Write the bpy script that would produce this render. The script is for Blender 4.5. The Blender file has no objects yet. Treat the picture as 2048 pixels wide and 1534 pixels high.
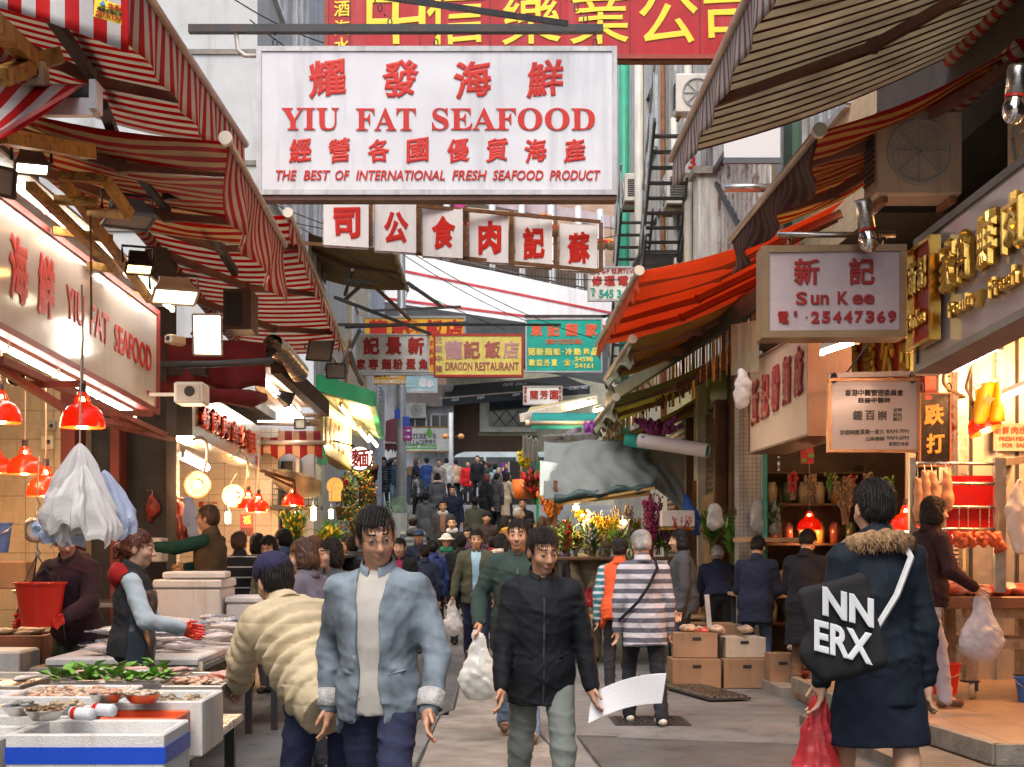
import bpy, math, random, numpy as np
from mathutils import Vector as V, Matrix, noise
R = math.radians
sc = bpy.context.scene
col = sc.collection
# ------------------------------------------------------------------ camera
cam = bpy.data.objects.new('camera', bpy.data.cameras.new('camera'))
col.objects.link(cam)
cam.location = (0, 0, 1.46)
cam.rotation_euler = (R(90), 0, 0)
cam.data.sensor_width = 36
cam.data.lens = 50
cam.data.shift_x = 0.0352
cam.data.shift_y = 0.160
cam.data.clip_end = 500
cam.data.clip_start = 0.1
sc.camera = cam
# ------------------------------------------------------------------ sky, sun, exposure
w = bpy.data.worlds.new('World'); sc.world = w; w.use_nodes = True
nt = w.node_tree
sky = nt.nodes.new('ShaderNodeTexSky'); sky.sky_type = 'NISHITA'; sky.sun_disc = False
SUN_EL, SUN_ROT = R(58), R(196)
sky.sun_elevation = SUN_EL; sky.sun_rotation = SUN_ROT
sky.air_density = 1.0; sky.dust_density = 5.0; sky.ozone_density = 1.0
nt.links.new(sky.outputs[0], nt.nodes['Background'].inputs[0])
nt.nodes['Background'].inputs[1].default_value = 0.125
sl = bpy.data.lights.new('sun', 'SUN'); sl.energy = 1.1; sl.angle = R(40); sl.color = (1, .97, .93)
so = bpy.data.objects.new('sun', sl); col.objects.link(so)
sdir = V((math.sin(SUN_ROT)*math.cos(SUN_EL), math.cos(SUN_ROT)*math.cos(SUN_EL), math.sin(SUN_EL)))
so.rotation_euler = sdir.to_track_quat('Z', 'Y').to_euler(); so.location = (0, -5, 30)
sc.view_settings.view_transform = 'Standard'; sc.view_settings.look = 'None'
sc.view_settings.exposure = 1.0; sc.view_settings.gamma = 1
sc.cycles.use_denoising = True
try: sc.cycles.denoiser = 'OPENIMAGEDENOISE'
except Exception: pass
sc.cycles.max_bounces = 6; sc.cycles.diffuse_bounces = 3; sc.cycles.glossy_bounces = 3
sc.cycles.transmission_bounces = 4; sc.cycles.transparent_max_bounces = 8
sc.cycles.sample_clamp_indirect = 4; sc.cycles.caustics_reflective = False; sc.cycles.caustics_refractive = False
# ------------------------------------------------------------------ helpers
F, VX, VY, CH = 2844., 952., 1095., 1.46
rnd = random.Random(7)
def P(px, py, d):                       # a point of the street seen at that pixel, d metres away
    return V(((px-VX)*d/F, d, CH+(VY-py)*d/F))
def srgb(h):
    c = [int(h[i:i+2], 16)/255 for i in (0, 2, 4)]
    return tuple(((x+.055)/1.055)**2.4 if x > .04 else x/12.92 for x in c)
MATS = {}
def _nodes(name):
    m = bpy.data.materials.new(name); m.use_nodes = True
    t = m.node_tree; return m, t, t.nodes['Principled BSDF'], t.nodes['Material Output']
def N(t, kind, **kw):
    n = t.nodes.new('ShaderNode'+kind)
    for k, v in kw.items():
        if k.startswith('i_'): n.inputs[k[2:].replace('_', ' ')].default_value = v
        else: setattr(n, k, v)
    return n
def mix(t, fac, a, b, mode='MIX'):
    n = t.nodes.new('ShaderNodeMix'); n.data_type = 'RGBA'; n.blend_type = mode
    for sock, val in ((n.inputs[0], fac), (n.inputs[6], a), (n.inputs[7], b)):
        if hasattr(val, 'links'): t.links.new(val, sock)
        elif sock is n.inputs[0]: sock.default_value = val
        else: sock.default_value = (*val[:3], 1)
    return n.outputs[2]
def math_(t, op, a, b=0.):
    n = t.nodes.new('ShaderNodeMath'); n.operation = op
    for i, val in enumerate((a, b)):
        if hasattr(val, 'links'): t.links.new(val, n.inputs[i])
        else: n.inputs[i].default_value = val
    return n.outputs[0]
def ramp(t, fac, lo, hi):
    n = N(t, 'MapRange', clamp=True); n.inputs['From Min'].default_value = lo; n.inputs['From Max'].default_value = hi
    t.links.new(fac, n.inputs[0]); return n.outputs[0]
def mat(name, c, rough=.6, metal=0., var=.18, vs=3., bump=.15, bs=30., dirt=0., dirtc=(.05, .035, .02), dirts=2.5, rust=0., rustc=(.16, .05, .015), trans=0., spec=.5,
        stripe=None, tile=None, wave=None, emit=None, coat=0., alpha=None, worn=None):
    """one procedural material: colour drift, streaks of dirt, rust spots, optional stripes / tiles / folds"""
    if name in MATS: return MATS[name]
    m, t, b, out = _nodes(name)
    if isinstance(c, str): c = srgb(c)
    tc = N(t, 'TexCoord'); co = tc.outputs['Object']
    n1 = N(t, 'TexNoise', i_Scale=vs, i_Detail=5.); t.links.new(co, n1.inputs['Vector'])
    base = mix(t, ramp(t, n1.outputs[0], .3, .7), [x*(1-var) for x in c], [min(1, x*(1+var)) for x in c])
    if stripe:                          # (other colour, period, duty, axis of 'UV' or 'Object')
        c2, per, duty, src, ax = stripe
        if isinstance(c2, str): c2 = srgb(c2)
        s = N(t, 'SeparateXYZ'); t.links.new(tc.outputs[src], s.inputs[0])
        fr = math_(t, 'FRACT', math_(t, 'DIVIDE', s.outputs[ax], per))
        base = mix(t, math_(t, 'GREATER_THAN', fr, duty), base, c2)
    hgt = None
    if tile:                            # (x size, z size, grout colour, axes)
        tx, tz, gc, ax = tile
        s = N(t, 'SeparateXYZ'); t.links.new(co, s.inputs[0])
        g = None
        for a, sz in zip(ax, (tx, tz)):
            fr = math_(t, 'FRACT', math_(t, 'DIVIDE', s.outputs[a], sz))
            e = math_(t, 'LESS_THAN', fr, min(.12, .006/sz+.012))
            g = e if g is None else math_(t, 'MAXIMUM', g, e)
        base = mix(t, g, base, gc); hgt = math_(t, 'SUBTRACT', 1., g)
    if dirt:
        mp = N(t, 'Mapping'); mp.inputs['Scale'].default_value = (dirts*2, dirts*2, dirts*.18); t.links.new(co, mp.inputs[0])
        n2 = N(t, 'TexNoise', i_Scale=1.6, i_Detail=6., i_Roughness=.65); t.links.new(mp.outputs[0], n2.inputs['Vector'])
        base = mix(t, math_(t, 'MULTIPLY', ramp(t, n2.outputs[0], .5, .78), dirt), base, dirtc)
    if rust:
        n3 = N(t, 'TexNoise', i_Scale=vs*2.3, i_Detail=8., i_Roughness=.7); t.links.new(co, n3.inputs['Vector'])
        base = mix(t, math_(t, 'MULTIPLY', ramp(t, n3.outputs[0], .52, .6), rust), base, rustc)
    t.links.new(base, b.inputs['Base Color'])
    nr = N(t, 'TexNoise', i_Scale=vs*4, i_Detail=3.); t.links.new(co, nr.inputs['Vector'])
    rr = N(t, 'MapRange'); rr.inputs['To Min'].default_value = max(.03, rough-.1); rr.inputs['To Max'].default_value = min(1, rough+.12)
    t.links.new(nr.outputs[0], rr.inputs[0]); t.links.new(rr.outputs[0], b.inputs['Roughness'])
    b.inputs['Metallic'].default_value = metal; b.inputs['Specular IOR Level'].default_value = spec
    if coat: b.inputs['Coat Weight'].default_value = coat; b.inputs['Coat Roughness'].default_value = .08
    if bump or wave or hgt is not None:
        nb = N(t, 'TexNoise', i_Scale=bs, i_Detail=4.); t.links.new(co, nb.inputs['Vector']); h = nb.outputs[0]
        if wave:                        # (scale along an axis, strength, bands axis): corrugation, quilting, pleats
            ax, per, k = wave
            s = N(t, 'SeparateXYZ'); t.links.new(co, s.inputs[0])
            sn = math_(t, 'ABSOLUTE', math_(t, 'SINE', math_(t, 'MULTIPLY', s.outputs[ax], math.pi/per)))
            h = math_(t, 'ADD', h, math_(t, 'MULTIPLY', sn, k))
        if hgt is not None: h = math_(t, 'ADD', math_(t, 'MULTIPLY', h, .3), hgt)
        bp = N(t, 'Bump', i_Strength=min(1, bump*2), i_Distance=.02 if (wave or hgt is not None) else .01)
        t.links.new(h, bp.inputs['Height']); t.links.new(bp.outputs[0], b.inputs['Normal'])
    if emit:
        b.inputs['Emission Color'].default_value = (*emit[0], 1); b.inputs['Emission Strength'].default_value = emit[1]
    if trans:                           # cloth or thin plastic that lets light through
        tr = N(t, 'BsdfTranslucent'); t.links.new(base, tr.inputs[0])
        mx = N(t, 'MixShader'); mx.inputs[0].default_value = trans
        t.links.new(b.outputs[0], mx.inputs[1]); t.links.new(tr.outputs[0], mx.inputs[2]); t.links.new(mx.outputs[0], out.inputs[0])
    if alpha is not None: b.inputs['Alpha'].default_value = alpha
    MATS[name] = m; return m
def glow(name, c, s):
    if name in MATS: return MATS[name]
    m, t, b, out = _nodes(name); e = N(t, 'Emission'); e.inputs[0].default_value = (*c, 1); e.inputs[1].default_value = s
    t.links.new(e.outputs[0], out.inputs[0]); MATS[name] = m; return m
def glassmat(name, c=(.9, .95, .95), rough=.05, alpha=.35):
    if name in MATS: return MATS[name]
    m, t, b, out = _nodes(name); b.inputs['Base Color'].default_value = (*c, 1); b.inputs['Roughness'].default_value = rough
    b.inputs['Alpha'].default_value = alpha; MATS[name] = m; return m
# ---- objects
WM = {}
def props(o, label=None, cat=None, group=None, kind=None):
    for k, v in (('label', label), ('category', cat), ('group', group), ('kind', kind)):
        if v: o[k] = v
    return o
def thing(name, label, cat, loc=(0, 0, 0), group=None, M=None):
    o = bpy.data.objects.new(name, None); o.empty_display_size = .1; col.objects.link(o)
    m = M if M is not None else Matrix.Translation(V(loc))
    o.matrix_world = m; WM[o.name] = m.copy()
    return props(o, label, cat, group)
def put(o, parent):
    o.parent = parent
    WM[o.name] = WM[parent.name]
class MB:
    """collects shapes; build() links them as one mesh object"""
    def __init__(s): s.v = []; s.f = []; s.uv = {}; s.mi = []; s.smooth = False; s.cur = 0
    def add(s, vs, fs, uvs=None):
        n = len(s.v); s.v += [V(p) for p in vs]
        for i, f in enumerate(fs):
            if uvs: s.uv[len(s.f)] = uvs[i]
            s.f.append([k+n for k in f]); s.mi.append(s.cur)
        return s
    def box(s, c, d, rz=0, M=None, bev=0.):
        x, y, z = (q/2 for q in d); c = V(c)
        if bev: return s._bbox(c, x, y, z, bev, rz, M)
        vs = [V((a, b, e)) for a in (-x, x) for b in (-y, y) for e in (-z, z)]
        m = M or Matrix.Rotation(rz, 3, 'Z')
        return s.add([c + m @ p for p in vs], [(0, 1, 3, 2), (4, 6, 7, 5), (0, 4, 5, 1), (2, 3, 7, 6), (0, 2, 6, 4), (1, 5, 7, 3)])
    def _bbox(s, c, x, y, z, r, rz, M):
        m = M or Matrix.Rotation(rz, 3, 'Z'); prof = []
        for zz, k in ((-z, 1), (-z+r, 0), (z-r, 0), (z, 1)):
            q = r*k; xs, ys = x-q, y-q; e = r*.5 if k == 0 else r*.4
            prof.append([(xs, ys-e), (xs-e, ys), (-xs+e, ys), (-xs, ys-e), (-xs, -ys+e), (-xs+e, -ys), (xs-e, -ys), (xs, -ys+e)])
        vs = [c + m @ V((a, b, zz)) for ring, zz in zip(prof, (-z, -z+r, z-r, z)) for a, b in ring]
        fs = [(i*8+j, i*8+(j+1) % 8, i*8+8+(j+1) % 8, i*8+8+j) for i in range(3) for j in range(8)]
        fs += [tuple(range(7, -1, -1)), tuple(range(24, 32))]
        return s.add(vs, fs)
    def tube(s, pts, r, n=8, caps=True, ell=None):
        pts = [V(p) for p in pts]; L = len(pts); rs = r if isinstance(r, (list, tuple)) else [r]*L
        vs = []; up = None
        for i, p in enumerate(pts):
            t = (pts[min(i+1, L-1)] - pts[max(i-1, 0)]).normalized()
            if up is None:
                up = V((0, 0, 1)) if abs(t.z) < .9 else V((0, 1, 0))
            a = t.cross(up).normalized(); b = a.cross(t).normalized(); up = b
            for k in range(n):
                q = 2*math.pi*k/n; vs.append(p + a*math.cos(q)*rs[i] + b*math.sin(q)*rs[i]*(ell or 1))
        fs = [(i*n+k, i*n+(k+1) % n, (i+1)*n+(k+1) % n, (i+1)*n+k) for i in range(L-1) for k in range(n)]
        if caps: fs += [tuple(range(n-1, -1, -1)), tuple(range((L-1)*n, L*n))]
        return s.add(vs, fs)
    def bar(s, a, b, w, h=None, up=(0, 0, 1)):
        a, b = V(a), V(b); h = h or w; t = (b-a).normalized(); up = V(up)
        if abs(t.dot(up)) > .98: up = V((0, 1, 0))
        x = t.cross(up).normalized(); y = x.cross(t)
        vs = [p + x*i*w/2 + y*j*h/2 for p in (a, b) for i, j in ((-1, -1), (1, -1), (1, 1), (-1, 1))]
        return s.add(vs, [(3, 2, 1, 0), (4, 5, 6, 7)] + [(k, (k+1) % 4, 4+(k+1) % 4, 4+k) for k in range(4)])
    def lathe(s, prof, n=20, at=(0, 0, 0), M=None, cap=False):
        m = M or Matrix.Identity(3); at = V(at)
        vs = [at + m @ V((r*math.cos(2*math.pi*k/n), r*math.sin(2*math.pi*k/n), z)) for r, z in prof for k in range(n)]
        fs = [(i*n+k, i*n+(k+1) % n, (i+1)*n+(k+1) % n, (i+1)*n+k) for i in range(len(prof)-1) for k in range(n)]
        if cap: fs += [tuple(range(n-1, -1, -1)), tuple(range((len(prof)-1)*n, len(prof)*n))]
        return s.add(vs, fs)
    def sheet(s, fn, nu, nv, th=0., size=None):
        """fn(u,v)->point, u,v in 0..1; uv in metres when size=(lu,lv)"""
        su, sv = size or (1, 1)
        g = [[V(fn(i/nu, j/nv)) for j in range(nv+1)] for i in range(nu+1)]
        vs = [p for r in g for p in r]; W = nv+1
        fs = [(i*W+j, (i+1)*W+j, (i+1)*W+j+1, i*W+j+1) for i in range(nu) for j in range(nv)]
        uv = [[(i/nu*su, j/nv*sv), ((i+1)/nu*su, j/nv*sv), ((i+1)/nu*su, (j+1)/nv*sv), (i/nu*su, (j+1)/nv*sv)] for i in range(nu) for j in range(nv)]
        if th:
            ns = []
            for i in range(nu+1):
                for j in range(nv+1):
                    a = g[min(i+1, nu)][j]-g[max(i-1, 0)][j]; b = g[i][min(j+1, nv)]-g[i][max(j-1, 0)]
                    ns.append(a.cross(b).normalized())
            o = len(vs); vs2 = [p - q*th for p, q in zip(vs, ns)]
            fs2 = [tuple(o+k for k in reversed(f)) for f in fs]; uv2 = [list(reversed(q)) for q in uv]
            ring = [(i, 0) for i in range(nu)]+[(nu, j) for j in range(nv)]+[(i, nv) for i in range(nu, 0, -1)]+[(0, j) for j in range(nv, 0, -1)]
            for k in range(len(ring)):
                a, b = ring[k], ring[(k+1) % len(ring)]; ia, ib = a[0]*W+a[1], b[0]*W+b[1]
                fs2.append((ib, ia, o+ia, o+ib)); ua, ub = (a[0]/nu*su, a[1]/nv*sv), (b[0]/nu*su, b[1]/nv*sv); uv2.append([ub, ua, ua, ub])
            vs += vs2; fs += fs2; uv += uv2
        return s.add(vs, fs, uv)
    def quad(s, a, b, c, d): return s.add([a, b, c, d], [(0, 1, 2, 3)], [[(0, 0), (1, 0), (1, 1), (0, 1)]])
    def prism(s, poly, h0, h1):
        n = len(poly); vs = [V((x, y, h)) for h in (h0, h1) for x, y in poly]
        return s.add(vs, [tuple(range(n-1, -1, -1)), tuple(range(n, 2*n))] + [(k, (k+1) % n, n+(k+1) % n, n+k) for k in range(n)])
    def blob(s, c, r, n=8, jit=0., M=None):
        vs = []; m = M or Matrix.Identity(3); c = V(c); rr = V(r) if hasattr(r, '__len__') else V((r, r, r)); k2 = n//2+1
        for i in range(k2+1):
            a = math.pi*i/k2
            for k in range(n):
                b = 2*math.pi*k/n; q = 1+rnd.uniform(-jit, jit)
                vs.append(c + m @ V((math.sin(a)*math.cos(b)*rr.x*q, math.sin(a)*math.sin(b)*rr.y*q, math.cos(a)*rr.z*q)))
        return s.add(vs, [(i*n+k, (i+1)*n+k, (i+1)*n+(k+1) % n, i*n+(k+1) % n) for i in range(k2) for k in range(n)])
    def build(s, name, m, parent=None, label=None, cat=None, group=None, kind=None, smooth=False, local=False):
        vs = s.v
        if parent is not None and not local:
            inv = WM[parent.name].inverted(); vs = [inv @ p for p in vs]
        loc = None
        if parent is None:
            xs = [p.x for p in vs]; ys = [p.y for p in vs]; zs = [p.z for p in vs]
            loc = V(((min(xs)+max(xs))/2, (min(ys)+max(ys))/2, min(zs))); vs = [p-loc for p in vs]
        me = bpy.data.meshes.new(name); me.from_pydata([tuple(p) for p in vs], [], s.f)
        ms = m if isinstance(m, (list, tuple)) else [m]
        for q in ms: me.materials.append(q)
        if len(ms) > 1: me.polygons.foreach_set('material_index', s.mi)
        if s.uv:
            ul = me.uv_layers.new(name='uv'); 
            for p in me.polygons:
                q = s.uv.get(p.index)
                if q:
                    for li, c in zip(p.loop_indices, q): ul.data[li].uv = c
        if smooth or s.smooth: me.polygons.foreach_set('use_smooth', [True]*len(me.polygons))
        o = bpy.data.objects.new(name, me); col.objects.link(o)
        if parent is not None: put(o, parent)
        else:
            o.location = loc; WM[o.name] = Matrix.Translation(loc)
        return props(o, label, cat, group, kind)
def frame(o, right, up):
    r = V(right).normalized(); n = r.cross(V(up)).normalized(); u = n.cross(r).normalized()
    return Matrix(((r.x, u.x, n.x, o[0]), (r.y, u.y, n.y, o[1]), (r.z, u.z, n.z, o[2]), (0, 0, 0, 1)))
GLY = {}
def glyph(s, bold, shear=0., font=None):
    k = (s, bold, shear)
    if k not in GLY:
        c = bpy.data.curves.new('writing', 'FONT'); c.body = s; c.size = 1; c.bevel_depth = bold; c.bevel_resolution = 0; c.shear = shear
        c.extrude = .01; c.resolution_u = 3
        o = bpy.data.objects.new('writing', c); me = bpy.data.meshes.new_from_object(o)
        vs = np.array([tuple(q.co) for q in me.vertices]) if me.vertices else np.zeros((1, 3)); fs = [tuple(q.vertices) for q in me.polygons]
        bpy.data.objects.remove(o); bpy.data.meshes.remove(me); bpy.data.curves.remove(c)
        GLY[k] = (vs, fs)
    return GLY[k]
def serif(s): return ''.join(chr(0x1D400+ord(c)-65) if 'A' <= c <= 'Z' else c for c in s)
class Lettering:
    def __init__(s, M): s.M = M; s.mb = MB()
    def put(s, txt, u, v, w=None, h=None, bold=.02, shear=0., brush=0., rot=0., th=.006, lift=.004):
        vs, fs = glyph(txt, bold, shear); lo, hi = vs.min(0), vs.max(0); sz = np.maximum(hi-lo, 1e-4)
        kx = w/sz[0] if w else h/sz[1]; ky = h/sz[1] if h else kx
        q = (vs-(lo+hi)/2)/sz                    # -.5 .. .5
        x, y = q[:, 0]*sz[0]*kx, q[:, 1]*sz[1]*ky
        if brush:                                # written with a brush: a lift to the right and uneven strokes
            y = y + brush*.35*x + brush*.05*sz[1]*ky*np.sin(9*q[:, 0]+3*q[:, 1]+len(fs)); x = x + brush*.06*sz[0]*kx*np.sin(7*q[:, 1]+len(fs))
        c, d = math.cos(rot), math.sin(rot)
        X, Y = x*c-y*d+u, x*d+y*c+v; Z = (q[:, 2]+.5)*th+lift
        s.mb.add([s.M @ V(p) for p in zip(X, Y, Z)], fs); return s
    def row(s, txt, us, v, w, h, **k):
        for t, u in zip(txt, us):
            if t != ' ': s.put(t, u, v, w, h, **k)
        return s
    def build(s, parent, m, name='lettering'):
        return s.mb.build(name, m, parent)
# ------------------------------------------------------------------ materials
WHITE = mat('white_paint', 'd9dbe0', .45, dirt=.25, bump=.05)
SIGNW = mat('white_acrylic', (.68, .7, .745), .22, var=.05, bump=.02, dirt=.6, dirts=1.2, dirtc=(.33, .34, .36))
STEEL = mat('steel', (.55, .53, .5), .28, 1., var=.15, bump=.06, dirt=.3)
BRUSHED = mat('brushed_steel', (.62, .58, .52), .34, 1., var=.1, bump=.04, dirt=.3, dirtc=(.2, .13, .08))
ALU = mat('aluminium', (.6, .6, .6), .4, .8, bump=.05, dirt=.3)
DARKM = mat('dark_metal', (.045, .047, .05), .45, .3, rust=.25, bump=.1)
BLACK = mat('black_plastic', (.018, .018, .02), .4, bump=.05)
RUSTY = mat('rusty_iron', (.19, .085, .035), .75, .2, var=.4, vs=9, rust=.6, bump=.3)
YRUST = mat('yellow_rusty_iron', (.36, .2, .04), .65, .2, var=.35, vs=6, rust=.8, bump=.2)
RED = mat('red_paint', (.55, .02, .012), .4, var=.1, bump=.03, dirt=.2)
REDL = mat('red_letters', (.56, .016, .006), .45, var=.06, bump=0)
DREDL = mat('dark_red_letters', (.36, .015, .012), .5, var=.1, bump=0)
YELL = mat('yellow_letters', (.85, .66, .04), .35, var=.06, bump=0)
GOLD = mat('gold_letters', (.83, .52, .12), .22, 1., var=.15, bump=.08)
BLKL = mat('black_letters', (.03, .02, .02), .5, var=.05, bump=0)
CREAM = mat('cream_paint', (.6, .5, .33), .5, dirt=.35)
BEIGE = mat('beige_panel', (.62, .46, .36), .42, var=.06, bump=.03, dirt=.2)
WOOD = mat('dark_wood', (.1, .045, .022), .55, wave=(2, .16, .8), bump=.12, var=.3)
PLY = mat('plywood', (.42, .27, .14), .6, var=.2, vs=6)
CONC = mat('grey_render', (.5, .515, .52), .85, var=.15, dirt=.65, dirts=1.4, bump=.25, bs=14)
STUCCO = mat('pale_stucco', (.5, .52, .52), .85, var=.08, dirt=.6, dirts=1., dirtc=(.13, .13, .12), bump=.25, bs=60)
BLUEW = mat('bluish_white_render', (.55, .6, .66), .8, var=.06, dirt=.45, dirtc=(.2, .2, .2), bump=.2, bs=10)
GRIMY = mat('grimy_white_render', (.6, .6, .57), .85, var=.12, dirt=.85, dirts=1.6, dirtc=(.09, .085, .075), rust=.12, bump=.3, bs=8)
DKWALL = mat('dark_wall', (.055, .048, .042), .85, var=.3, dirt=.5, bump=.3)  # dark facade and interiors; also paints the awning shade on the right wall
TILEW = mat('cream_wall_tile', (.52, .41, .25), .25, var=.06, tile=(.28, .28, (.3, .22, .13), (0, 2)), bump=.25, dirt=.7, dirtc=(.22, .12, .05))
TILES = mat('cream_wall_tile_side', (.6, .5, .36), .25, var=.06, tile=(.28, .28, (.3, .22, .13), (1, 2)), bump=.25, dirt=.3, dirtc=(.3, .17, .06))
MOSAIC = mat('beige_mosaic', (.55, .43, .26), .5, var=.1, tile=(.12, .12, (.36, .28, .18), (1, 2)), bump=.25, dirt=.4)
WINDOW = mat('window_glass', (.05, .06, .07), .08, var=.2, bump=.01, spec=.8)
PIPEG = mat('grey_pipe', (.4, .41, .42), .5, var=.15, dirt=.5, bump=.05)
PIPEW = mat('cream_pipe', (.62, .6, .54), .5, var=.1, dirt=.5, bump=.05)
PIPEB = mat('blue_grey_pipe', (.32, .4, .47), .5, var=.1, dirt=.3, bump=.05)
CABLE = mat('black_cable', (.02, .02, .02), .6, bump=0)
CORR = mat('rusty_corrugated_sheet', (.5, .5, .47), .6, .3, wave=(1, .09, 1.5), rust=.8, vs=1.6, dirt=.6, dirtc=(.2, .09, .04), bump=.35)
SHUT = mat('brown_roller_shutter', (.2, .13, .085), .55, .2, wave=(2, .09, 2), bump=.5, dirt=.4)
ASPH = mat('asphalt', (.175, .18, .182), .5, var=.3, vs=1.3, bump=.5, bs=120, rust=.45, rustc=(.05, .05, .05))
ASPD = mat('dark_asphalt_patch', (.085, .092, .097), .5, var=.3, vs=2., bump=.5, bs=140, rust=.4, rustc=(.03, .03, .03))
CONCR = mat('worn_concrete', (.25, .23, .205), .6, var=.35, vs=2.4, bump=.5, bs=90, rust=.45, rustc=(.14, .11, .085))
GRAN = mat('granite_kerb', (.22, .2, .17), .7, var=.25, vs=8, bump=.35, bs=40, dirt=.3)
FTILE = mat('brown_floor_tile', (.36, .25, .16), .38, var=.12, tile=(.4, .4, (.16, .11, .07), (0, 1)), bump=.12)
TUBE = glow('fluorescent_tube', (1, .93, .82), 16)
BULB = glow('warm_bulb', (1, .66, .28), 26)
GLOWY = glow('warm_tube', (1, .78, .36), 14)
FLOOD = glow('flood_lamp_glass', (1, .92, .78), 18)

def gz(d):                              # height of the street: level in front, then a ramp up to the cross street
    t = min(1, max(0, (d-20.5)/29)); return 2.95*(t*t*(3-2*t)*.55+t*.45) + max(0, d-49.5)*.012
# ------------------------------------------------------------------ ground
mb = MB()
def rd(u, v):
    d = -8+84*v; hw = 6.5 if d < 44 else 6.5+min(1, (d-44)/4)*22
    return ((2*u-1)*hw, d, gz(d))
mb.sheet(rd, 14, 84); mb.build('road', ASPH, kind='structure', smooth=True)
mb = MB(); mb.sheet(lambda u, v: (-300+600*u, -80+400*v, -.05), 2, 2); mb.build('ground', ASPH, kind='structure')
def patch(name, poly, m, z=.004):
    b = MB(); b.add([(x, y, gz(y)+z) for x, y in poly], [tuple(range(len(poly)))]); b.build(name, m, kind='structure')
patch('road_patch', [(-.62, -2), (.42, -2), (.62, 9.5), (.5, 11), (.42, 20), (-.12, 20), (-.2, 12.8), (-.31, 12.3)], CONCR)
patch('road_patch', [(.98, -2), (2.9, -2), (2.9, 10.4), (1.08, 10.9), (.78, 10.95), (.82, 9.6)], ASPD)
patch('road_patch', [(-1.9, 11.8), (-.24, 12.35), (-.14, 18), (-1.9, 20)], ASPD)
def crack(pts, wd=.022):
    b = MB()
    for p, q in zip(pts, pts[1:]):
        n = 5
        for i in range(n):
            f0, f1 = i/n, (i+1)/n; a = [p[k]+(q[k]-p[k])*f0 for k in (0, 1)]; c = [p[k]+(q[k]-p[k])*f1 for k in (0, 1)]
            e = wd*rnd.uniform(.5, 1.2); b.add([(a[0]-e/2, a[1], .009), (a[0]+e/2, a[1], .009), (c[0]+e/2, c[1], .009), (c[0]-e/2, c[1], .009)], [(0, 1, 2, 3)])
    b.build('road_seam', CABLE, kind='structure')
crack([(-.31, 12.3), (-.2, 12.8), (-.12, 20)], .03); crack([(-.62, 2), (-.31, 12.3)], .02)
crack([(.98, 4), (.82, 9.6), (.78, 10.95)]); crack([(.62, 9.5), (.5, 11), (.42, 20)])
mb = MB(); mb.add([(.78, 10.93, .01), (1.08, 10.88, .01), (1.08, 10.93, .01), (.78, 10.98, .01)], [(0, 1, 2, 3)]); mb.build('road_seam', CABLE, kind='structure')
t = thing('manhole_cover', 'rectangular patterned iron manhole cover set in the asphalt', 'manhole cover', P(1298, 1443, 11.93))
mb = MB(); c = P(1298, 1443, 11.93); mb.box((c.x, c.y, .006), (.62, .6, .012)); mb.build('rim', DARKM, t)
mb = MB()
for i in range(6):
    for j in range(6): mb.box((c.x-.23+i*.092, c.y-.22+j*.088, .014), (.062, .05, .01), rz=.6 if (i+j) % 2 else -.6)
mb.build('cover', mat('worn_iron', (.09, .095, .1), .4, .7, var=.3, bump=.2), t)
t = thing('drain_ramp', 'ribbed grey steel plate lying over the gutter by the boxes', 'steel plate', (1.85, 13.5, 0))
mb = MB(); Mr = Matrix.Rotation(R(12), 3, 'Z')
mb.box((2.15, 14.6, .03), (.42, 2.4, .02), M=Mr); mb.build('plate', DARKM, t)
mb = MB()
for i in range(7): mb.box(V((2.15, 14.6, .048)) + Mr @ V((-.18+i*.06, 0, 0)), (.024, 2.38, .018), M=Mr)
mb.build('rib', STEEL, t)
# right-hand raised shop floor with its steps
mb = MB(); mb.prism([(3.32, 9.05), (7, 9.0), (7, 13.6), (3.1, 13.6), (3.06, 11.8)], 0, .2); mb.build('shop_floor', FTILE, kind='structure')
mb = MB()
for (a, b) in (((3.3, 9.0), (3.03, 11.8)), ((3.03, 11.85), (3.07, 13.7))):
    mb.bar((*a, .15), (*b, .15), .07, .13)
mb.bar((3.28, 9.0, .15), (7, 8.95, .15), .07, .13); mb.build('kerb', GRAN, kind='structure')
mb = MB(); mb.prism([(2.75, 8.3), (3.2, 8.1), (7, 7.9), (7, 8.9), (3.22, 8.94), (2.98, 11.6), (2.66, 11.7)], 0, .085)
mb.build('step', mat('worn_step', (.15, .13, .1), .7, var=.35, vs=5, bump=.4, dirt=.3), kind='structure')
t = thing('drain_box', 'dark steel drain box with a slotted front below the step', 'drain', (2.6, 8, 0))
mb = MB(); mb.prism([(2.18, 8.5), (2.64, 7.9), (4.4, 7.72), (4.4, 7.86), (2.72, 8.06), (2.3, 8.62)], .004, .14); mb.build('frame', DARKM, t)
mb = MB()
for i in range(9): mb.box((2.78+i*.16, 7.83-i*.015, .07), (.1, .06, .09))
mb.build('slot', BLACK, t)
# left-hand floor behind the stalls
mb = MB(); mb.prism([(-7, -4), (-3.2, -4), (-3.2, 14), (-2.9, 20.4), (-7, 20.4)], 0, .05); mb.build('pavement', CONCR, kind='structure')
mb = MB(); mb.prism([(2.95, 13.75), (7, 13.75), (7, 22), (2.95, 22)], 0, .1); mb.build('pavement', CONCR, kind='structure')
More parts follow.
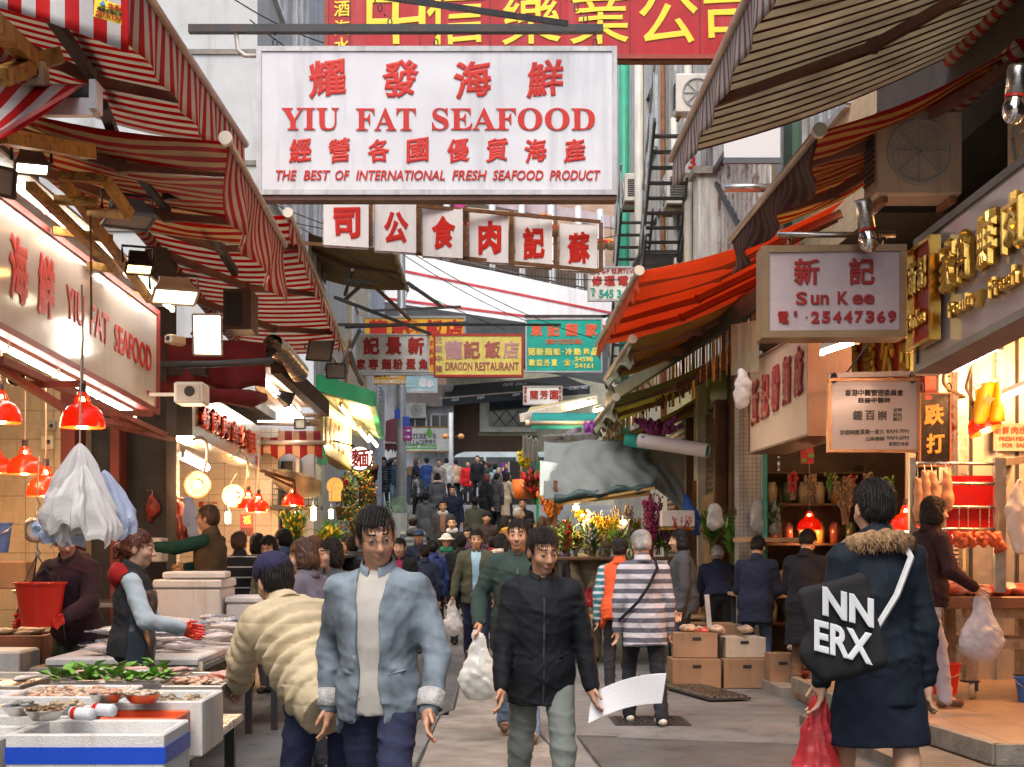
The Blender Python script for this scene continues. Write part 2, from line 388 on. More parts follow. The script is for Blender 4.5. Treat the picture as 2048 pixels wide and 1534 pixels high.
# ------------------------------------------------------------------ buildings
def building(label, cat='building', loc=(0, 0, 0)): return thing('building', label, cat, loc)
def windows(t, rects, plane, glassm=WINDOW, framem=ALU, bars=1):
    """rects (a0,z0,a1,z1) on a wall; plane ('x',value,+-1) or ('y',value,-1)"""
    ax, c, sgn = plane
    for a0, z0, a1, z1 in rects:
        q = (lambda a, z, o=0.: (c+sgn*o, a, z)) if ax == 'x' else (lambda a, z, o=0.: (a, c+sgn*o, z))
        f = MB()
        for (p, s) in (((a0, z0), (a1, z0)), ((a0, z1), (a1, z1)), ((a0, z0), (a0, z1)), ((a1, z0), (a1, z1))): f.bar(q(*p, .03), q(*s, .03), .07, .07)
        for k in range(1, bars+1):
            a = a0+(a1-a0)*k/(bars+1); f.bar(q(a, z0, .03), q(a, z1, .03), .04, .05)
        fo = f.build('window', framem, t)
        g = MB(); g.quad(q(a0, z0, .012), q(a1, z0, .012), q(a1, z1, .012), q(a0, z1, .012)); go = g.build('pane', glassm, fo)
# left near building: open shops below, sooty wall above
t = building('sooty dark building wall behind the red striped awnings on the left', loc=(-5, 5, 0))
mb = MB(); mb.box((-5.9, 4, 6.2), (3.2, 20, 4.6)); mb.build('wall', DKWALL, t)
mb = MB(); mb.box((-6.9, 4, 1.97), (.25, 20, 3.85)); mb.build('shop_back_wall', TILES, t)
mb = MB(); mb.box((-5.45, 14.1, 1.97), (2.72, .2, 3.85)); mb.build('partition_wall', TILEW, t)
mb = MB(); mb.box((-4.02, 14.2, 1.97), (.14, .4, 3.85)); mb.box((-3.62, 14.4, 1.97), (.09, .3, 3.85)); mb.build('door_post', mat('dark_red_timber', (.2, .035, .02), .6, var=.3), t)
mb = MB(); mb.box((-3.62, 14.75, 1.97), (.72, .06, 3.85)); mb.build('door', DKWALL, t)
mb = MB(); mb.box((-3.3, 14.9, 2.3), (.22, .5, 4.5)); mb.build('pillar', DKWALL, t)
# meat shop (second on the left)
t = building('small meat shop with pale tiled wall under the slanted silver sign', 'shop', (-4, 17, 0))
mb = MB(); mb.box((-4.4, 20.2, 1.6), (3.2, .2, 3.1)); mb.build('back_wall', mat('white_wall_tile', (.66, .58, .5), .25, var=.06, tile=(.22, .22, (.35, .28, .22), (0, 2)), bump=.2), t)
mb = MB(); mb.box((-3.72, 17.3, 1.6), (.16, .34, 3.1)); mb.build('pillar', mat('white_wall_tile', (0, 0, 0)), t)
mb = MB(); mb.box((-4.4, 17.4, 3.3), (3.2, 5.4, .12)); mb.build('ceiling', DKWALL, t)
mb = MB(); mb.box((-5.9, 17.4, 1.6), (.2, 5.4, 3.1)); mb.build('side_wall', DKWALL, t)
# tall pale building behind
t = building('tall pale stucco building with dirty streaks beside the hanging sign', loc=(-6, 27, 0))
mb = MB(); mb.box((-6.6, 27.6, 7.5), (6.9, 14.2, 16)); mb.build('wall', STUCCO, t)
mb = MB()
for z in (6.05, 7.0, 8.6): mb.box((-5, 20.49, z), (3.7, .03, .07))
mb.build('band', GRAN, t)
windows(t, [(21.7, 6.8, 23.2, 8.6), (24.4, 6.8, 26.2, 8.6), (27.5, 6.8, 29.3, 8.6), (24.4, 10, 26.2, 11.8), (21.7, 10, 23.2, 11.8)], ('x', -3.15, 1))
windows(t, [(22, 3.6, 24, 5.2), (26, 3.8, 28, 5.4), (30, 4, 32, 5.6)], ('x', -3.15, 1))
t = building('low bluish white rendered shop side with a dark doorway', 'shop', (-3, 21, 0))
mb = MB(); mb.box((-2.92, 20.7, 2.4), (1.15, .3, 4.8)); mb.build('wall', BLUEW, t)
mb = MB(); mb.box((-2.72, 20.5, 1.4), (.17, .12, 2.6)); mb.build('door', BLACK, t)
mb = MB(); mb.box((-3.05, 20.48, 1.4), (.04, .12, 2.7)); mb.box((-2.56, 20.48, 1.4), (.05, .12, 2.7)); mb.build('door_frame', ALU, t)
# noodle shop with green roof
t = building('warmly lit noodle shop with a green sheet roof and cream sign', 'shop', (-2.5, 25, 0))
mb = MB(); mb.box((-4.4, 26, 2), (2.2, 8.6, 4)); mb.build('wall', WOOD, t)
mb = MB(); z0 = gz(26); mb.box((-2.9, 21.7, 1.4), (.75, .2, 2.9)); mb.build('side_wall', mat('warm_brown_panel', (.3, .2, .1), .5), t)
mb = MB(); a, b, c, d_ = P(628, 775, 22), P(768, 812, 24), P(766, 870, 29), P(690, 800, 30)
for q0, q1 in ((P(632, 765, 22.2), P(745, 800, 23)), ): mb.bar(q0, q1, .1, .26)
mb.bar(P(745, 800, 23), P(762, 868, 28.5), .1, .2)
mb.build('roof_edge', mat('green_sheet', (.012, .28, .12), .4, var=.2, rust=.15, bump=.1), t)
mb = MB(); mb.add([P(635, 775, 22.3), P(742, 806, 23.1), P(760, 876, 28.5), P(700, 872, 29)], [(0, 1, 2, 3)]); mb.build('roof_soffit', mat('cream_soffit', (.66, .6, .42), .5, wave=(0, .12, 1), bump=.2), t)
mb = MB(); mb.box((-3.25, 25.5, 1.8), (.1, 6, 3)); mb.build('interior_panel', mat('amber_panel', (.55, .33, .1), .4), t)
# far left buildings up to the cross street
t = building('narrow tan tiled block with bamboo poles beyond the tan awning', loc=(-5, 38, 0))
mb = MB(); mb.box((-6.2, 37.6, 8), (6.2, 5.6, 14)); mb.build('wall', MOSAIC, t)
windows(t, [(35.5, 6.2, 37, 7.6), (38, 6.2, 39.6, 7.6), (35.5, 8.6, 37, 10)], ('x', -3.1, 1))
t = building('grey white shop block with louvred shutters near the lamp post', loc=(-5, 44, 0))
mb = MB(); mb.box((-6.3, 43.6, 6.5), (6.6, 6.2, 9)); mb.build('wall', CONC, t)
mb = MB()
for i in range(14): mb.box((-2.97, 44.8, 5.0+i*.11), (.06, 2.2, .05), M=Matrix.Rotation(R(25), 3, 'Y'))
mb.build('louvre', ALU, t)
windows(t, [(41, 5.2, 43, 6.6)], ('x', -3, 1))
# right side: near building, old building with fire stairs
t = building('beige mosaic tiled building above the striped awnings on the right', loc=(5, 6, 0))
mb = MB(); mb.box((6.2, 17.2, 7.15), (4.4, 6, 4.7)); mb.build('wall', MOSAIC, t)
mb = MB(); mb.box((6.2, 4.19, 7.15), (4.4, 20, 4.7)); mb.build('dark_wall', DKWALL, t)  # near stretch of the mosaic wall, awning shade put into its dark colour
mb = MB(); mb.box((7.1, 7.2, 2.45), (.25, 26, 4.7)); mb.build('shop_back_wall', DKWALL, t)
mb = MB(); mb.box((3.93, 17.6, 6.2), (.14, .5, 2.4)); mb.build('ledge', mat('green_trim', (.07, .13, .09), .6), t)
windows(t, [(15.2, 6.2, 16.8, 7.4), (17.2, 6.2, 18.6, 7.4), (12, 6.2, 13.6, 7.4)], ('x', 4.0, -1), bars=3)
t = building('old grimy white building hung with pipes and iron stairs', loc=(5, 28, 0))
mb = MB(); mb.box((6.1, 28.6, 7), (5, 16.8, 14)); mb.build('wall', GRIMY, t)
windows(t, [(21.2, 6.6, 22.2, 8), (24.2, 6.6, 25.4, 8), (27.2, 6.6, 28.6, 8), (30.2, 6.6, 31.6, 8), (33.2, 6.6, 34.6, 8), (24.2, 9.4, 25.4, 10.8), (28.2, 9.4, 29.6, 10.8)], ('x', 3.6, -1))
t = building('rusty corrugated metal shed wall beside the blank banner', 'shed', (3.5, 19, 4))
mb = MB(); mb.sheet(lambda u, v: (3.45+.02*math.sin(u*90), 16.6+3.6*u, 4.4+2.4*v), 90, 2, th=.02); mb.build('corrugated_wall', CORR, t)
mb = MB(); mb.bar((3.4, 16.6, 4.6), (3.4, 20.1, 6.6), .06); mb.bar((3.4, 16.6, 6.8), (3.4, 20.2, 6.8), .08); mb.build('brace', DARKM, t)
t = building('white plastered pier with peeling paint between shed and old building', 'pier', (3.5, 20.4, 0))
mb = MB(); mb.box((3.42, 20.5, 4), (.5, .4, 5.6)); mb.build('shaft', GRIMY, t); mb = MB(); mb.box((3.4, 20.5, 6.84), (.6, .5, .1)); mb.build('cap', GRAN, t)
# right-hand shop rows at street level
t = building('row of brown shuttered shopfronts behind the flower stall', 'shopfront', (3.3, 20, 0))
mb = MB(); mb.box((3.32, 21.6, 1.75), (.08, 5.6, 3.2)); mb.build('shutter', SHUT, t)
mb = MB(); mb.box((3.22, 18.75, 1.75), (.16, .14, 3.3)); mb.box((3.22, 21.3, 1.75), (.16, .14, 3.3)); mb.build('post', WOOD, t)
mb = MB(); mb.box((3.7, 21.6, 3.75), (.8, 5.8, .7)); mb.build('fascia', mat('dull_green_board', (.12, .15, .11), .5, dirt=.5), t)
mb = MB(); mb.box((3.26, 20.1, 1.5), (.04, 1.5, 1.4)); mb.build('notice_board', PLY, t)
t = building('dried goods shop with a dark interior and mosaic pillar', 'shop', (4.5, 16, 0))
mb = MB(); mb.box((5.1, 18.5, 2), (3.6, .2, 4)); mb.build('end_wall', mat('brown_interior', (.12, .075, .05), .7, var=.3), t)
mb = MB(); mb.box((3.25, 16.9, 1.9), (.3, .3, 3.7)); mb.build('pillar', mat('grey_mosaic', (.42, .4, .36), .5, tile=(.05, .05, (.2, .2, .2), (0, 2)), bump=.3), t)
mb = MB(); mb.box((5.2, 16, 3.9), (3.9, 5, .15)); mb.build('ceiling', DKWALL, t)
mb = MB(); mb.box((3.36, 16.55, 1.9), (.05, .05, 3.5)); mb.build('post', mat('teal_post', (.03, .28, .26), .5), t)
mb = MB(); mb.box((4.55, 13.72, 2), (.2, .1, 3.7)); mb.box((4.2, 13.75, 2), (.08, .08, 3.7)); mb.build('door_frame', BRUSHED, t)
t = building('open fronted meat shop lined with warm stainless panels', 'shop', (5, 13, 0))
mb = MB(); mb.box((5.9, 13.62, 2.2), (2.5, .1, 4)); mb.build('back_wall', BRUSHED, t)
mb = MB()
for x in (4.72, 5.16, 5.62): mb.box((x, 13.555, 2.2), (.025, .02, 4))
mb.build('panel_joint', DARKM, t)
mb = MB(); mb.box((4.62, 13.58, 2.2), (.09, .16, 4)); mb.box((4.98, 13.54, 2.2), (.06, .06, 4)); mb.build('door_frame', STEEL, t)
mb = MB(); mb.box((6.6, 11.2, 2.2), (.15, 4.8, 4)); mb.build('side_wall', TILES, t)
mb = MB(); mb.box((5.2, 11.2, 3.6), (3.4, 4.8, .1)); mb.build('ceiling', BRUSHED, t)
# beyond the ramp: cross-street buildings
t = building('cafe with a dark timber front and large opening windows', 'cafe', (2, 58, 3))
mb = MB(); mb.box((2.4, 59, 7.0), (7.2, 2, 8.2)); mb.build('wall', mat('pale_yellow_render', (.56, .52, .36), .7, dirt=.3), t)
a = P(905, 850, 57.8); b = P(1060, 848, 57.8)
mb = MB(); mb.box(((a.x+b.x)/2, 57.9, 5.25), (b.x-a.x+.6, .2, 1.5)); mb.build('timber_band', WOOD, t)
mb = MB(); mb.box((.6, 57.9, 3.7), (3.6, .16, 1.6)); mb.build('ground_floor_front', DKWALL, t)
mb = MB(); mb.box((-.45, 57.88, 6.9), (1.05, .2, 1.9)); mb.build('timber_panel', WOOD, t)
mb = MB(); mb.box((1.3, 57.86, 6.95), (2.3, .2, 1.6)); wf = mb.build('window', mat('white_frame', (.7, .66, .55), .5), t)
mb = MB(); mb.box((1.4, 57.74, 6.95), (1.7, .06, 1.2)); mb.build('pane', WINDOW, wf)
mb = MB()
for i in range(3):
    x = .7+i*.55; mb.bar((x, 57.66, 6.4), (x+.5, 57.66, 7.0), .03); mb.bar((x+.5, 57.66, 6.4), (x, 57.66, 7.0), .03)
mb.build('lattice', DARKM, wf)
t = building('health food shop with white sign and windows above', 'shop', (-3, 57, 3))
mb = MB(); mb.box((-3.1, 58, 5.4), (4.4, 1.6, 5.2)); mb.build('wall', CONC, t)
mb = MB(); mb.box((-2.2, 57.12, 3.9), (2.5, .1, 1.5)); mb.build('shop_window', WINDOW, t)
mb = MB(); mb.box((-2.1, 57.15, 7.5), (2.3, .5, .8)); mb.build('balcony', mat('pinkish_render', (.42, .33, .3), .7, dirt=.3), t)
windows(t, [(-2.9, 5.9, -2.0, 6.8), (-1.8, 5.9, -1.1, 6.8)], ('y', 57.18, -1))
# the great curved white ramp wall with railing and the arcade above it
t = thing('footbridge', 'curved white footbridge parapet with two red stripes above the street', 'footbridge', (1, 52, 9))
def curve_y(px): return 52 - 4*((px-900)/330)**2
def strip(m, name, yt, yb, off=0., th=.35):
    b = MB()
    def fn(u, v):
        px = 690+560*u; d = curve_y(px)-off
        return P(px, yt(px)+(yb(px)-yt(px))*v, d)
    b.sheet(fn, 40, 6, th=-th); return b.build(name, m, t, smooth=False)
top = lambda px: 498+max(0, px-780)*.215 - max(0, 780-px)*.02
bot = lambda px: 592+max(0, px-690)*.148
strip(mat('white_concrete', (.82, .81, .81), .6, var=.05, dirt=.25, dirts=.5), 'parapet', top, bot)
RS = mat('red_stripe_paint', (.5, .05, .06), .5, dirt=.3)
strip(RS, 'stripe', lambda p: top(p)+36-(p-780)*.012, lambda p: top(p)+41-(p-780)*.012, .02, .02)
strip(RS, 'stripe', lambda p: bot(p)-8-(p-690)*.02, lambda p: bot(p)-3-(p-690)*.02, .02, .02)
mb = MB()
def under(u, v):
    px = 690+560*u; p = P(px, bot(px), curve_y(px)); return (p.x, p.y+6*v, p.z-.9*math.sin(v*1.57))
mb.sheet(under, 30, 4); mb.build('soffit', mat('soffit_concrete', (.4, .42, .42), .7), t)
mb = MB()
for i in range(66):
    px = 800+i*6.6; a = P(px, top(px), curve_y(px)+.15); mb.bar(a, a+V((0, 0, .8)), .025)
for h in (.1, .8):
    mb.tube([P(px, top(px), curve_y(px)+.15)+V((0, 0, h)) for px in range(795, 1245, 15)], .03, 6)
mb.build('railing', DARKM, t)
mb = MB()
for px in (893, 985, 1045, 1105, 1160, 1205): a = P(px, top(px), curve_y(px)+.3); mb.tube([a, a+V((0, .9, 3.1))], .13, 10)
mb.build('column', mat('pale_column', (.55, .55, .55), .4), t)
t = building('open arcade with a mauve canopy above the white footbridge', 'arcade', (1, 56, 10))
mb = MB(); mb.bar(P(930, 392, 54), P(1240, 448, 51), .35, .42); mb.build('canopy_edge', mat('mauve_panel', (.42, .34, .36), .5), t)
mb = MB(); mb.add([P(760, 390, 54), P(940, 388, 54), P(1245, 440, 51), P(1200, 440, 62), P(780, 400, 64)], [(0, 1, 2, 3, 4)]); mb.build('canopy', mat('arcade_ceiling', (.6, .58, .52), .5), t)
mb = MB(); mb.box((1, 63.5, 12.5), (12, .3, 9)); mb.build('back_wall', mat('arcade_wall', (.36, .24, .16), .6, var=.3, vs=.8), t)
t = building('white block with a strip of windows at the far end', loc=(4, 66, 8))
mb = MB(); mb.box((5.5, 68, 14), (16, 6, 26)); mb.build('wall', mat('far_white_render', (.72, .73, .74), .7, var=.04, dirt=.15), t)
windows(t, [(2.6, 16.2, 5.6, 17.6), (6.3, 16.2, 7.4, 17.6)], ('y', 65, -1), bars=4)
t = building('grey tower block closing the view behind the red sign', loc=(-6, 70, 8))
mb = MB(); mb.box((-9, 73, 16), (16, 8, 32)); mb.build('wall', mat('far_grey_render', (.5, .53, .55), .7, dirt=.3), t)
# ---- pipes, wall units, stairs
def pipe(pts, r, m, label, name='pipe', group=None, n=8):
    b = MB(); b.tube(pts, r, n); return b.build(name, m, None, label, name.replace('_', ' '), group, smooth=True)
pipe([(3.5, 19.9, 2), (3.5, 19.9, 12)], .055, PIPEB, 'blue grey drain pipe on the white pier', 'drain_pipe')
pipe([(3.52, 23.6, 3), (3.52, 23.6, 12)], .07, PIPEW, 'cream drain pipe near the iron stairs', 'drain_pipe')
pipe([(3.5, 30.5, 4), (3.5, 30.5, 13)], .1, PIPEW, 'thick cream drain pipe at the far end of the old wall', 'drain_pipe')
pipe([(3.5, 22.4, 2.5), (3.5, 23.2, 4.2), (3.5, 24.5, 4.6), (3.48, 25, 9)], .06, PIPEW, 'bent cream pipe crossing the old wall', 'drain_pipe')
pipe([(3.52, 21.4, 3), (3.52, 24.8, 6.0)], .04, PIPEG, 'slanting thin grey pipe on the old wall', 'drain_pipe')
pipe([(3.5, 26.6, 3), (3.5, 26.6, 12)], .05, RUSTY, 'thin rusty pipe on the old wall', 'drain_pipe')
pipe([(3.5, 33.5, 4), (3.5, 33.5, 13)], .13, mat('green_duct', (.03, .3, .2), .5), 'green vertical duct at the far edge of the old wall', 'drain_pipe')
pipe([(-4.22, 13.2, 3.5), (-4.22, 13.2, 10)], .09, PIPEG, 'thick grey soil pipe on the sooty wall', 'drain_pipe')
pipe([(-4.22, 11.2, 4), (-4.22, 11.2, 10)], .05, PIPEW, 'cream soil pipe on the sooty wall', 'drain_pipe')
pipe([(-4.2, 9.2, 4.2), (-4.2, 9.6, 4.9), (-4.2, 13.0, 5.2), (-4.2, 13.6, 5.9)], .07, PIPEG, 'bent grey pipe running along the sooty wall', 'drain_pipe')
for i in range(7):
    y = 8.6+i*.32; pipe([(-4.23, y, 3.9), (-4.23+.03*math.sin(i), y+.05, 5.2), (-4.23, y+.02*i, 8)], .018, (PIPEW, CABLE, PIPEG)[i % 3], 'thin conduit among the conduits on the sooty wall', 'conduit', 'conduits on the sooty wall', 6)
def ac_unit(M, w_, h_, dp, label, body, fan=True, side=True):
    t = thing('air_conditioner', label, 'air conditioner', M=M)
    b = MB(); b.box((0, -dp/2, h_/2), (w_, dp, h_), bev=.02); b.build('casing', body, t, local=True)
    if fan:
        b = MB(); r = min(w_, h_)*.38; b.lathe([(r, 0), (r, .02), (r*.93, .02), (r*.93, 0)], 24, (w_*.08*0, -dp-.0, h_/2), Matrix.Rotation(R(90), 3, 'X'))
        for k in range(5): b.lathe([(r*(k+1)/6+.004, .008), (r*(k+1)/6-.004, .008)], 24, (0, -dp, h_/2), Matrix.Rotation(R(90), 3, 'X'))
        for k in range(8): a = k*math.pi/4; b.bar((0, -dp-.012, h_/2), (r*math.cos(a), -dp-.012, h_/2+r*math.sin(a)), .012)
        b.build('fan_grille', mat('grille_grey', (.3, .3, .3), .5), t, local=True)
    b = MB()
    for k in range(9): b.box((w_/2+.006, -dp/2, h_*.2+k*h_*.07), (.012, dp*.7, h_*.035))
    for k in range(9): b.box((-w_/2-.006, -dp/2, h_*.2+k*h_*.07), (.012, dp*.7, h_*.035))
    b.build('side_louvre', DARKM, t, local=True)
    b = MB(); b.bar((-w_*.4, 0, -.03), (-w_*.4, -dp, -.03), .04); b.bar((w_*.4, 0, -.03), (w_*.4, -dp, -.03), .04); b.build('bracket', RUSTY, t, local=True)
    return t
ACW = mat('off_white_casing', (.6, .58, .52), .5, var=.06, dirt=.4); ACB = mat('beige_casing', (.42, .34, .25), .5, var=.08, dirt=.4)
right = lambda x, y, z: Matrix.Translation((x, y, z)) @ Matrix.Rotation(R(-90), 4, 'Z')      # back against a right-hand wall
left = lambda x, y, z: Matrix.Translation((x, y, z)) @ Matrix.Rotation(R(90), 4, 'Z')
facing = lambda x, y, z: Matrix.Translation((x, y, z))
ac_unit(facing(3.25, 21.2, 7.85), .62, .58, .3, 'white air conditioner with round fan grille above the red numeral', ACW)
ac_unit(right(3.6, 24.6, 7.3), .8, .6, .35, 'small white air conditioner among the iron stairs', ACW)
ac_unit(right(3.6, 31, 8.9), .9, .6, .4, 'weathered air conditioner high on the old wall', ACW)
ac_unit(right(3.6, 34, 5.2), .9, .6, .4, 'low air conditioner at the far end of the old wall', ACW)
t = thing('meter_box', 'white box painted with a red number 3', 'box', (3.3, 22, 7))
mb = MB(); mb.box((3.32, 22, 7.38), (.3, .25, .34), bev=.015); mb.build('casing', WHITE, t)
L = Lettering(frame((3.32, 21.875, 7.38), (1, 0, 0), (0, 0, 1))); L.put('3', 0, 0, None, .2, .03, brush=.4); L.build(t, REDL, 'numeral')
ac_unit(facing(3.2, 10.6, 4.0), .62, .62, .34, 'beige air conditioner facing the street above the gold lettered board', ACB)
ac_unit(right(3.9, 9.0, 3.72), .85, .85, .38, 'tall beige air conditioner with louvred side high on the right', ACB)
ac_unit(right(3.92, 7.75, 4.1), .9, .95, .4, 'near air conditioner with large fan at the top right edge', ACB)
ac_unit(left(-3.95, 14.9, 3.62), .9, .8, .4, 'beige air conditioner with white grid side beside the dark wall', ACB)
t = thing('cooling_box', 'brown slatted cooling box under the striped awning', 'cooling box', P(480, 650, 15.6))
mb = MB(); p = P(482, 655, 15.6); mb.box(p+V((0, 0, .16)), (.3, .5, .44)); mb.build('casing', mat('brown_casing', (.1, .05, .03), .5), t)
mb = MB(); mb.box(p+V((-.04, -.26, .16)), (.18, .02, .36)); mb.build('opening', BLACK, t)
# iron stairs on the old wall
def stair(y0, z0, label):
    t = thing('iron_stair', label, 'fire escape', (3.3, y0, z0), 'black iron stairs on the old white wall')
    b = MB()
    for i in range(8): b.box((3.15, y0-i*.2, z0+.05+i*.2), (.62, .17, .025))
    b.build('tread', DARKM, t)
    b = MB()
    for x in (2.84, 3.46): b.bar((x, y0+.15, z0-.1), (x, y0-1.6, z0+1.65), .04, .14)
    b.build('stringer', DARKM, t)
    b = MB()
    for k in range(4): y, z = y0-k*.5, z0+k*.5; b.bar((2.84, y, z), (2.84, y, z+.95), .03)
    b.bar((2.84, y0, z0+.95), (2.84, y0-1.6, z0+2.55), .035); b.build('handrail', mat('grey_rail', (.3, .33, .36), .5, rust=.3), t)
    b = MB()
    for k in range(6): b.box((3.15, y0+.2+k*.16, z0-.12), (.75, .05, .03))
    b.bar((2.8, y0+1.05, z0-.14), (2.8, y0+.1, z0-.14), .05); b.bar((3.5, y0+1.05, z0-.14), (3.5, y0+.1, z0-.14), .05)
    b.bar((2.84, y0+.9, z0-.16), (3.58, y0+.9, z0-.9), .04); b.build('landing', DARKM, t)
for y, z, l in ((25.4, 5.0, 'lowest flight of black iron stairs on the old white wall'), (24.2, 6.6, 'black iron stair flight beneath the white air conditioner'),
             (29.4, 6.4, 'black iron stair flight just beside the white hanging sign'), (30.5, 4.6, 'lowest far flight of iron stairs beyond the white hanging sign')): stair(y, z, l)
# ------------------------------------------------------------------ signs
def board(t, M, w_, h_, dp, face, frm, fw=.035, lip=.012):
    b = MB(); q = lambda x, y, z: M @ V((x, y, z))
    def bx(c, d):
        x, y, z = (k/2 for k in d); c = V(c)
        vs = [M @ (c+V((a, e, f))) for a in (-x, x) for e in (-y, y) for f in (-z, z)]
        b.add(vs, [(0, 1, 3, 2), (4, 6, 7, 5), (0, 4, 5, 1), (2, 3, 7, 6), (0, 2, 6, 4), (1, 5, 7, 3)])
    bx((w_/2, h_/2, -dp/2), (w_-2*fw*.6, h_-2*fw*.6, dp-.004)); b.build('panel', face, t)
    if frm:
        b = MB()
        def bx2(c, d):
            x, y, z = (k/2 for k in d); c = V(c)
            vs = [M @ (c+V((a, e, f))) for a in (-x, x) for e in (-y, y) for f in (-z, z)]
            b.add(vs, [(0, 1, 3, 2), (4, 6, 7, 5), (0, 4, 5, 1), (2, 3, 7, 6), (0, 2, 6, 4), (1, 5, 7, 3)])
        bx2((w_/2, fw/2, -dp/2+lip/2), (w_, fw, dp+lip)); bx2((w_/2, h_-fw/2, -dp/2+lip/2), (w_, fw, dp+lip))
        bx2((fw/2, h_/2, -dp/2+lip/2), (fw, h_-2*fw-.002, dp+lip)); bx2((w_-fw/2, h_/2, -dp/2+lip/2), (fw, h_-2*fw-.002, dp+lip))
        b.build('frame', frm, t)
def sign(label, x0, y0, x1, y1, d, texts, face, frm, dp=.1, fw=.03, yaw=0., cat='sign', name='hanging_sign', dy=0., group=None):
    """a board facing the camera side of the street; rectangle and writing given where they show at distance d"""
    o = P(x0, y1, d); k = d/F; M = frame(o, (math.cos(yaw), math.sin(yaw), -dy), (0, 0, 1))
    t = thing(name, label, cat, o, group); board(t, M, (x1-x0)*k, (y1-y0)*k, dp, face, frm, fw)
    for m, items in texts:
        L = Lettering(M)
        for it in items:
            s, cx, cy, w_, h_ = it[:5]; kw = it[5] if len(it) > 5 else {}
            L.put(s, (cx-x0)*k, (y1-cy)*k, w_ and w_*k, h_ and h_*k, **kw)
        L.build(t, m)
    return t
def spread(s, xs, y, w_, h_, **k): return [(c, x, y, w_, h_, k) for c, x in zip(s, xs)]
def chain(t, a, b, name='chain', r=.014):
    m = MB(); a, b = V(a), V(b); n = max(2, int((b-a).length/.07))
    for i in range(n):
        p = a+(b-a)*((i+.5)/n); ax = (Matrix.Rotation(R(90), 3, 'X') if i % 2 else Matrix.Rotation(R(90), 3, 'Y'))
        ring = [p + ax @ V((.022*math.cos(k), .022*math.sin(k), 0)) + V((0, 0, .018*math.sin(k) if i % 2 else .018*math.cos(k))) for k in [j*math.pi/4 for j in range(9)]]
        m.tube(ring, r*.5, 5, False)
    return m.build(name, DARKM, t)
# 1 big white hanging sign
D = 14.2
t = sign('big white hanging seafood sign with red characters over the street', 513, 93, 1234, 390, D, [
    (REDL, spread('耀發海鮮', (655, 800, 945, 1090), 158, 74, 74, bold=.03, brush=.35)
     + [(serif(s), cx, 239, w_, 45, dict(bold=.004)) for s, cx, w_ in (('YIU', 621, 114), ('FAT', 772, 120), ('SEAFOOD', 1027, 326))]
     + spread('經營各國優質海產', (601, 679, 758, 836, 917, 994, 1071, 1149), 301, 44, 47, bold=.033, brush=.35)
     + [(s, cx, 351, w_, 20, dict(bold=.02, shear=.22)) for s, cx, w_ in (('THE', 573, 42), ('BEST', 634, 54), ('OF', 685, 29), ('INTERNATIONAL', 801, 178), ('FRESH', 939, 70), ('SEAFOOD', 1036, 102), ('PRODUCT', 1150, 102))])],
    SIGNW, mat('sign_frame_grey', (.5, .51, .52), .5, .3, dirt=.6, dirtc=(.1, .06, .04)), dp=.2, fw=.05)
k = D/F
mb = MB(); a, b = P(514, 388, D), P(1234, 388, D); mb.box(((a.x+b.x)/2, D+.1, a.z-.035), (b.x-a.x, .19, .05)); mb.build('base_trim', mat('brown_trim', (.1, .05, .035), .6, rust=.5), t)
for px in (550, 872, 1190): chain(t, P(px, 62, D-.0), P(px, 94, D), 'chain')
t = thing('sign_bracket', 'long dark steel beam from the pale building carrying the big white sign', 'steel beam', P(380, 58, D))
mb = MB(); mb.bar(P(378, 59, D), P(1206, 59, D), .09, .075); mb.build('beam', DARKM, t)
mb = MB(); mb.bar(P(660, -22, 13.2), P(1135, 48, 14.0), .05, .05); mb.build('stay_bar', DARKM, t)
chain(t, P(745, -5, D), P(785, 52, D), 'stay_chain'); chain(t, P(1120, -25, D), P(1185, 56, D), 'stay_chain')
mb = MB(); mb.tube([P(465, 62, D), P(472, 64, D), P(476, 100, D), P(490, 112, D), P(512, 112, D)], .022, 8); mb.build('cable_pipe', PIPEW, t, smooth=True)
# 2 red sign behind
D = 17.
REDP = mat('red_sign_panel', (.4, .008, .01), .3, var=.1, dirt=.6, dirts=1.2, dirtc=(.5, .1, .1), bump=.02)
t = sign('huge red sign with yellow characters at the top of the view', 648, -150, 1500, 118, D, [
    (YELL, spread('中信藥業公司', (792, 912, 1062, 1200, 1336, 1465), 30, 118, 118, bold=.006, brush=.15) + spread('酒汽水', (684, 684, 684), 0, 34, 36, bold=.02)[:0]
     + [(c, 684, y, 32, 32, dict(bold=.015, brush=.15)) for c, y in zip('煙酒汽水', (-24, 18, 57, 92))])], REDP, mat('red_frame', (.3, .05, .03), .5, rust=.3), dp=.16, fw=.05)
mb = MB()
for px in (700, 840, 980, 1120, 1260, 1400): mb.bar(P(px, 114, D-.005), P(px, -140, D-.005), .012, .008)
mb.build('panel_joint', mat('joint_red', (.2, .01, .015), .5), t)
mb = MB(); mb.bar(P(640, 122, D+.08), P(1500, 122, D+.08), .12, .06); mb.bar(P(1500, 60, D+.1), (4.0, D+.1, 8.2), .08); mb.build('support', RUSTY, t)
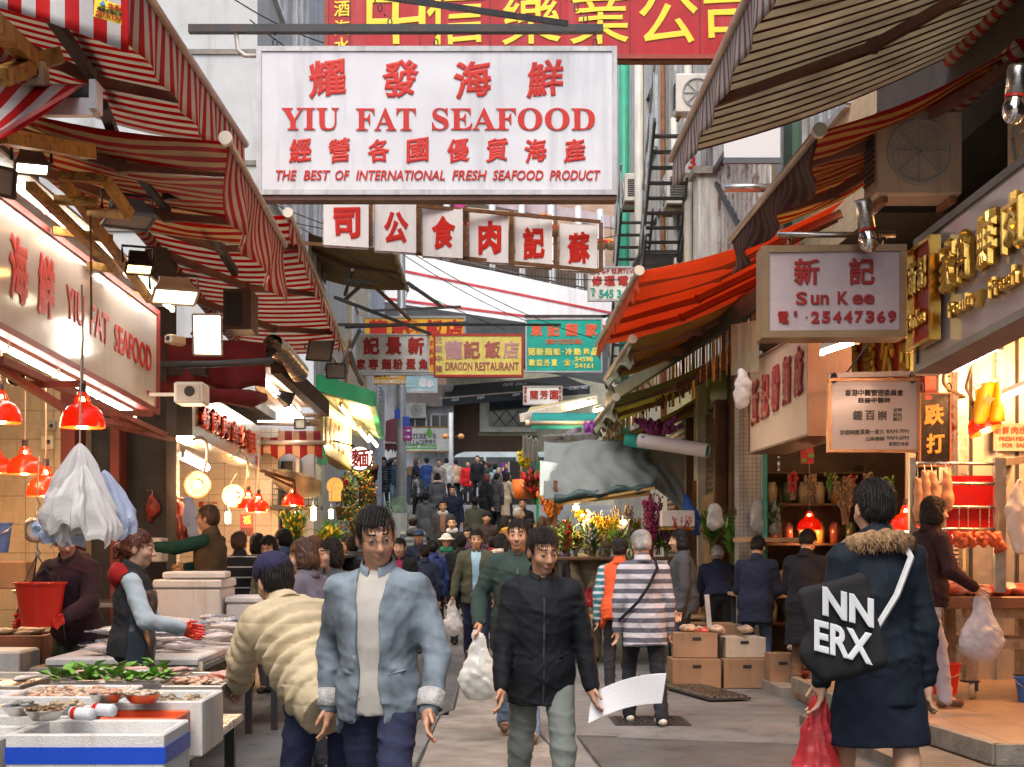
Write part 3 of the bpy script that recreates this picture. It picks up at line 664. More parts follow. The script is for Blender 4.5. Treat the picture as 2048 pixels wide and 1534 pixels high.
# 3 six white squares
cols = '司公食肉記蘇'
xs = ((648, 735), (750, 831), (846, 925), (940, 1017), (1031, 1105), (1120, 1196)); tp = (397, 405, 414, 424, 436, 448); bt = (490, 501, 512, 522, 532, 540)
t = thing('hanging_sign', 'row of six white square panels each with one red character', 'sign', P(648, 490, 19))
SQW = mat('white_enamel', (.84, .83, .81), .35, var=.04, rust=.04, dirt=.25, dirtc=(.3, .14, .06))
for i, (c, (a, b), y0, y1) in enumerate(zip(cols, xs, tp, bt)):
    d = 19+i*.38; k = d/F; o = P(a, y1, d); M = frame(o, (1, .3, 0), (0, 0, 1)); w_ = (b-a)*k*1.05; h_ = (y1-y0)*k
    q = MB(); vs = [M @ V((x, y, z)) for x in (0, w_) for y in (0, h_) for z in (-.03, 0)]
    q.add(vs, [(0, 1, 3, 2), (4, 6, 7, 5), (0, 4, 5, 1), (2, 3, 7, 6), (0, 2, 6, 4), (1, 5, 7, 3)]); po = q.build('panel', SQW, t)
    L = Lettering(M); L.put(c, w_*.5, h_*.5, w_*.6, h_*.68, bold=.045, brush=.35); L.build(po, REDL, 'character')
    q = MB()
    for (p, s) in (((0, 0), (w_, 0)), ((0, h_), (w_, h_)), ((0, 0), (0, h_)), ((w_, 0), (w_, h_))): q.bar(M @ V((*p, -.025)), M @ V((*s, -.025)), .014, .05)
    q.build('rim', mat('rusty_white_rim', (.55, .5, .45), .6, rust=.75, vs=5), po)
mb = MB()
for y in (0, 1):
    mb.bar(P(560 if y else 640, (tp[0]-2) if not y else bt[0]-8, 19.05), P(1200, (tp[5]-4) if not y else bt[5]+2, 20.95), .045, .045)
for i in range(6): mb.bar(P(xs[i][1]+6, tp[i]-2, 19.3+i*.38), P(xs[i][1]+6, bt[i]+3, 19.3+i*.38), .06, .04)
mb.build('support', RUSTY, t)
# 4 small signs further up
TEALL = mat('teal_letters', (.01, .3, .24), .4, bump=0)
t = sign('white repair shop sign with red and teal writing at the right wall', 1176, 533, 1276, 602, 26, [
    (DREDL, [('6A', 1190, 544, 20, 11, dict(bold=.03)), ('G/F', 1210, 543, 16, 8), ('世界', 1234, 543, 24, 11, dict(bold=.03)), ('TV.VCR', 1262, 543, 34, 10, dict(bold=.02))] + spread('修理電', (1194, 1219, 1246), 562, 22, 20, bold=.045, brush=.2) + [('視', 1268, 562, 18, 20, dict(bold=.045))]),
    (TEALL, [('TEL', 1186, 580, 12, 7, dict(bold=.03)), ('2', 1186, 589, 6, 7, dict(bold=.03)), ('545 3423', 1235, 588, 74, 17, dict(bold=.035))])],
    mat('aged_white_board', (.66, .66, .62), .4, dirt=.3), ALU, dp=.12, fw=.03)
mb = MB(); mb.bar(P(1276, 540, 26.1), (3.62, 26.1, 6.6), .05); mb.build('bracket', DARKM, t)
t = sign('orange yellow restaurant sign with red characters at the back', 725, 632, 932, 750, 34, [
    (REDL, spread('龍記', (757, 802), 657, 38, 36, bold=.045) + spread('飯店', (868, 908), 657, 36, 36, bold=.045) + [('R', 826, 654, 14, 14), ('E', 844, 667, 10, 9)][:0] + [('LK', 826, 656, 20, 14, dict(bold=.02)), ('es', 860, 686, 12, 10, dict(shear=.2)), ('水', 861, 703, 14, 15, dict(bold=.04)), ('飯', 861, 722, 14, 16, dict(bold=.04))])],
    mat('orange_yellow_board', (.85, .45, .015), .35, dirt=.2), mat('board_edge', (.35, .35, .33), .5, rust=.3), dp=.15, fw=.06)
mb = MB(); o = P(826, 656, 33.97); mb.lathe([(.17, 0), (.17, .012), (.15, .012), (.15, 0)], 20, o, Matrix.Rotation(R(90), 3, 'X')); mb.build('emblem_ring', REDL, t)
t = sign('grey white noodle shop sign stained with rust streaks', 711, 668, 859, 745, 28, [
    (DREDL, spread('記景新', (743, 787, 832), 692, 33, 36, bold=.05) + spread('家専麵粉蛋魚', (722, 747, 773, 796, 822, 847), 729, 20, 22, bold=.045))],
    mat('streaked_grey_board', (.68, .7, .69), .45, dirt=.55, dirts=1.6, dirtc=(.3, .23, .08)), ALU, dp=.12, fw=.03)
for px in (725, 786, 846): chain(t, P(px, 660, 28), P(px, 669, 28))
t = sign('yellow restaurant sign with pinkish brown characters', 867, 668, 1047, 754, 30, [
    (mat('faded_pink_letters', (.5, .26, .28), .5, bump=0), spread('龍', (908,), 700, 36, 38, bold=.04) + spread('店', (1022,), 700, 32, 36, bold=.035) + [(c, 878, y, 13, 14, dict(bold=.02)) for c, y in zip('元朗', (680, 698))]),
    (mat('brown_pink_letters', (.36, .1, .09), .5, bump=0), spread('記飯', (944, 985), 700, 33, 36, bold=.045) + [(c, 878, y, 13, 14, dict(bold=.02)) for c, y in zip('中猪', (718, 738))] + [('DRAGON', 918, 733, 54, 17, dict(bold=.03)), ('RESTAURANT', 994, 733, 88, 17, dict(bold=.03))])],
    mat('lemon_board', (.72, .63, .16), .4, dirt=.5, dirtc=(.4, .32, .08)), mat('red_sign_edge', (.38, .03, .025), .5), dp=.2, fw=.045)
t = sign('teal congee shop sign with red and yellow writing', 1051, 637, 1205, 745, 32, [
    (mat('orange_red_letters', (.72, .12, .05), .45, bump=0), spread('東記麵家', (1073, 1107, 1143, 1183), 660, 25, 26, bold=.05) + [('(陳六記主理)', 1128, 684, 74, 12, dict(bold=.02))]),
    (mat('pale_yellow_letters', (.8, .68, .12), .45, bump=0), spread('粥粉麵飯·冷熱飲品', (1063, 1080, 1097, 1114, 1126, 1138, 1155, 1172, 1190), 704, 15, 15, bold=.045)[:4] + spread('冷熱飲品', (1138, 1155, 1172, 1190), 704, 15, 15, bold=.045) + [('·', 1126, 704, 3, 3), ('☎', 1134, 726, 14, 12), (':', 1146, 726, 2, 7)] + spread('歡迎外賣', (1064, 1079, 1094, 1109), 726, 13, 14, bold=.045) + [('54598', 1168, 719, 36, 10, dict(bold=.03)), ('54161', 1168, 732, 36, 10, dict(bold=.03))])],
    mat('teal_board', (.015, .4, .33), .35, dirt=.2), ALU, dp=.15, fw=.03)
mb = MB(); mb.bar(P(1048, 633, 32), P(1212, 633, 32), .06); mb.bar(P(1205, 634, 32), (3.6, 32, 6.8), .06); mb.build('bracket', DARKM, t)
t = sign('small mustard sign of a kitchen with a dark squiggle', 745, 742, 812, 770, 40, [
    (mat('white_letters', (.8, .8, .78), .5, bump=0), [('OW', 753, 764, 14, 7, dict(bold=.02)), ('DOOR', 774, 764, 22, 7, dict(bold=.02)), ('KITCHEN', 798, 764, 29, 7, dict(bold=.02)), ('廚房', 789, 752, 16, 8)]),
    (BLKL, [('en', 760, 749, 26, 11, dict(shear=.3))])], mat('mustard_board', (.62, .33, .06), .5), None, dp=.1)
t = sign('pale blue beauty salon sign with white writing', 803, 742, 875, 786, 41, [
    (mat('white_letters', 'fff'*2), [('Beauty', 826, 750, 30, 8, dict(shear=.25)), ('Charm', 856, 750, 26, 8, dict(shear=.25)), ('Tel 28155806', 828, 781, 40, 4), ('Welcome', 858, 781, 20, 4), ('Facial Services', 818, 773, 22, 4), ('Massage', 814, 765, 14, 4)]),
    (WHITE, [('■', 845, 766, 14, 18), ('●', 860, 768, 13, 16)])], mat('pale_blue_board', (.34, .58, .68), .4), ALU, dp=.1, fw=.04)
t = sign('white tea restaurant sign with red characters above the market roof', 1046, 772, 1125, 810, 30, [
    (DREDL, spread('蘭芳園', (1068, 1088, 1108), 790, 17, 18, bold=.03) + [(c, 1051, y, 6, 7) for c, y in zip('優質茶餐', (777, 785, 794, 802))] + [(c, 1120, y, 6, 7) for c, y in zip('各式意粉', (777, 785, 794, 802))])],
    mat('clean_white_board', (.72, .73, .75), .4), ALU, dp=.1, fw=.02)
t = sign('white health food shop sign with a green leaf', 806, 853, 902, 905, 56.6, [
    (mat('slate_letters', (.09, .09, .13), .5, bump=0), [(serif('NATURE'), 832, 873, 42, 11), (serif('S'), 869, 873, 6, 10), (serif('VILLAGE'), 830, 886, 40, 10), ('樂健坊', 861, 884, 22, 10, dict(bold=.01))]),
    (mat('leaf_green', (.12, .42, .06), .5, bump=0), [('■', 842, 894, 62, 9)]),
    (MATS['clean_white_board'], [('vitamins', 822, 894, 20, 5, dict(lift=.012, bold=.02)), ('✚', 838, 894, 7, 7, dict(lift=.012)), ('Health Food', 857, 894, 31, 5, dict(lift=.012, bold=.02))])],
    mat('ivory_board', (.68, .67, .6), .4), YRUST, dp=.1, fw=.06)
mb = MB(); c = P(858.5, 867, 56.54)
pts = []
for i in range(17):
    a = i/16*2*math.pi; r = .13*(1+.35*math.cos(a)**8*(1 if math.cos(a) > 0 else 0)); pts.append(c+V((r*math.sin(a)*.85, 0, r*math.cos(a)*1.25)))
mb.add(pts[:-1]+[p+V((0, .03, 0)) for p in pts[:-1]], [tuple(range(15, -1, -1))]+[(i, (i+1) % 16, 16+(i+1) % 16, 16+i) for i in range(16)]); mb.build('leaf_emblem', MATS['leaf_green'], t)
# round noodle sign
t = thing('round_sign', 'round white lit sign with one red noodle character', 'sign', P(720, 918, 23.5))
c = P(720, 917, 23.5); rr = 25*23.5/F; Mx = Matrix.Rotation(R(90), 3, 'X')
mb = MB(); mb.lathe([(0, 0), (rr*.93, 0), (rr*.93, -.1)], 36, c, Mx); mb.build('panel', mat('lit_white_acrylic', (.8, .78, .74), .3, emit=((1, .93, .85), 1.)), t)
mb = MB(); mb.lathe([(rr*.93, .012), (rr, .012), (rr, -.12), (0, -.12)], 36, c, Mx); mb.build('rim', DARKM, t)
L = Lettering(frame(c, (1, 0, 0), (0, 0, 1))); L.put('麵', 0, 0, rr*1.5, rr*1.5, bold=.024, brush=.2, lift=.004); L.build(t, REDL, 'character')
mb = MB(); mb.bar(c+V((-.1, .06, rr)), c+V((-.5, .06, rr+.1)), .03); mb.build('bracket', DARKM, t)
# ---- oblique boards along the shops: near end / far end given by pixel and depth
def shopboard(label, pn, dn, ptn, pbn, pf, df, ptf, pbf, texts, face, frm, side, dp=.15, fw=.04, name='shop_sign'):
    """side 'L' reads near to far, 'R' far to near; the board is a parallelogram between its two end edges"""
    nt_, nb, ft, fb = P(pn, ptn, dn), P(pn, pbn, dn), P(pf, ptf, df), P(pf, pbf, df)
    if side == 'L': o, rv, uv = nb, fb-nb, nt_-nb
    else: o, rv, uv = fb, nb-fb, ft-fb
    n = rv.cross(uv).normalized(); M = Matrix(((rv.x, uv.x, n.x, o.x), (rv.y, uv.y, n.y, o.y), (rv.z, uv.z, n.z, o.z), (0, 0, 0, 1)))
    t = thing(name, label, 'sign', o); lw, lh = rv.length, uv.length
    def bx(b, x0, x1, y0, y1, z0, z1):
        vs = [M @ V((x, y, z)) for x in (x0, x1) for y in (y0, y1) for z in (z0, z1)]
        b.add(vs, [(0, 1, 3, 2), (4, 6, 7, 5), (0, 4, 5, 1), (2, 3, 7, 6), (0, 2, 6, 4), (1, 5, 7, 3)])
    b = MB(); bx(b, 0, 1, 0, 1, -dp, 0); b.build('panel', face, t)
    if frm:
        fx, fy = fw/lw, fw/lh; b = MB()
        bx(b, -fx, 1+fx, -fy, 0, -dp-.01, .02); bx(b, -fx, 1+fx, 1, 1+fy, -dp-.01, .02); bx(b, -fx, 0, 0, 1, -dp-.01, .02); bx(b, 1, 1+fx, 0, 1, -dp-.01, .02); b.build('frame', frm, t)
    for m, items in texts:
        L = Lettering(M)
        for it in items:
            s, u, v, w_, h_ = it[:5]; kw = it[5] if len(it) > 5 else {}
            L.put(s, u, v, w_, h_, **kw)
        L.build(t, m)
    return t, M
LITW = mat('lit_white_board', (.6, .54, .5), .16, var=.05, bump=.02, dirt=.15, coat=.5)
t, M = shopboard('long white fascia with red seafood lettering above the fish stall', -60, 9.55, 352, 613, 313, 13.3, 632, 818, [
    (REDL, [('耀', -.02, .52, .12, .6, dict(bold=.045, brush=.2)), ('發', .06, .52, .1, .6, dict(bold=.045, brush=.2)), ('海', .2, .52, .085, .56, dict(bold=.045, brush=.2)), ('鮮', .33, .53, .085, .56, dict(bold=.045, brush=.2)),
            ('YIU', .48, .52, .1, .3, dict(bold=.02)), ('FAT', .62, .5, .11, .29, dict(bold=.02)), ('SEAFOOD', .835, .48, .25, .27, dict(bold=.02)), ('耀發', .95, .12, .04, .05)])],
    LITW, mat('dull_red_frame', (.3, .05, .04), .5), 'L', dp=.16, fw=.05)
def along(u, v, z): return M @ V((u, v, z))
TUBEF = mat('tube_fitting', (.7, .68, .62), .5)
def tube_lamp(a, b, label, m=TUBE, r=.018, group=None, drop=(0, 0, .05)):
    t = thing('fluorescent_lamp', label, 'lamp', a, group); a, b = V(a), V(b); q = MB(); q.tube([a, b], r, 8); q.build('tube', m, t, smooth=True)
    dv = V(drop); q = MB(); q.bar(a+dv, b+dv, .05, .045); u = (b-a).normalized()
    q.bar(a-u*.005, a-u*.03+dv*.1, .04, .05); q.bar(b+u*.005, b+u*.03, .04, .05); q.build('fitting', TUBEF, t); return t
for i in range(4):
    tube_lamp(along(.0+i*.255, 1.07, .14), along(.245+i*.255, 1.07, .14), ('nearest', 'second', 'third', 'farthest')[i]+' fluorescent tube along the top of the long white fascia', group='tubes along the white fascia', drop=(-.03, 0, .03))
for i in range(4):
    tube_lamp(along(-.02+i*.24, -.12, -.12), along(.21+i*.24, -.12, -.12), ('nearest', 'second', 'third', 'farthest')[i]+' fluorescent tube under the long white fascia', glow('fluorescent_tube_low', (1, .9, .8), 18), group='tubes under the white fascia', drop=(0, 0, .05))
mb = MB(); q = [along(-.05, 1.1, .3), along(1.02, 1.12, .24), along(1.02, 1.1, -.2), along(-.05, 1.1, -.2)]
mb.add([p for p in q]+[p+V((0, 0, .02)) for p in q], [(3, 2, 1, 0), (4, 5, 6, 7), (0, 1, 5, 4), (1, 2, 6, 5), (2, 3, 7, 6), (3, 0, 4, 7)])
mb.build('sign_canopy', mat('grey_painted_board', (.45, .45, .4), .6, dirt=.5), None, 'grey board canopy over the fluorescent tubes of the long fascia', 'canopy')
# silver sign with raised red and gold characters
t, M = shopboard('slanted silver sign with red and gold raised characters', 385, 15.6, 770, 872, 522, 19.3, 800, 938, [
    (mat('red_gold_letters', (.5, .07, .03), .25, .6, bump=.05), [(c, .12+i*.135, .5+.0*i, .1, .5, dict(bold=.04, th=.05, brush=.2)) for i, c in enumerate('蘇記肉食公司')] + [('電', .93, .1, .04, .1), ('話', .93, .22, .04, .1)])],
    mat('silver_panel', (.62, .6, .54), .22, .85, var=.08, bump=.03, wave=(1, .17, .3)), None, 'L', dp=.3)
# noodle shop sign
t, M = shopboard('cream sign with dark red characters leaning out of the noodle shop', 645, 22.6, 805, 900, 700, 25.2, 838, 935, [
    (DREDL, [(c, .14+i*.145, .5, .1, .62, dict(bold=.04)) for i, c in enumerate('新景記粉麵')])], mat('cream_board', (.72, .6, .32), .35), mat('gold_trim', (.5, .36, .12), .4, .5), 'L', dp=.2)
# right side
sk = [(DREDL, spread('新記', (1612, 1721), 545, 51, 54, bold=.03) + [('S', 1602, 598, 23, 26, dict(bold=.03)), ('un', 1638, 601, 36, 20, dict(bold=.03)), ('K', 1684, 598, 22, 26, dict(bold=.03)), ('ee', 1724, 601, 44, 20, dict(bold=.03))]
    + [('電', 1566, 636, 22, 25, dict(bold=.03)), ('言', 1590, 628, 9, 12, dict(bold=.02)), ('·', 1612, 636, 4, 4, dict(bold=.03))] + [(c, 1629+i*21.6, 636, 17, 24, dict(bold=.05)) for i, c in enumerate('25447369')])]
t = sign('pink white box sign with dark red writing and phone number in a bronze frame', 1524, 492, 1809, 676, 9.3, sk, mat('pinkish_acrylic', (.6, .46, .47), .25, var=.05, bump=.02, dirt=.1), mat('bronze_frame', (.3, .19, .1), .35, .6, bump=.05), dp=.26, fw=.045, yaw=-.05)
mb = MB(); mb.tube([P(1555, 470, 9.4), P(1790, 470, 9.4)], .02, 8); mb.build('hanging_rail', STEEL, t, smooth=True)
for px in (1580, 1770): chain(t, P(px, 473, 9.4), P(px, 494, 9.4))
t, M = shopboard('long pale shopfront board with raised gold characters on the right', 2110, 7.4, 262, 585, 1838, 9.35, 492, 730, [
    (GOLD, [('家', .33, .62, .13, .42, dict(bold=.04, th=.07)), ('禽', .45, .62, .1, .4, dict(bold=.04, th=.07)), ('鮮', .62, .62, .13, .42, dict(bold=.04, th=.07)), ('肉', .8, .62, .13, .42, dict(bold=.04, th=.07)), ('凍', .95, .62, .13, .42, dict(bold=.04, th=.07)),
            ('Poultry', .44, .25, .25, .16, dict(bold=.03, th=.05)), ('Fresh', .72, .25, .2, .15, dict(bold=.03, th=.05)), ('Meat', .93, .25, .14, .15, dict(bold=.03, th=.05))])],
    mat('pale_glossy_board', (.5, .42, .38), .14, var=.08, bump=.01, coat=.6), mat('grey_trim', (.2, .19, .18), .5, .3), 'R', dp=.2, fw=.05)
# red logo plate on that board
M2 = M @ Matrix.Translation((.03, .12, .03)); t = thing('logo_plate', 'red plate with gold edge and the shop name on the pale board', 'sign', M2 @ V((0, 0, 0)))
mb = MB(); vs = [M2 @ V((x, y, z)) for x in (0, .19) for y in (0, .78) for z in (0, .05)]; fs6 = [(0, 1, 3, 2), (4, 6, 7, 5), (0, 4, 5, 1), (2, 3, 7, 6), (0, 2, 6, 4), (1, 5, 7, 3)]
mb.add(vs, fs6); mb.build('panel', mat('glossy_red', (.42, .012, .01), .15, coat=.5, bump=0), t)
mb = MB()
for a in ((-.015, 0, -.03, .81), (.19, .205, -.03, .81), (0, .19, -.03, 0), (0, .19, .78, .81)): mb.add([M2 @ V((x, y, z)) for x in a[:2] for y in a[2:] for z in (0, .07)], fs6)
mb.build('gold_edge', GOLD, t)
L = Lettering(M2 @ Matrix.Translation((0, 0, .05))); L.put('新', .05, .55, .075, .28, .04, th=.03); L.put('記', .14, .55, .075, .28, .04, th=.03); L.put('SunKee', .095, .2, .15, .14, .03, th=.03); L.build(t, GOLD)
t, M = shopboard('long beige board with red brush characters edged in white', 1618, 13., 685, 868, 1500, 15.2, 728, 905, [
    (mat('crimson_letters', (.3, .03, .035), .35, bump=0), [(c, .13+i*.185, .52+.03*i, .12, .5, dict(bold=.04, brush=.3, th=.03, shear=.1)) for i, c in enumerate('近記粉麵廠')])], BEIGE, mat('brown_edge', (.2, .1, .06), .5), 'R', dp=.38, fw=.02)
t, M = shopboard('deep red wall board with gold characters behind the pale doctor sign', 1850, 12.9, 600, 800, 1664, 15.9, 655, 830, [
    (mat('dull_gold_letters', (.62, .46, .08), .35, .5, bump=.05), [(c, .1+i*.19, .5, .13, .62, dict(bold=.035, th=.05, brush=.2)) for i, c in enumerate('百草藥業公司'[1:])])], mat('deep_red_board', (.36, .035, .03), .45, var=.06), None, 'R', dp=.1)
tube_lamp(P(1645, 706, 12.6), P(1712, 684, 11.8), 'fluorescent tube below the pink white box sign', drop=(0, 0, .05))
for i in range(3): tube_lamp(P(1990-i*60, 640+i*30, 8.2+i*.7)+V((.25, 0, -.02)), P(1950-i*60, 660+i*30, 8.8+i*.7)+V((.25, 0, -.02)), ('nearest', 'middle', 'farthest')[i]+' added tube out of view under the pale gold lettered board', glow('added_peach_tube', (1, .6, .4), 40), .03, group='added tubes under the pale board')  # tubes out of view, added to brighten the clinic sign
GRYL = mat('grey_green_letters', (.12, .13, .12), .5, bump=0)
t = sign('white doctor clinic sign in a copper frame with opening hours', 1656, 757, 1839, 905, 11.2, [
    (BLKL, [('香港中醫管理委員會', 1748, 786, 117, 13, dict(bold=.015)), ('註冊中醫師', 1748, 801, 64, 11, dict(bold=.015))]),
    (GRYL, spread('鍾百崇', (1715, 1740, 1764), 831, 19, 19, bold=.015) + [('全科', 1795, 820, 18, 8, dict(bold=.01)), ('針灸', 1795, 830, 18, 8, dict(bold=.01)), ('跌打', 1795, 839, 18, 8, dict(bold=.01)),
            ('診症時間', 1699, 865, 38, 10, dict(bold=.012)), ('星期一至六', 1744, 864, 48, 10, dict(bold=.012)), ('8AM-7PM', 1795, 863, 44, 8, dict(bold=.012)), ('公衆假期', 1749, 878, 38, 9, dict(bold=.012)), ('9AM-6PM', 1795, 876, 44, 8, dict(bold=.012)), ('星期日休息', 1797, 888, 40, 8, dict(bold=.012))])],
    mat('pink_white_acrylic', (.74, .62, .57), .2, var=.04, bump=.01), mat('copper_frame', (.5, .25, .12), .35, .7), dp=.06, fw=.022)
mb = MB(); mb.bar(P(1660, 752, 11.25), P(1880, 746, 11.25), .05, .04); mb.build('hanging_rail', mat('pinkish_rail', (.6, .5, .45), .4, .3), t)
for px in (1668, 1825): chain(t, P(px, 750, 11.2), P(px, 758, 11.2))
t = sign('black board with two orange characters beside the meat rack', 1838, 786, 1902, 934, 12.9, [
    (mat('orange_letters', (.75, .28, .03), .4, bump=0), [('跌', 1868, 830, 40, 42, dict(bold=.04, brush=.25)), ('打', 1870, 887, 36, 40, dict(bold=.04, brush=.25))])], mat('black_board', (.012, .009, .008), .25, bump=0), mat('orange_edge', (.3, .1, .03), .5), dp=.06, fw=.015)
for px in (1842, 1898): chain(t, P(px, 742, 12.9), P(px, 786, 12.9))
t = sign('white notice selling fresh meat on the back wall', 1984, 843, 2080, 906, 13.45, [
    (mat('orange_red_print', (.6, .1, .03), .5, bump=0), spread('新鮮肉出售', (1995, 2011, 2029, 2046, 2063), 861, 14, 16, bold=.02) + [('FRESH', 2013, 878, 30, 9, dict(bold=.03)), ('MEAT', 2045, 878, 27, 9, dict(bold=.03)), ('FOR', 2015, 891, 21, 9, dict(bold=.03)), ('SALE', 2044, 891, 24, 9, dict(bold=.03))])],
    mat('warm_white_board', (.72, .6, .46), .35), None, dp=.03, name='notice')
t = sign('small white strip with numbers hanging on the teal post', 1552, 910, 1563, 945, 16.3, [(BLKL, [('精', 1557, 920, 8, 9, dict(bold=.02)), ('25', 1557, 934, 8, 7, dict(bold=.02))])], mat('clean_white_board', (1, 1, 1)), None, dp=.01, name='price_tag', cat='tag')
t = sign('red paper poster with a green apple in the dried goods shop', 1598, 890, 1631, 931, 15, [(mat('leaf_green', 'ffffff'), [('●', 1607, 921, 9, 9), ('■', 1622, 912, 12, 7)]), (mat('pink_print', (.7, .2, .2), .5), [('大吉', 1610, 900, 14, 6)])], mat('poster_red', (.5, .03, .05), .5), None, dp=.01, name='poster', cat='poster')
t = sign('white strip with small red characters on the door post', 1900, 800, 1908, 955, 13.3, [(DREDL, [(c, 1904, 815+i*17, 7, 11, dict(bold=.02)) for i, c in enumerate('中醫跌打推拿針')])], mat('warm_white_board', (0, 0, 0)), None, dp=.02, name='notice')
t = sign('white price list taped behind the meat table', 1904, 1092, 1921, 1150, 13.0, [(BLKL, [('══', 1911, 1100+i*9, 11, 3) for i in range(5)])], mat('paper_white', (.62, .5, .42), .6), None, dp=.01, name='notice')
t = sign('yellow paper list taped behind the meat table', 1922, 1092, 1936, 1146, 13.1, [], mat('paper_yellow', (.5, .42, .2), .6), None, dp=.01, name='notice')
t = sign('slippery floor warning notice in the meat shop', 397, 1003, 437, 1015, 19.9, [(DREDL, [('■', 403, 1009, 10, 11), ('小心地滑', 423, 1006, 24, 5), ('SLIPPERY FLOOR', 423, 1012, 24, 3)])], mat('paper_cream', (.7, .62, .52), .6), None, dp=.01, name='notice')
t = sign('red and gold good luck calendar on the far stall', 478, 1026, 510, 1076, 19, [(GOLD, [('福', 494, 1040, 16, 18, dict(bold=.03))]), (BLKL, [('▦', 494, 1064, 24, 18)])], mat('poster_red', (0, 0, 0)), None, dp=.01, name='calendar', cat='calendar')
# sticker on the near awning
# ------------------------------------------------------------------ rounded shapes: fields of distances turned into one skin
class Field:
    """smooth union of capsules, ellipsoids and boxes on a grid; mesh() gives one continuous surface"""
    def __init__(s, h): s.h = h; s.pr = []
    def cap(s, a, b, ra, rb=None, k=.02, puff=0, pitch=.09, flat=None):
        a, b = np.array(a, float), np.array(b, float); rb = ra if rb is None else rb; m = max(ra, rb)+puff
        def f(p):
            ba = b-a; t = np.clip(((p-a) @ ba)/max(1e-9, ba @ ba), 0, 1); q = p-a-t[:, None]*ba
            if flat is not None: q = q/np.array(flat)
            r = ra+(rb-ra)*t
            if puff: r = r+puff*(np.abs(np.sin(t*np.linalg.norm(ba)*math.pi/pitch))-.6)
            return np.sqrt((q*q).sum(1))-r
        fm = 1 if flat is None else max(1, *flat)
        s.pr.append(('u', f, np.minimum(a, b)-m*fm, np.maximum(a, b)+m*fm, k)); return s
    def ell(s, c, r, rot=None, k=.02, op='u'):
        c, r = np.array(c, float), np.array(r, float); Rm = np.array(rot) if rot is not None else None
        def f(p):
            q = p-c
            if Rm is not None: q = q @ Rm
            k0 = np.sqrt(((q/r)**2).sum(1)); k1 = np.sqrt(((q/(r*r))**2).sum(1))+1e-9
            return k0*(k0-1)/k1
        m = r.max() if rot is not None else r; s.pr.append((op, f, c-m, c+m, k)); return s
    def box(s, c, d, rad=.01, rot=None, k=.01, op='u'):
        c, d = np.array(c, float), np.array(d, float)/2-rad; Rm = np.array(rot) if rot is not None else None
        def f(p):
            q = p-c
            if Rm is not None: q = q @ Rm
            q = np.abs(q)-d; return np.sqrt((np.maximum(q, 0)**2).sum(1))+np.minimum(q.max(1), 0)-rad
        m = np.linalg.norm(d)+rad if rot is not None else d+rad; s.pr.append((op, f, c-m, c+m, k)); return s
    def fn(s, f, lo, hi, k=.02, op='u'): s.pr.append((op, f, np.array(lo, float), np.array(hi, float), k)); return s
    def grid(s, post=None, pad=3):
        us = [q for q in s.pr if q[0] == 'u']; h = s.h
        lo = np.min([q[2] for q in us], 0)-pad*h; hi = np.max([q[3] for q in us], 0)+pad*h
        n = np.ceil((hi-lo)/h).astype(int)+1; D = np.full(n, .5)
        ax = [lo[i]+h*np.arange(n[i]) for i in range(3)]
        for op, f, a, b, k in s.pr:
            m = k+2.5*h; i0 = np.clip(((a-m-lo)/h).astype(int), 0, n-1); i1 = np.clip(np.ceil((b+m-lo)/h).astype(int)+1, 1, n)
            if (i1 <= i0).any(): continue
            sl = tuple(slice(x, y) for x, y in zip(i0, i1)); G = np.meshgrid(*[ax[i][sl[i]] for i in range(3)], indexing='ij')
            p = np.stack([g.ravel() for g in G], 1); d = f(p).reshape(G[0].shape); o = D[sl]
            if op == 'u':
                hh = np.maximum(k-np.abs(d-o), 0)/k; D[sl] = np.minimum(d, o)-hh*hh*k*.25
            elif op == 's':
                hh = np.maximum(k-np.abs(-d-o), 0)/k; D[sl] = np.maximum(-d, o)+hh*hh*k*.25
            else: D[sl] = np.maximum(d, o)
        if post is not None:
            G = np.meshgrid(*ax, indexing='ij'); p = np.stack([g.ravel() for g in G], 1); D = post(p, D.ravel()).reshape(n)
        return D, lo
    def mesh(s, post=None):
        D, lo = s.grid(post); return nets(D, lo, s.h)
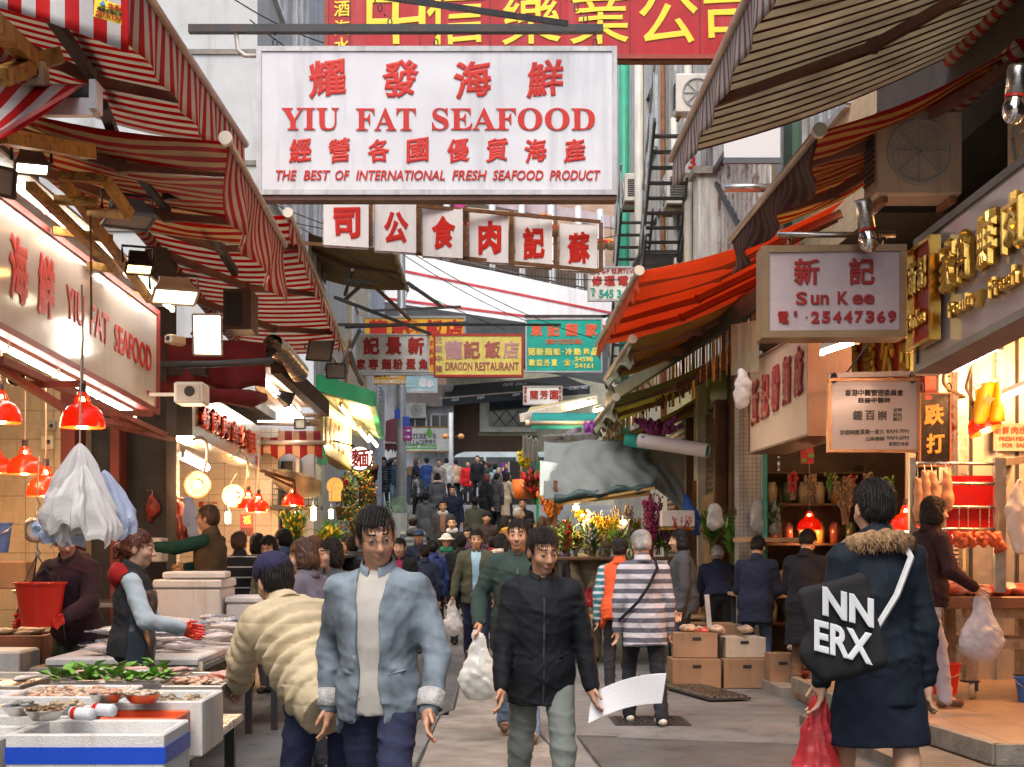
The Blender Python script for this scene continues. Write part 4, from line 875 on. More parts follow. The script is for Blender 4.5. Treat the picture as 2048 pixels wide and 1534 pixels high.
def nets(D, lo, h):
    D[0], D[-1], D[:, 0], D[:, -1], D[:, :, 0], D[:, :, -1] = (.1,)*6
    n = np.array(D.shape)-1; S = D < 0
    cnt = np.zeros(n, int); acc = np.zeros((*n, 3)); num = np.zeros(n)
    cs = [(i, j, k) for i in (0, 1) for j in (0, 1) for k in (0, 1)]
    sub = lambda A, c: A[c[0]:c[0]+n[0], c[1]:c[1]+n[1], c[2]:c[2]+n[2]]
    for c in cs: cnt += sub(S, c)
    act = (cnt > 0) & (cnt < 8)
    I = np.argwhere(act)
    if len(I) == 0: return np.zeros((0, 3)), []
    acc = np.zeros((len(I), 3)); num = np.zeros(len(I))
    at = lambda c: D[I[:, 0]+c[0], I[:, 1]+c[1], I[:, 2]+c[2]]
    vals = {c: at(c) for c in cs}
    for c in cs:
        for a in range(3):
            if c[a] == 0:
                e = list(c); e[a] = 1; e = tuple(e); v0, v1 = vals[c], vals[e]; x = (v0 < 0) != (v1 < 0)
                t = np.where(x, v0/(v0-v1+1e-12), 0); p = np.array(c, float)[None]+t[:, None]*(np.arange(3) == a)
                acc += p*x[:, None]; num += x
    vert = lo+h*(I+acc/num[:, None]); idx = -np.ones(n, int); idx[act] = np.arange(len(I)); Fs = []
    for a in range(3):
        b, c = (a+1) % 3, (a+2) % 3
        A = S; s0 = [slice(None)]*3; s1 = [slice(None)]*3; s0[a] = slice(0, -1); s1[a] = slice(1, None)
        X = A[tuple(s0)] != A[tuple(s1)]; E = np.argwhere(X); E = E[(E[:, b] > 0) & (E[:, c] > 0) & (E[:, b] < n[b]) & (E[:, c] < n[c])]
        if len(E) == 0: continue
        def g(db, dc):
            q = E.copy(); q[:, b] -= db; q[:, c] -= dc; return idx[q[:, 0], q[:, 1], q[:, 2]]
        Q = np.stack([g(1, 1), g(0, 1), g(0, 0), g(1, 0)], 1); ins = A[E[:, 0], E[:, 1], E[:, 2]]
        Q[~ins] = Q[~ins][:, ::-1]; Fs.append(Q)
    Q = np.concatenate(Fs); Q = Q[(Q >= 0).all(1)]
    return vert, Q
def fold(p, f, seed=0.):                # cheap smooth noise for creases in cloth
    x, y, z = p[:, 0]*f+seed, p[:, 1]*f-seed, p[:, 2]*f+2*seed
    return .5*np.sin(x*1.3+1.7*np.sin(z*.9+y))+.3*np.sin(y*2.1+1.3*np.sin(x*1.1+z*1.7))+.2*np.sin(z*2.7+2*np.sin(x*1.9-y))
def crease(p, seed=0.):                 # sharp creases running both ways, 0..1
    x, y, z = p[:, 0], p[:, 1], p[:, 2]; a = 15*(.5*x+.3*y+z)+2.4*np.sin(7*x+5*y+seed)+1.6*np.sin(11*z+4*y-seed); b = 13*(x*.9-.4*y-z*.75)+2.2*np.sin(9*z+6*y+2*seed)+1.5*np.sin(8*x-seed)
    return .6*(1-np.abs(np.sin(a)))**3+.5*(1-np.abs(np.sin(b)))**4
def skin(name, vq, m, parent=None, M=None, mi=None, smooth=True, **kw):
    """a surface from Field.mesh; M maps it into the world, otherwise it is in its parent's own space"""
    v, q = vq; loc = None
    if M is not None:
        A = np.array(M); v = v @ A[:3, :3].T+A[:3, 3]
        if parent is not None:
            A = np.array(WM[parent.name].inverted()); v = v @ A[:3, :3].T+A[:3, 3]
    if parent is None:
        loc = np.array([(v[:, 0].min()+v[:, 0].max())/2, (v[:, 1].min()+v[:, 1].max())/2, v[:, 2].min()]); v = v-loc
    me = bpy.data.meshes.new(name); nv, nf = len(v), len(q)
    me.vertices.add(nv); me.vertices.foreach_set('co', np.asarray(v, np.float32).ravel())
    me.loops.add(nf*4); me.loops.foreach_set('vertex_index', np.asarray(q, np.int32).ravel())
    me.polygons.add(nf); me.polygons.foreach_set('loop_start', np.arange(0, nf*4, 4, dtype=np.int32)); me.polygons.foreach_set('loop_total', np.full(nf, 4, np.int32))
    for x in (m if isinstance(m, (list, tuple)) else [m]): me.materials.append(x)
    if mi is not None: me.polygons.foreach_set('material_index', np.asarray(mi, np.int32))
    if smooth: me.polygons.foreach_set('use_smooth', np.ones(nf, bool))
    me.update(calc_edges=True); me.validate()
    o = bpy.data.objects.new(name, me); col.objects.link(o)
    if parent is not None: put(o, parent)
    else: o.location = loc; WM[o.name] = Matrix.Translation(loc)
    return props(o, **kw)
def dup(o, loc=None, M=None, label=None, parent=None, group=None):
    c = o.copy(); col.objects.link(c)
    if parent is not None:
        c.parent = parent; WM[c.name] = WM[parent.name]
    else:
        if M is not None: c.matrix_world = M
        elif loc is not None: c.location = loc
        WM[c.name] = M or Matrix.Translation(c.location)
        if label: c['label'] = label
        if group: c['group'] = group
    for ch in o.children: dup(ch, parent=c)
    return c
# ------------------------------------------------------------------ awnings
RW = lambda n, per, duty, a='c81018', b='e0d8c8', tr=.48: mat(n, a, .75, var=.08, bump=.15, bs=200, stripe=(b, per, duty, 'UV', 0), trans=tr, dirt=.35, dirts=.8)
ARM = mat('brown_painted_arm', (.22, .11, .08), .5, .2, var=.15, dirt=.3)
def awning(label, wa, wb, fa, fb, m, val=.25, sag=.06, arms=2, scal=0., roll=True, nu=24, group=None, crumple=0., barm=None, valm=None, armm=ARM):
    wa, wb, fa, fb = map(V, (wa, wb, fa, fb)); t = thing('awning', label, 'awning', wa, group)
    lu, lv = (fb-fa).length, (fa-wa).length
    def fn(u, v):
        p = (wa.lerp(wb, u)).lerp(fa.lerp(fb, u), v); s = math.sin(math.pi*v)*sag*(1+.5*math.sin(u*7))
        return p+V((0, 0, -s+crumple*.3*math.sin(u*23)*math.sin(v*9)))
    b = MB(); b.sheet(fn, nu, 10, th=-.006, size=(lu, lv)); b.build('canopy', m, t, smooth=True)
    if val:
        n = (fb-fa).normalized(); o = V((-n.y, n.x, 0))
        def fv(u, v):
            p = fa.lerp(fb, u); k = val*(1-scal*abs(math.sin(u*lu*math.pi/.3))*.4); r = .02*math.sin(u*lu*9)*v+crumple*v*math.sin(u*lu*5+v*3)
            return p+V((0, 0, -.03-k*v))+o*r
        b = MB(); b.sheet(fv, max(nu, int(lu/.04)), 5, th=.004, size=(lu, val)); b.build('valance', valm or m, t, smooth=True)
    b = MB(); u = (fb-fa).normalized(); b.tube([fa-u*.05, fb+u*.05], .035, 10); fbo = b.build('front_bar', barm or mat('awning_bar', (.45, .36, .3), .45, .4, dirt=.3), t, smooth=True)
    b = MB(); b.lathe([(.0, 0), (.05, 0), (.05, .06), (0, .06)], 12, fa-u*.09, u.to_track_quat('Z', 'Y').to_matrix()); b.build('end_cap', mat('cream_cap', (.6, .54, .44), .5), t)
    if roll:
        b = MB(); b.tube([wa.lerp(wb, k/12)+V((0, 0, -.02)) for k in range(13)], .07, 12); b.build('roller', mat('rolled_stripes', 'a01018', .7, stripe=('a89c8c', .16, .5, 'Object', 1), bump=.1), t, smooth=True)
    for i in range(arms):
        k = (i+.5)/arms; w0, f0 = wa.lerp(wb, max(.02, k-.32)), fa.lerp(fb, k); mid = w0.lerp(f0, .5)+(wb-wa).normalized()*.28+V((0, 0, -.14))
        w0 = w0+V((0, 0, -.1)); f0 = f0+V((0, 0, -.02)); b = MB(); b.bar(w0, mid, .05, .075); b.bar(mid, f0, .045, .065); b.box(mid, (.08, .08, .09)); b.build('arm', armm, t)
    return t
AW1 = RW('red_cream_awning', .2, .5)
awning('large red and white striped awning high on the left', (-3.7, 7.2, 5.1), (-3.55, 12.2, 5.25), (-1.99, 7.4, 4.75), (-1.99, 12.2, 4.93), AW1, val=.38, arms=2)
awning('second red and cream striped awning on the left beneath the large one', (-3.75, 10.4, 4.75), (-3.5, 13.6, 4.6), (-1.8, 10.3, 4.4), (-1.8, 13.3, 4.3), RW('red_tan_awning', .19, .5, 'c0141a', 'd8c298'), val=.55, crumple=.06, arms=2, valm=RW('faded_red_valance', .17, .5, 'b01c1c', 'cbb09c'))
awning('third striped awning on the left reaching towards the small signs', (-3.4, 13.6, 4.75), (-3.2, 19.6, 4.2), (-1.8, 13.7, 4.66), (-1.8, 19.5, 4.2), RW('red_cream_far_awning', .22, .5), val=.2, scal=1, arms=3)
t = awning('tan canvas awning jutting out beneath the six square panels', P(575, 452, 27), P(650, 560, 30), P(790, 505, 24), P(815, 580, 27), mat('tan_canvas', (.3, .2, .1), .8, trans=.35, dirt=.3), val=.12, arms=1, roll=False, scal=1)
awning('big striped awning with thin red and dark lines at the top right', (4.0, 6.8, 5.55), (4.0, 12, 5.6), (1.66, 6.8, 4.85), (1.66, 12, 4.75),
       mat('olive_red_stripe', (.6, .54, .42), .75, bump=.1, bs=200, stripe=('5a1c18', .2, .72, 'UV', 0), trans=.45, dirt=.2), val=.28, arms=2, valm=mat('grey_red_valance', (.33, .36, .35), .7, stripe=('7a3a34', .12, .6, 'UV', 0), trans=.2), armm=ARM)
awning('red and yellow striped awning with a rumpled grey valance on the right', (3.75, 9.8, 4.92), (3.65, 13.2, 4.85), (2.34, 9.75, 4.3), (2.34, 13.0, 4.28),
       RW('red_straw_awning', .18, .5, 'b01416', 'd8b06c', .55), val=.3, crumple=.07, arms=2, valm=RW('dirty_valance', .18, .55, '5a2a28', '6e5a50'))
awning('plain orange red awning over the middle of the right side', (3.6, 13.9, 4.85), (3.5, 19, 4.75), (1.6, 14, 4.17), (1.62, 19, 4.17), mat('orange_red_canvas', (.8, .2, .075), .7, var=.06, bump=.1, trans=.6), val=.2, scal=1, arms=4, sag=.1, roll=False, armm=mat('orange_brown_arm', (.4, .12, .05), .6))
OLV = mat('olive_plastic_sheet', (.46, .42, .12), .5, var=.2, bump=.15, trans=.6, wave=(1, .35, 1.5))
for i, (d0, d1, z, x0) in enumerate(((15.5, 18.6, 3.72, 1.7), (17.5, 20.8, 3.3, 1.72), (20.3, 23, 3.0, 1.85))):
    awning(('upper', 'middle', 'lowest')[i]+' olive green plastic awning under the orange one', (3.4, d0+.2, z+.75), (3.35, d1, z+.6), (x0, d0, z), (x0, d1, z-.05), OLV, val=.22, scal=1, arms=2, roll=False, sag=.08, crumple=.08, valm=mat('grey_green_fringe', (.2, .22, .14), .7))
awning('short striped awning facing the camera with a scalloped edge', P(512, 862, 20.3), P(642, 862, 20.3), P(512, 886, 19.4), P(645, 886, 19.4), RW('red_peach_awning', .2, .5, '9a0f14', 'd8a47c', .3), val=.2, scal=1, arms=0, roll=False)
mb = MB(); mb.tube([P(505, 822+22, 20.1), P(640, 846, 20.1)], .05, 10); mb.tube([P(505, 831, 20.1), P(640, 831, 20.1)], .03, 8); mb.build('awning_roller', mat('tan_roller', (.45, .32, .22), .6), None, 'tan roller tube above the short striped awning', 'roller', smooth=True)
t = awning('dark red shop awning with a scalloped edge near the lamp post', P(772, 842, 42), P(795, 835, 45), P(770, 886, 40.5), P(806, 888, 42), mat('maroon_canvas', (.16, .015, .025), .7, trans=.2), val=.25, scal=1, arms=0, roll=False)
t = awning('black cafe awning with white logos across the street end', P(895, 772, 57.8), P(1130, 752, 57.8), P(885, 797, 55.8), P(1180, 772, 55.8), mat('black_canvas', (.03, .033, .038), .7, var=.1), val=.28, arms=0, roll=False, sag=.02)
L = Lettering(frame(P(1030, 770, 56.6), (1, 0, .05), (0, .65, .55))); L.put('café siam', 0, 0, .95, .25, .01, shear=.3, lift=.05); L.build(t, WHITE)
L = Lettering(frame(P(885, 800, 55.76), (1, 0, .085), (0, 0, 1)))
for k in (.5, 1.5, 2.9, 4.3): L.put('siam', k, -.02, .3, .14, .01, shear=.3, lift=.02)
L.put('TEL:2851 4803', 5.3, .02, .8, .12, .01, lift=.02); L.build(t, WHITE)
t = awning('short teal awning over the flower market roof', P(1065, 826, 24.6), P(1195, 826, 24.6), P(1062, 846, 23.6), P(1196, 846, 23.6), mat('teal_canvas', (.02, .3, .28), .6, trans=.3), val=.08, arms=0, roll=False)
# hanging striped curtain at the near top left with a yellow sticker
t = thing('awning_valance', 'red and white striped cloth edge at the top left corner with a yellow sticker', 'awning', P(120, 0, 6))
mb = MB(); mb.sheet(lambda u, v: P(-40+298*u, (-120)+(122+18*u*0+105*u**.9-22*math.sin(u*3.1)*.4)*v, 6+.05*math.sin(u*9)*v), 40, 8, th=.005, size=(1, 1)); mb.build('cloth', RW('bold_red_white', .19, .5, 'd01016', 'dfe0e2', .3), t, smooth=True)
mb = MB(); mb.bar(P(-60, -122, 6), P(262, -122, 6), .05); mb.build('bar', ALU, t)
st = MB(); a, b, c, d = P(190, -6, 5.93), P(242, 11, 5.93), P(243, 50, 5.93), P(187, 33, 5.93); st.quad(d, c, b, a); so_ = st.build('sticker', mat('yellow_sticker', (.85, .68, .02), .5, bump=0), t)
Ms = frame(d, c-d, a-d); L = Lettering(Ms); sw = (c-d).length; sh = (a-d).length
L.put('生記', sw*.62, sh*.75, sw*.5, sh*.28, .03, brush=.2); L.put('28171177', sw*.5, sh*.18, sw*.9, sh*.28, .03); L.build(so_, REDL)
L = Lettering(Ms); L.put('海產水電公司', sw*.5, sh*.46, sw*.9, sh*.18, .02); L.build(so_, BLKL)
L = Lettering(Ms); L.put('▲', sw*.2, sh*.78, sw*.22, sh*.25, 0); L.build(so_, mat('blue_mark', (.05, .25, .6), .5), 'mark')
t = thing('rolled_awning', 'half rolled red and white striped awning with a silver end at the left edge', 'awning', P(100, 200, 8))
A, B, C, D_ = P(165, 170, 8.4), P(-130, 168, 8.4), P(-260, 360, 6.6), P(-75, 310, 7.2)
mb = MB(); mb.sheet(lambda u, v: A.lerp(B, u).lerp(D_.lerp(C, u), v)+V((0, 0, -.05*math.sin(v*3.1))), 16, 10, th=-.006, size=(.95, 1.2)); mb.build('cloth', MATS['bold_red_white'], t, smooth=True)
mb = MB(); mb.tube([P(-130, 186, 8.45), P(182, 186, 8.45)], .05, 14); mb.build('roller', mat('blue_grey_roller', (.2, .23, .27), .4, .5), t, smooth=True)
mb = MB(); mb.box(P(192, 196, 8.42), (.04, .16, .17)); mb.bar(P(60, 216, 8.4), P(188, 216, 8.4), .06, .1); mb.build('end_bracket', ALU, t)
mb = MB(); mb.bar(A, D_, .012, .02); mb.build('hem', mat('pink_hem', (.6, .2, .22), .7), t)
t = thing('rolled_awning', 'bundled dark red cloth awning over the slanted silver sign', 'awning', P(420, 760, 14.6))
for nm, pts, r in (('rolled_cloth', [P(320, 772, 14.2), P(380, 788, 14.4), P(440, 796, 14.6), P(500, 800, 14.9), P(528, 790, 15.2)], [.06, .1, .07, .1, .05]),):
    mb = MB(); mb.tube([p+V((0, 0, -.03*math.sin(i*2))) for i, p in enumerate(pts)], r, 12); mb.build(nm, mat('maroon_cloth', (.16, .012, .015), .8, var=.25, bump=.3), t, smooth=True)
mb = MB(); mb.sheet(lambda u, v: P(312+220*u, 672+14*u+(95+8*math.sin(u*12))*v, 14.6+.6*u+.1*math.sin(u*15)*v), 30, 6, th=.01); mb.build('drape', MATS['maroon_cloth'], t, smooth=True)
mb = MB(); mb.tube([P(312, 730, 14.1), P(440, 728, 14.3), P(545, 722, 14.6)], .035, 8); mb.build('pipe', mat('dark_pipe', (.06, .07, .08), .5), t, smooth=True)
# shop canopy of the meat shop: boards, tubes, duct
t = thing('canopy', 'worn timber canopy with bright tubes over the silver sign', 'canopy', P(560, 760, 17.5))
mb = MB(); q = [P(505, 735, 16.2), P(560, 735, 16.2), P(655, 815, 20), P(515, 815, 20)]; mb.add(q+[p+V((0, 0, .04)) for p in q], [(0, 1, 2, 3), (7, 6, 5, 4), (0, 4, 5, 1), (1, 5, 6, 2), (2, 6, 7, 3), (3, 7, 4, 0)]); mb.build('soffit', mat('orange_board', (.48, .26, .1), .5, wave=(0, .08, 1), bump=.2), t)
mb = MB(); mb.bar(P(552, 728, 16), P(650, 818, 19.9), .12, .22); mb.build('eave_board', mat('rotten_timber', (.07, .035, .02), .9, var=.5, vs=8, bump=.6), t)
mb = MB(); mb.add([P(515, 815, 19.95), P(600, 815, 19.95), P(600, 845, 19.95), P(515, 845, 19.95)], [(0, 1, 2, 3)]); mb.build('light_panel', glow('white_panel_light', (1, .97, .9), 3), t)
tube_lamp(P(528, 762, 17), P(602, 838, 19.6), 'bright tube under the worn timber canopy', TUBE, .04)
t = thing('duct', 'shiny metal duct elbow on the wall above the timber canopy', 'duct', P(575, 715, 16.2))
mb = MB(); mb.tube([P(545, 690, 15.6), P(560, 700, 15.8), P(598, 745, 16.6)], .12, 16, caps=False); mb.build('tube', mat('shiny_duct', (.5, .42, .33), .25, .9), t, smooth=True)
mb = MB(); mb.tube([P(440, 728, 15), P(530, 722, 15.5), P(548, 700, 15.6)], .04, 8); mb.build('elbow', DARKM, t, smooth=True)
# ------------------------------------------------------------------ iron frames, brackets on the left
def frame_bars(label, bars, m, w_=.05, name='steel_bracing'):
    t = thing(name, label, 'iron frame', V(bars[0][0])); 
    for a, b in bars: q = MB(); q.bar(a, b, w_); q.build('bar', m, t)
    return t
frame_bars('rusty yellow angle iron frame above the fascia tubes', [(P(120, 352, 9.6), P(210, 358, 9.6)), (P(210, 358, 9.6), P(260, 430, 9.8)), (P(125, 360, 9.7), P(300, 600, 12.6)), (P(60, 372, 9.6), P(240, 545, 12)), (P(110, 400, 10), P(195, 404, 10)), (P(180, 425, 10.2), P(255, 430, 10)), (P(105, 462, 10.8), P(225, 478, 11)), (P(180, 532, 11.5), P(235, 540, 12)), (P(245, 588, 12.5), P(290, 592, 13))], YRUST, .06); pipe([P(181, 432, 10), P(183, 640, 10.05)], .008, RUSTY, 'thin rusty rod hanging in front of the long fascia', 'hanging_rod')
frame_bars('long rusty beam and tie bars under the left awnings', [(P(0, 272, 8.2), P(180, 305, 9.5)), (P(0, 155, 7.5), P(65, 130, 8.3)), (P(-20, 40, 7), P(70, 125, 8.4)), (P(65, 125, 8.3), P(120, 112, 8.4))], YRUST, .09)
frame_bars('dark slanting struts on the sooty wall', [(P(240, 300, 11), P(335, 420, 12.5)), (P(205, 210, 10), P(240, 300, 11)), (P(100, 30, 9), P(190, 160, 10.5)), (P(130, 0, 9), P(230, 190, 11.5)), (P(330, 390, 12), P(420, 395, 12.4)), (P(345, 410, 12.5), P(432, 402, 12.5)), (P(405, 440, 13), P(470, 545, 15))], DARKM, .07)
frame_bars('rusty red rail carrying the pendant lamps over the fish stall', [(P(-20, 725, 8.6), P(150, 830, 10.2)), (P(150, 830, 10.2), P(300, 860, 12.6)), (P(50, 770, 9.4), P(170, 768, 9.6)), (P(190, 825, 10), P(300, 828, 11.4)), (P(0, 720, 8.6), P(330, 870, 13)), (P(205, 845, 11), P(345, 880, 14))], mat('rusty_red_iron', (.3, .06, .03), .6, .2, var=.3, rust=.5), .045)
t = thing('speaker', 'small beige loudspeaker on the rusty beam at the left', 'speaker', P(75, 150, 8.3)); mb = MB(); p = P(75, 148, 8.3); mb.box(p, (.1, .14, .14), bev=.01, M=Matrix.Rotation(.3, 3, 'X')); mb.build('cabinet', CREAM, t)
mb = MB(); mb.lathe([(.035, .005), (.02, 0), (0, 0)], 12, p+V((0, -.085, -.02)), Matrix.Rotation(R(90), 3, 'X')); mb.build('cone', BLACK, t)
def flood(label, p, w_, h_, dirv, lit=False, m=BLACK, glassc=None, bracket=None):
    d = V(dirv).normalized(); Q = d.to_track_quat('-Y', 'Z').to_matrix().to_4x4(); M = Matrix.Translation(p) @ Q
    t = thing('floodlight', label, 'floodlight', M=M); b = MB(); x, z = w_/2, h_/2
    b.add([(-x, 0, -z), (x, 0, -z), (x, 0, z), (-x, 0, z), (-x*.6, .13, -z*.6), (x*.6, .13, -z*.6), (x*.6, .13, z*.6), (-x*.6, .13, z*.6)], [(4, 5, 6, 7), (0, 4, 7, 3), (1, 2, 6, 5), (0, 1, 5, 4), (3, 7, 6, 2)]); b.build('housing', m, t, local=True)
    b = MB(); b.quad((-x*.93, -.004, -z*.93), (x*.93, -.004, -z*.93), (x*.93, -.004, z*.93), (-x*.93, -.004, z*.93)); b.build('glass', (FLOOD if lit is True else lit) if lit else mat('dull_lamp_glass', (.35, .34, .3), .1, bump=0, spec=.8), t, local=True)
    b = MB()
    for i in range(5): b.box((0, .1, -z*.5+z*.25*i), (w_*.7, .1, .008))
    for s, e in (((-x, -.006, -z), (x, -.006, -z)), ((-x, -.006, z), (x, -.006, z)), ((-x, -.006, -z), (-x, -.006, z)), ((x, -.006, -z), (x, -.006, z))): b.bar(s, e, .02, .02)
    b.build('rim', m, t, local=True); b = MB(); b.tube([(-x-.02, .05, 0), (-x-.02, .2, .02), (x+.02, .2, .02), (x+.02, .05, 0)], .012, 6); b.build('bracket', DARKM, t, local=True)
    return t
flood('bright square floodlight facing the street in front of the dark red cloth', P(415, 670, 12.8), .25, .36, (.1, -1, -.25), True, mat('pale_housing', (.4, .36, .28), .5))
flood('lit floodlight under a rusty beam at the upper left', P(64, 335, 8.9), .2, .1, (.2, -.5, -1), FLOOD, mat('brown_housing', (.16, .12, .08), .5))
flood('dark unlit floodlight at the left edge', P(8, 365, 8.3), .14, .16, (1, -.7, -.1), False)
flood('grey slanted floodlight hung on the angle iron frame', P(258, 440, 10.3), .34, .2, (.2, -.3, -1), False, mat('grey_housing', (.14, .15, .16), .4, .3))
flood('small black floodlight glowing amber', P(278, 537, 11.2), .2, .12, (.2, -.5, -1), glow('amber_glass', (1, .55, .15), 9))
flood('cream slanted floodlight with a thin lit edge', P(350, 592, 11.8), .36, .2, (.2, -.45, -1), glow('pale_glass', (1, .95, .7), 3), mat('cream_housing', (.55, .47, .33), .5))
flood('ribbed dark floodlight pair upper lamp by the grey noodle sign', P(640, 700, 19), .34, .3, (.4, -.8, -.5), False, mat('slate_housing', (.07, .09, .11), .45, wave=(0, .03, 1), bump=.3))
flood('square dark floodlight just below the ribbed one', P(672, 742, 19.5), .26, .2, (.1, -1, -.35), False, mat('slate_housing', (0, 0, 0)))
flood('small floodlight on the cream rail above the short striped awning', P(600, 848, 18.8), .14, .13, (-.15, -1, -.1), False)
flood('black floodlight seen from behind below the timber canopy', P(578, 800, 17.5), .16, .17, (.8, .5, -.4), False)
# cctv
def camera_box(label, p, w_, h_, l_, m, yaw=0.):
    M = Matrix.Translation(p) @ Matrix.Rotation(yaw, 4, 'Z'); t = thing('security_camera', label, 'security camera', M=M)
    b = MB(); b.box((0, l_/2, 0), (w_, l_, h_), bev=.015); b.build('housing', m, t, local=True)
    b = MB(); b.box((0, -.004, -.0), (w_*.78, .012, h_*.72)); b.build('face', mat('camera_face', (.5, .47, .45), .4), t, local=True)
    b = MB(); b.lathe([(0, .01), (h_*.24, .01), (h_*.26, .0)], 16, (w_*.04, -.006, h_*.05), Matrix.Rotation(R(90), 3, 'X')); b.build('lens', BLACK, t, local=True)
    b = MB(); b.bar((-w_*.5, l_*.6, 0), (-w_*1.5, l_*.6, .0), .03); b.build('arm', PIPEW, t, local=True)
    return t
camera_box('white boxed security camera pointing at the viewer', P(377, 785, 12.2), .25, .185, .3, mat('camera_white', (.7, .68, .66), .35, bump=0))
camera_box('small dull security camera beside the white fascia end', P(337, 678, 13.3), .09, .09, .2, CREAM, -.5)
t = thing('dome_camera', 'dome security camera under the near rail at the left', 'security camera', P(32, 755, 9.2)); p = P(32, 752, 9.2)
mb = MB(); mb.lathe([(.06, .08), (.075, .06), (.075, 0), (.05, 0)], 18, p, cap=True); mb.build('housing', mat('pinkish_housing', (.6, .4, .36), .4), t, smooth=True)
mb = MB(); mb.lathe([(.06, 0), (.055, -.04), (.03, -.062), (0, -.068)], 18, p); mb.build('dome', mat('smoked_dome', (.02, .02, .025), .05, bump=0, spec=.8), t, smooth=True)
# ------------------------------------------------------------------ pendant lamps
LSH = mat('red_lamp_shade', (.78, .06, .008), .25, var=.04, bump=0, trans=.25, coat=.4)
LIN = mat('red_lamp_inside', (.8, .22, .06), .5, bump=0)
def make_pendant(label, w_=.3):
    t = thing('pendant_lamp', label, 'lamp', (0, 0, 0)); r = w_/2
    pr = [(r, 0), (r*1.0, .012), (r*.97, .05), (r*.86, .1), (r*.66, .135), (r*.42, .152), (.058, .158)]
    b = MB(); b.lathe(pr, 28); b.lathe([(x-.004, z-.003) for x, z in reversed(pr)], 28); b.build('shade', LSH, t, smooth=True, local=True)
    b = MB()
    for k in range(8): a = k*math.pi/4; b.bar((.056*math.cos(a), .056*math.sin(a), .156), (.034*math.cos(a), .034*math.sin(a), .215), .012, .01)
    b.lathe([(.058, .154), (.05, .17), (.045, .17), (.045, .154)], 16); b.lathe([(.036, .212), (.034, .235), (0, .235)], 16); b.build('neck', LSH, t, local=True)
    b = MB(); b.lathe([(0, .295), (.026, .29), (.026, .215), (.02, .2)], 14); b.build('socket', mat('dark_socket', (.06, .02, .015), .5), t, smooth=True, local=True)
    b = MB(); b.lathe([(0, -.012), (.03, -.006), (.046, .022), (.042, .06), (.02, .1), (.018, .2)], 16); b.build('bulb', BULB, t, smooth=True, local=True)
    b = MB(); b.tube([(0, 0, .29), (.004, 0, .6), (-.004, .003, .95)], .007, 6); b.build('cord', mat('pale_cord', (.5, .3, .2), .6), t, local=True)
    ld = bpy.data.lights.new('bulb_light', 'POINT'); ld.energy = 9; ld.color = (1, .5, .2); ld.shadow_soft_size = .05
    lo = bpy.data.objects.new('bulb_light', ld); col.objects.link(lo); lo.location = (0, 0, -.03); put(lo, t)
    return t
lamps = [(165, 855, 90, 0, 'nearest red pendant lamp hanging in front of the fascia end'), (2, 845, 82, 0, 'red pendant lamp cut by the left edge of the view, upper one'), (50, 948, 70, 0, 'orange red pendant lamp before the tiled partition wall'), (-8, 946, 66, 0, 'red pendant lamp at the left edge before the tiled wall, lower one'),
    (92, 992, 76, 0, 'red pendant lamp partly behind the white plastic bags'), (276, 1020, 56, 0, 'red pendant lamp on a white cord to the right of the plastic bags'), (320, 1022, 52, 0, 'red pendant lamp above the hanging meat'),
    (497, 1017, 46, 0, 'red pendant lamp behind its lower neighbour in the far stall'), (517, 1024, 46, 0, 'lower red pendant lamp of the overlapping pair in the far stall'), (587, 1011, 46, 0, 'red pendant lamp under the cream umbrella pole'), (588, 1053, 44, 0, 'lowest red pendant lamp beside the bare warm bulbs'),
    (1516, 1004, 38, 1, 'small orange red pendant lamp over the grey sacks'), (1577, 979, 44, 1, 'pale glowing orange pendant lamp by the mosaic pillar'), (1619, 1060, 48, 1, 'red pendant lamp above the dark coated shopper'), (1812, 1062, 66, 1, 'red pendant lamp half hidden behind the big black coat')]
proto = None
for px, py, wd, s, lab in lamps:
    d = .3*F/wd; p = P(px, py, d)
    if proto is None: proto = make_pendant(lab); proto.location = p; WM[proto.name] = Matrix.Translation(p); proto['group'] = 'red pendant lamps'
    else: dup(proto, p, label=lab)
def tilted(label, px, py, wd, dirv, base, mid, shade=None):
    """a lamp on a bent swan neck; dirv points out of the open side"""
    d = .3*F/wd; p = P(px, py, d); Q = (-V(dirv)).to_track_quat('Z', 'Y').to_matrix().to_4x4(); M = Matrix.Translation(p) @ Q
    c = dup(proto, M=M, label=label)
    for ch in list(c.children):
        if ch.name.startswith('cord'): bpy.data.objects.remove(ch)
        elif shade and ch.name.startswith('shade'):
            ch.data = ch.data.copy(); ch.data.materials.clear(); ch.data.materials.append(shade)
    b = MB(); e = M @ V((0, 0, .29)); pts = []
    P0, P1, P2, P3 = V(base), V(mid), e-(V(dirv).normalized()*.25), e
    for i in range(15):
        k = i/14; pts.append(P0*(1-k)**3+P1*3*k*(1-k)**2+P2*3*k*k*(1-k)+P3*k**3)
    b.tube(pts, .016, 8); b.build('swan_neck', mat('beige_swan_neck', (.5, .4, .28), .5), c, smooth=True)
    return c
def MAT_ORANGE(): return mat('orange_shade', (.85, .2, .03), .3, trans=.4, bump=0)
tilted('red lamp turned to the viewer with a starry glare in the meat shop', 395, 970, 54, (.1, -1, -.12), P(385, 880, 15.2), P(440, 850, 15.2))
tilted('lamp with a glowing cream inside turned to the viewer in the meat shop', 466, 992, 46, (-.15, -1, -.1), P(480, 900, 18), P(510, 920, 18), mat('cream_lamp_shade', (.85, .6, .35), .3, trans=.4, bump=0))
tilted('left orange swan neck lamp over the meat rack', 1908, 872, 62, (-.55, -.1, -1), P(1905, 720, 12.2), P(1840, 800, 12.4))
tilted('right red swan neck lamp over the meat rack with slotted crown', 1972, 862, 66, (.35, -.25, -1), P(1950, 700, 11.8), P(1930, 800, 12))
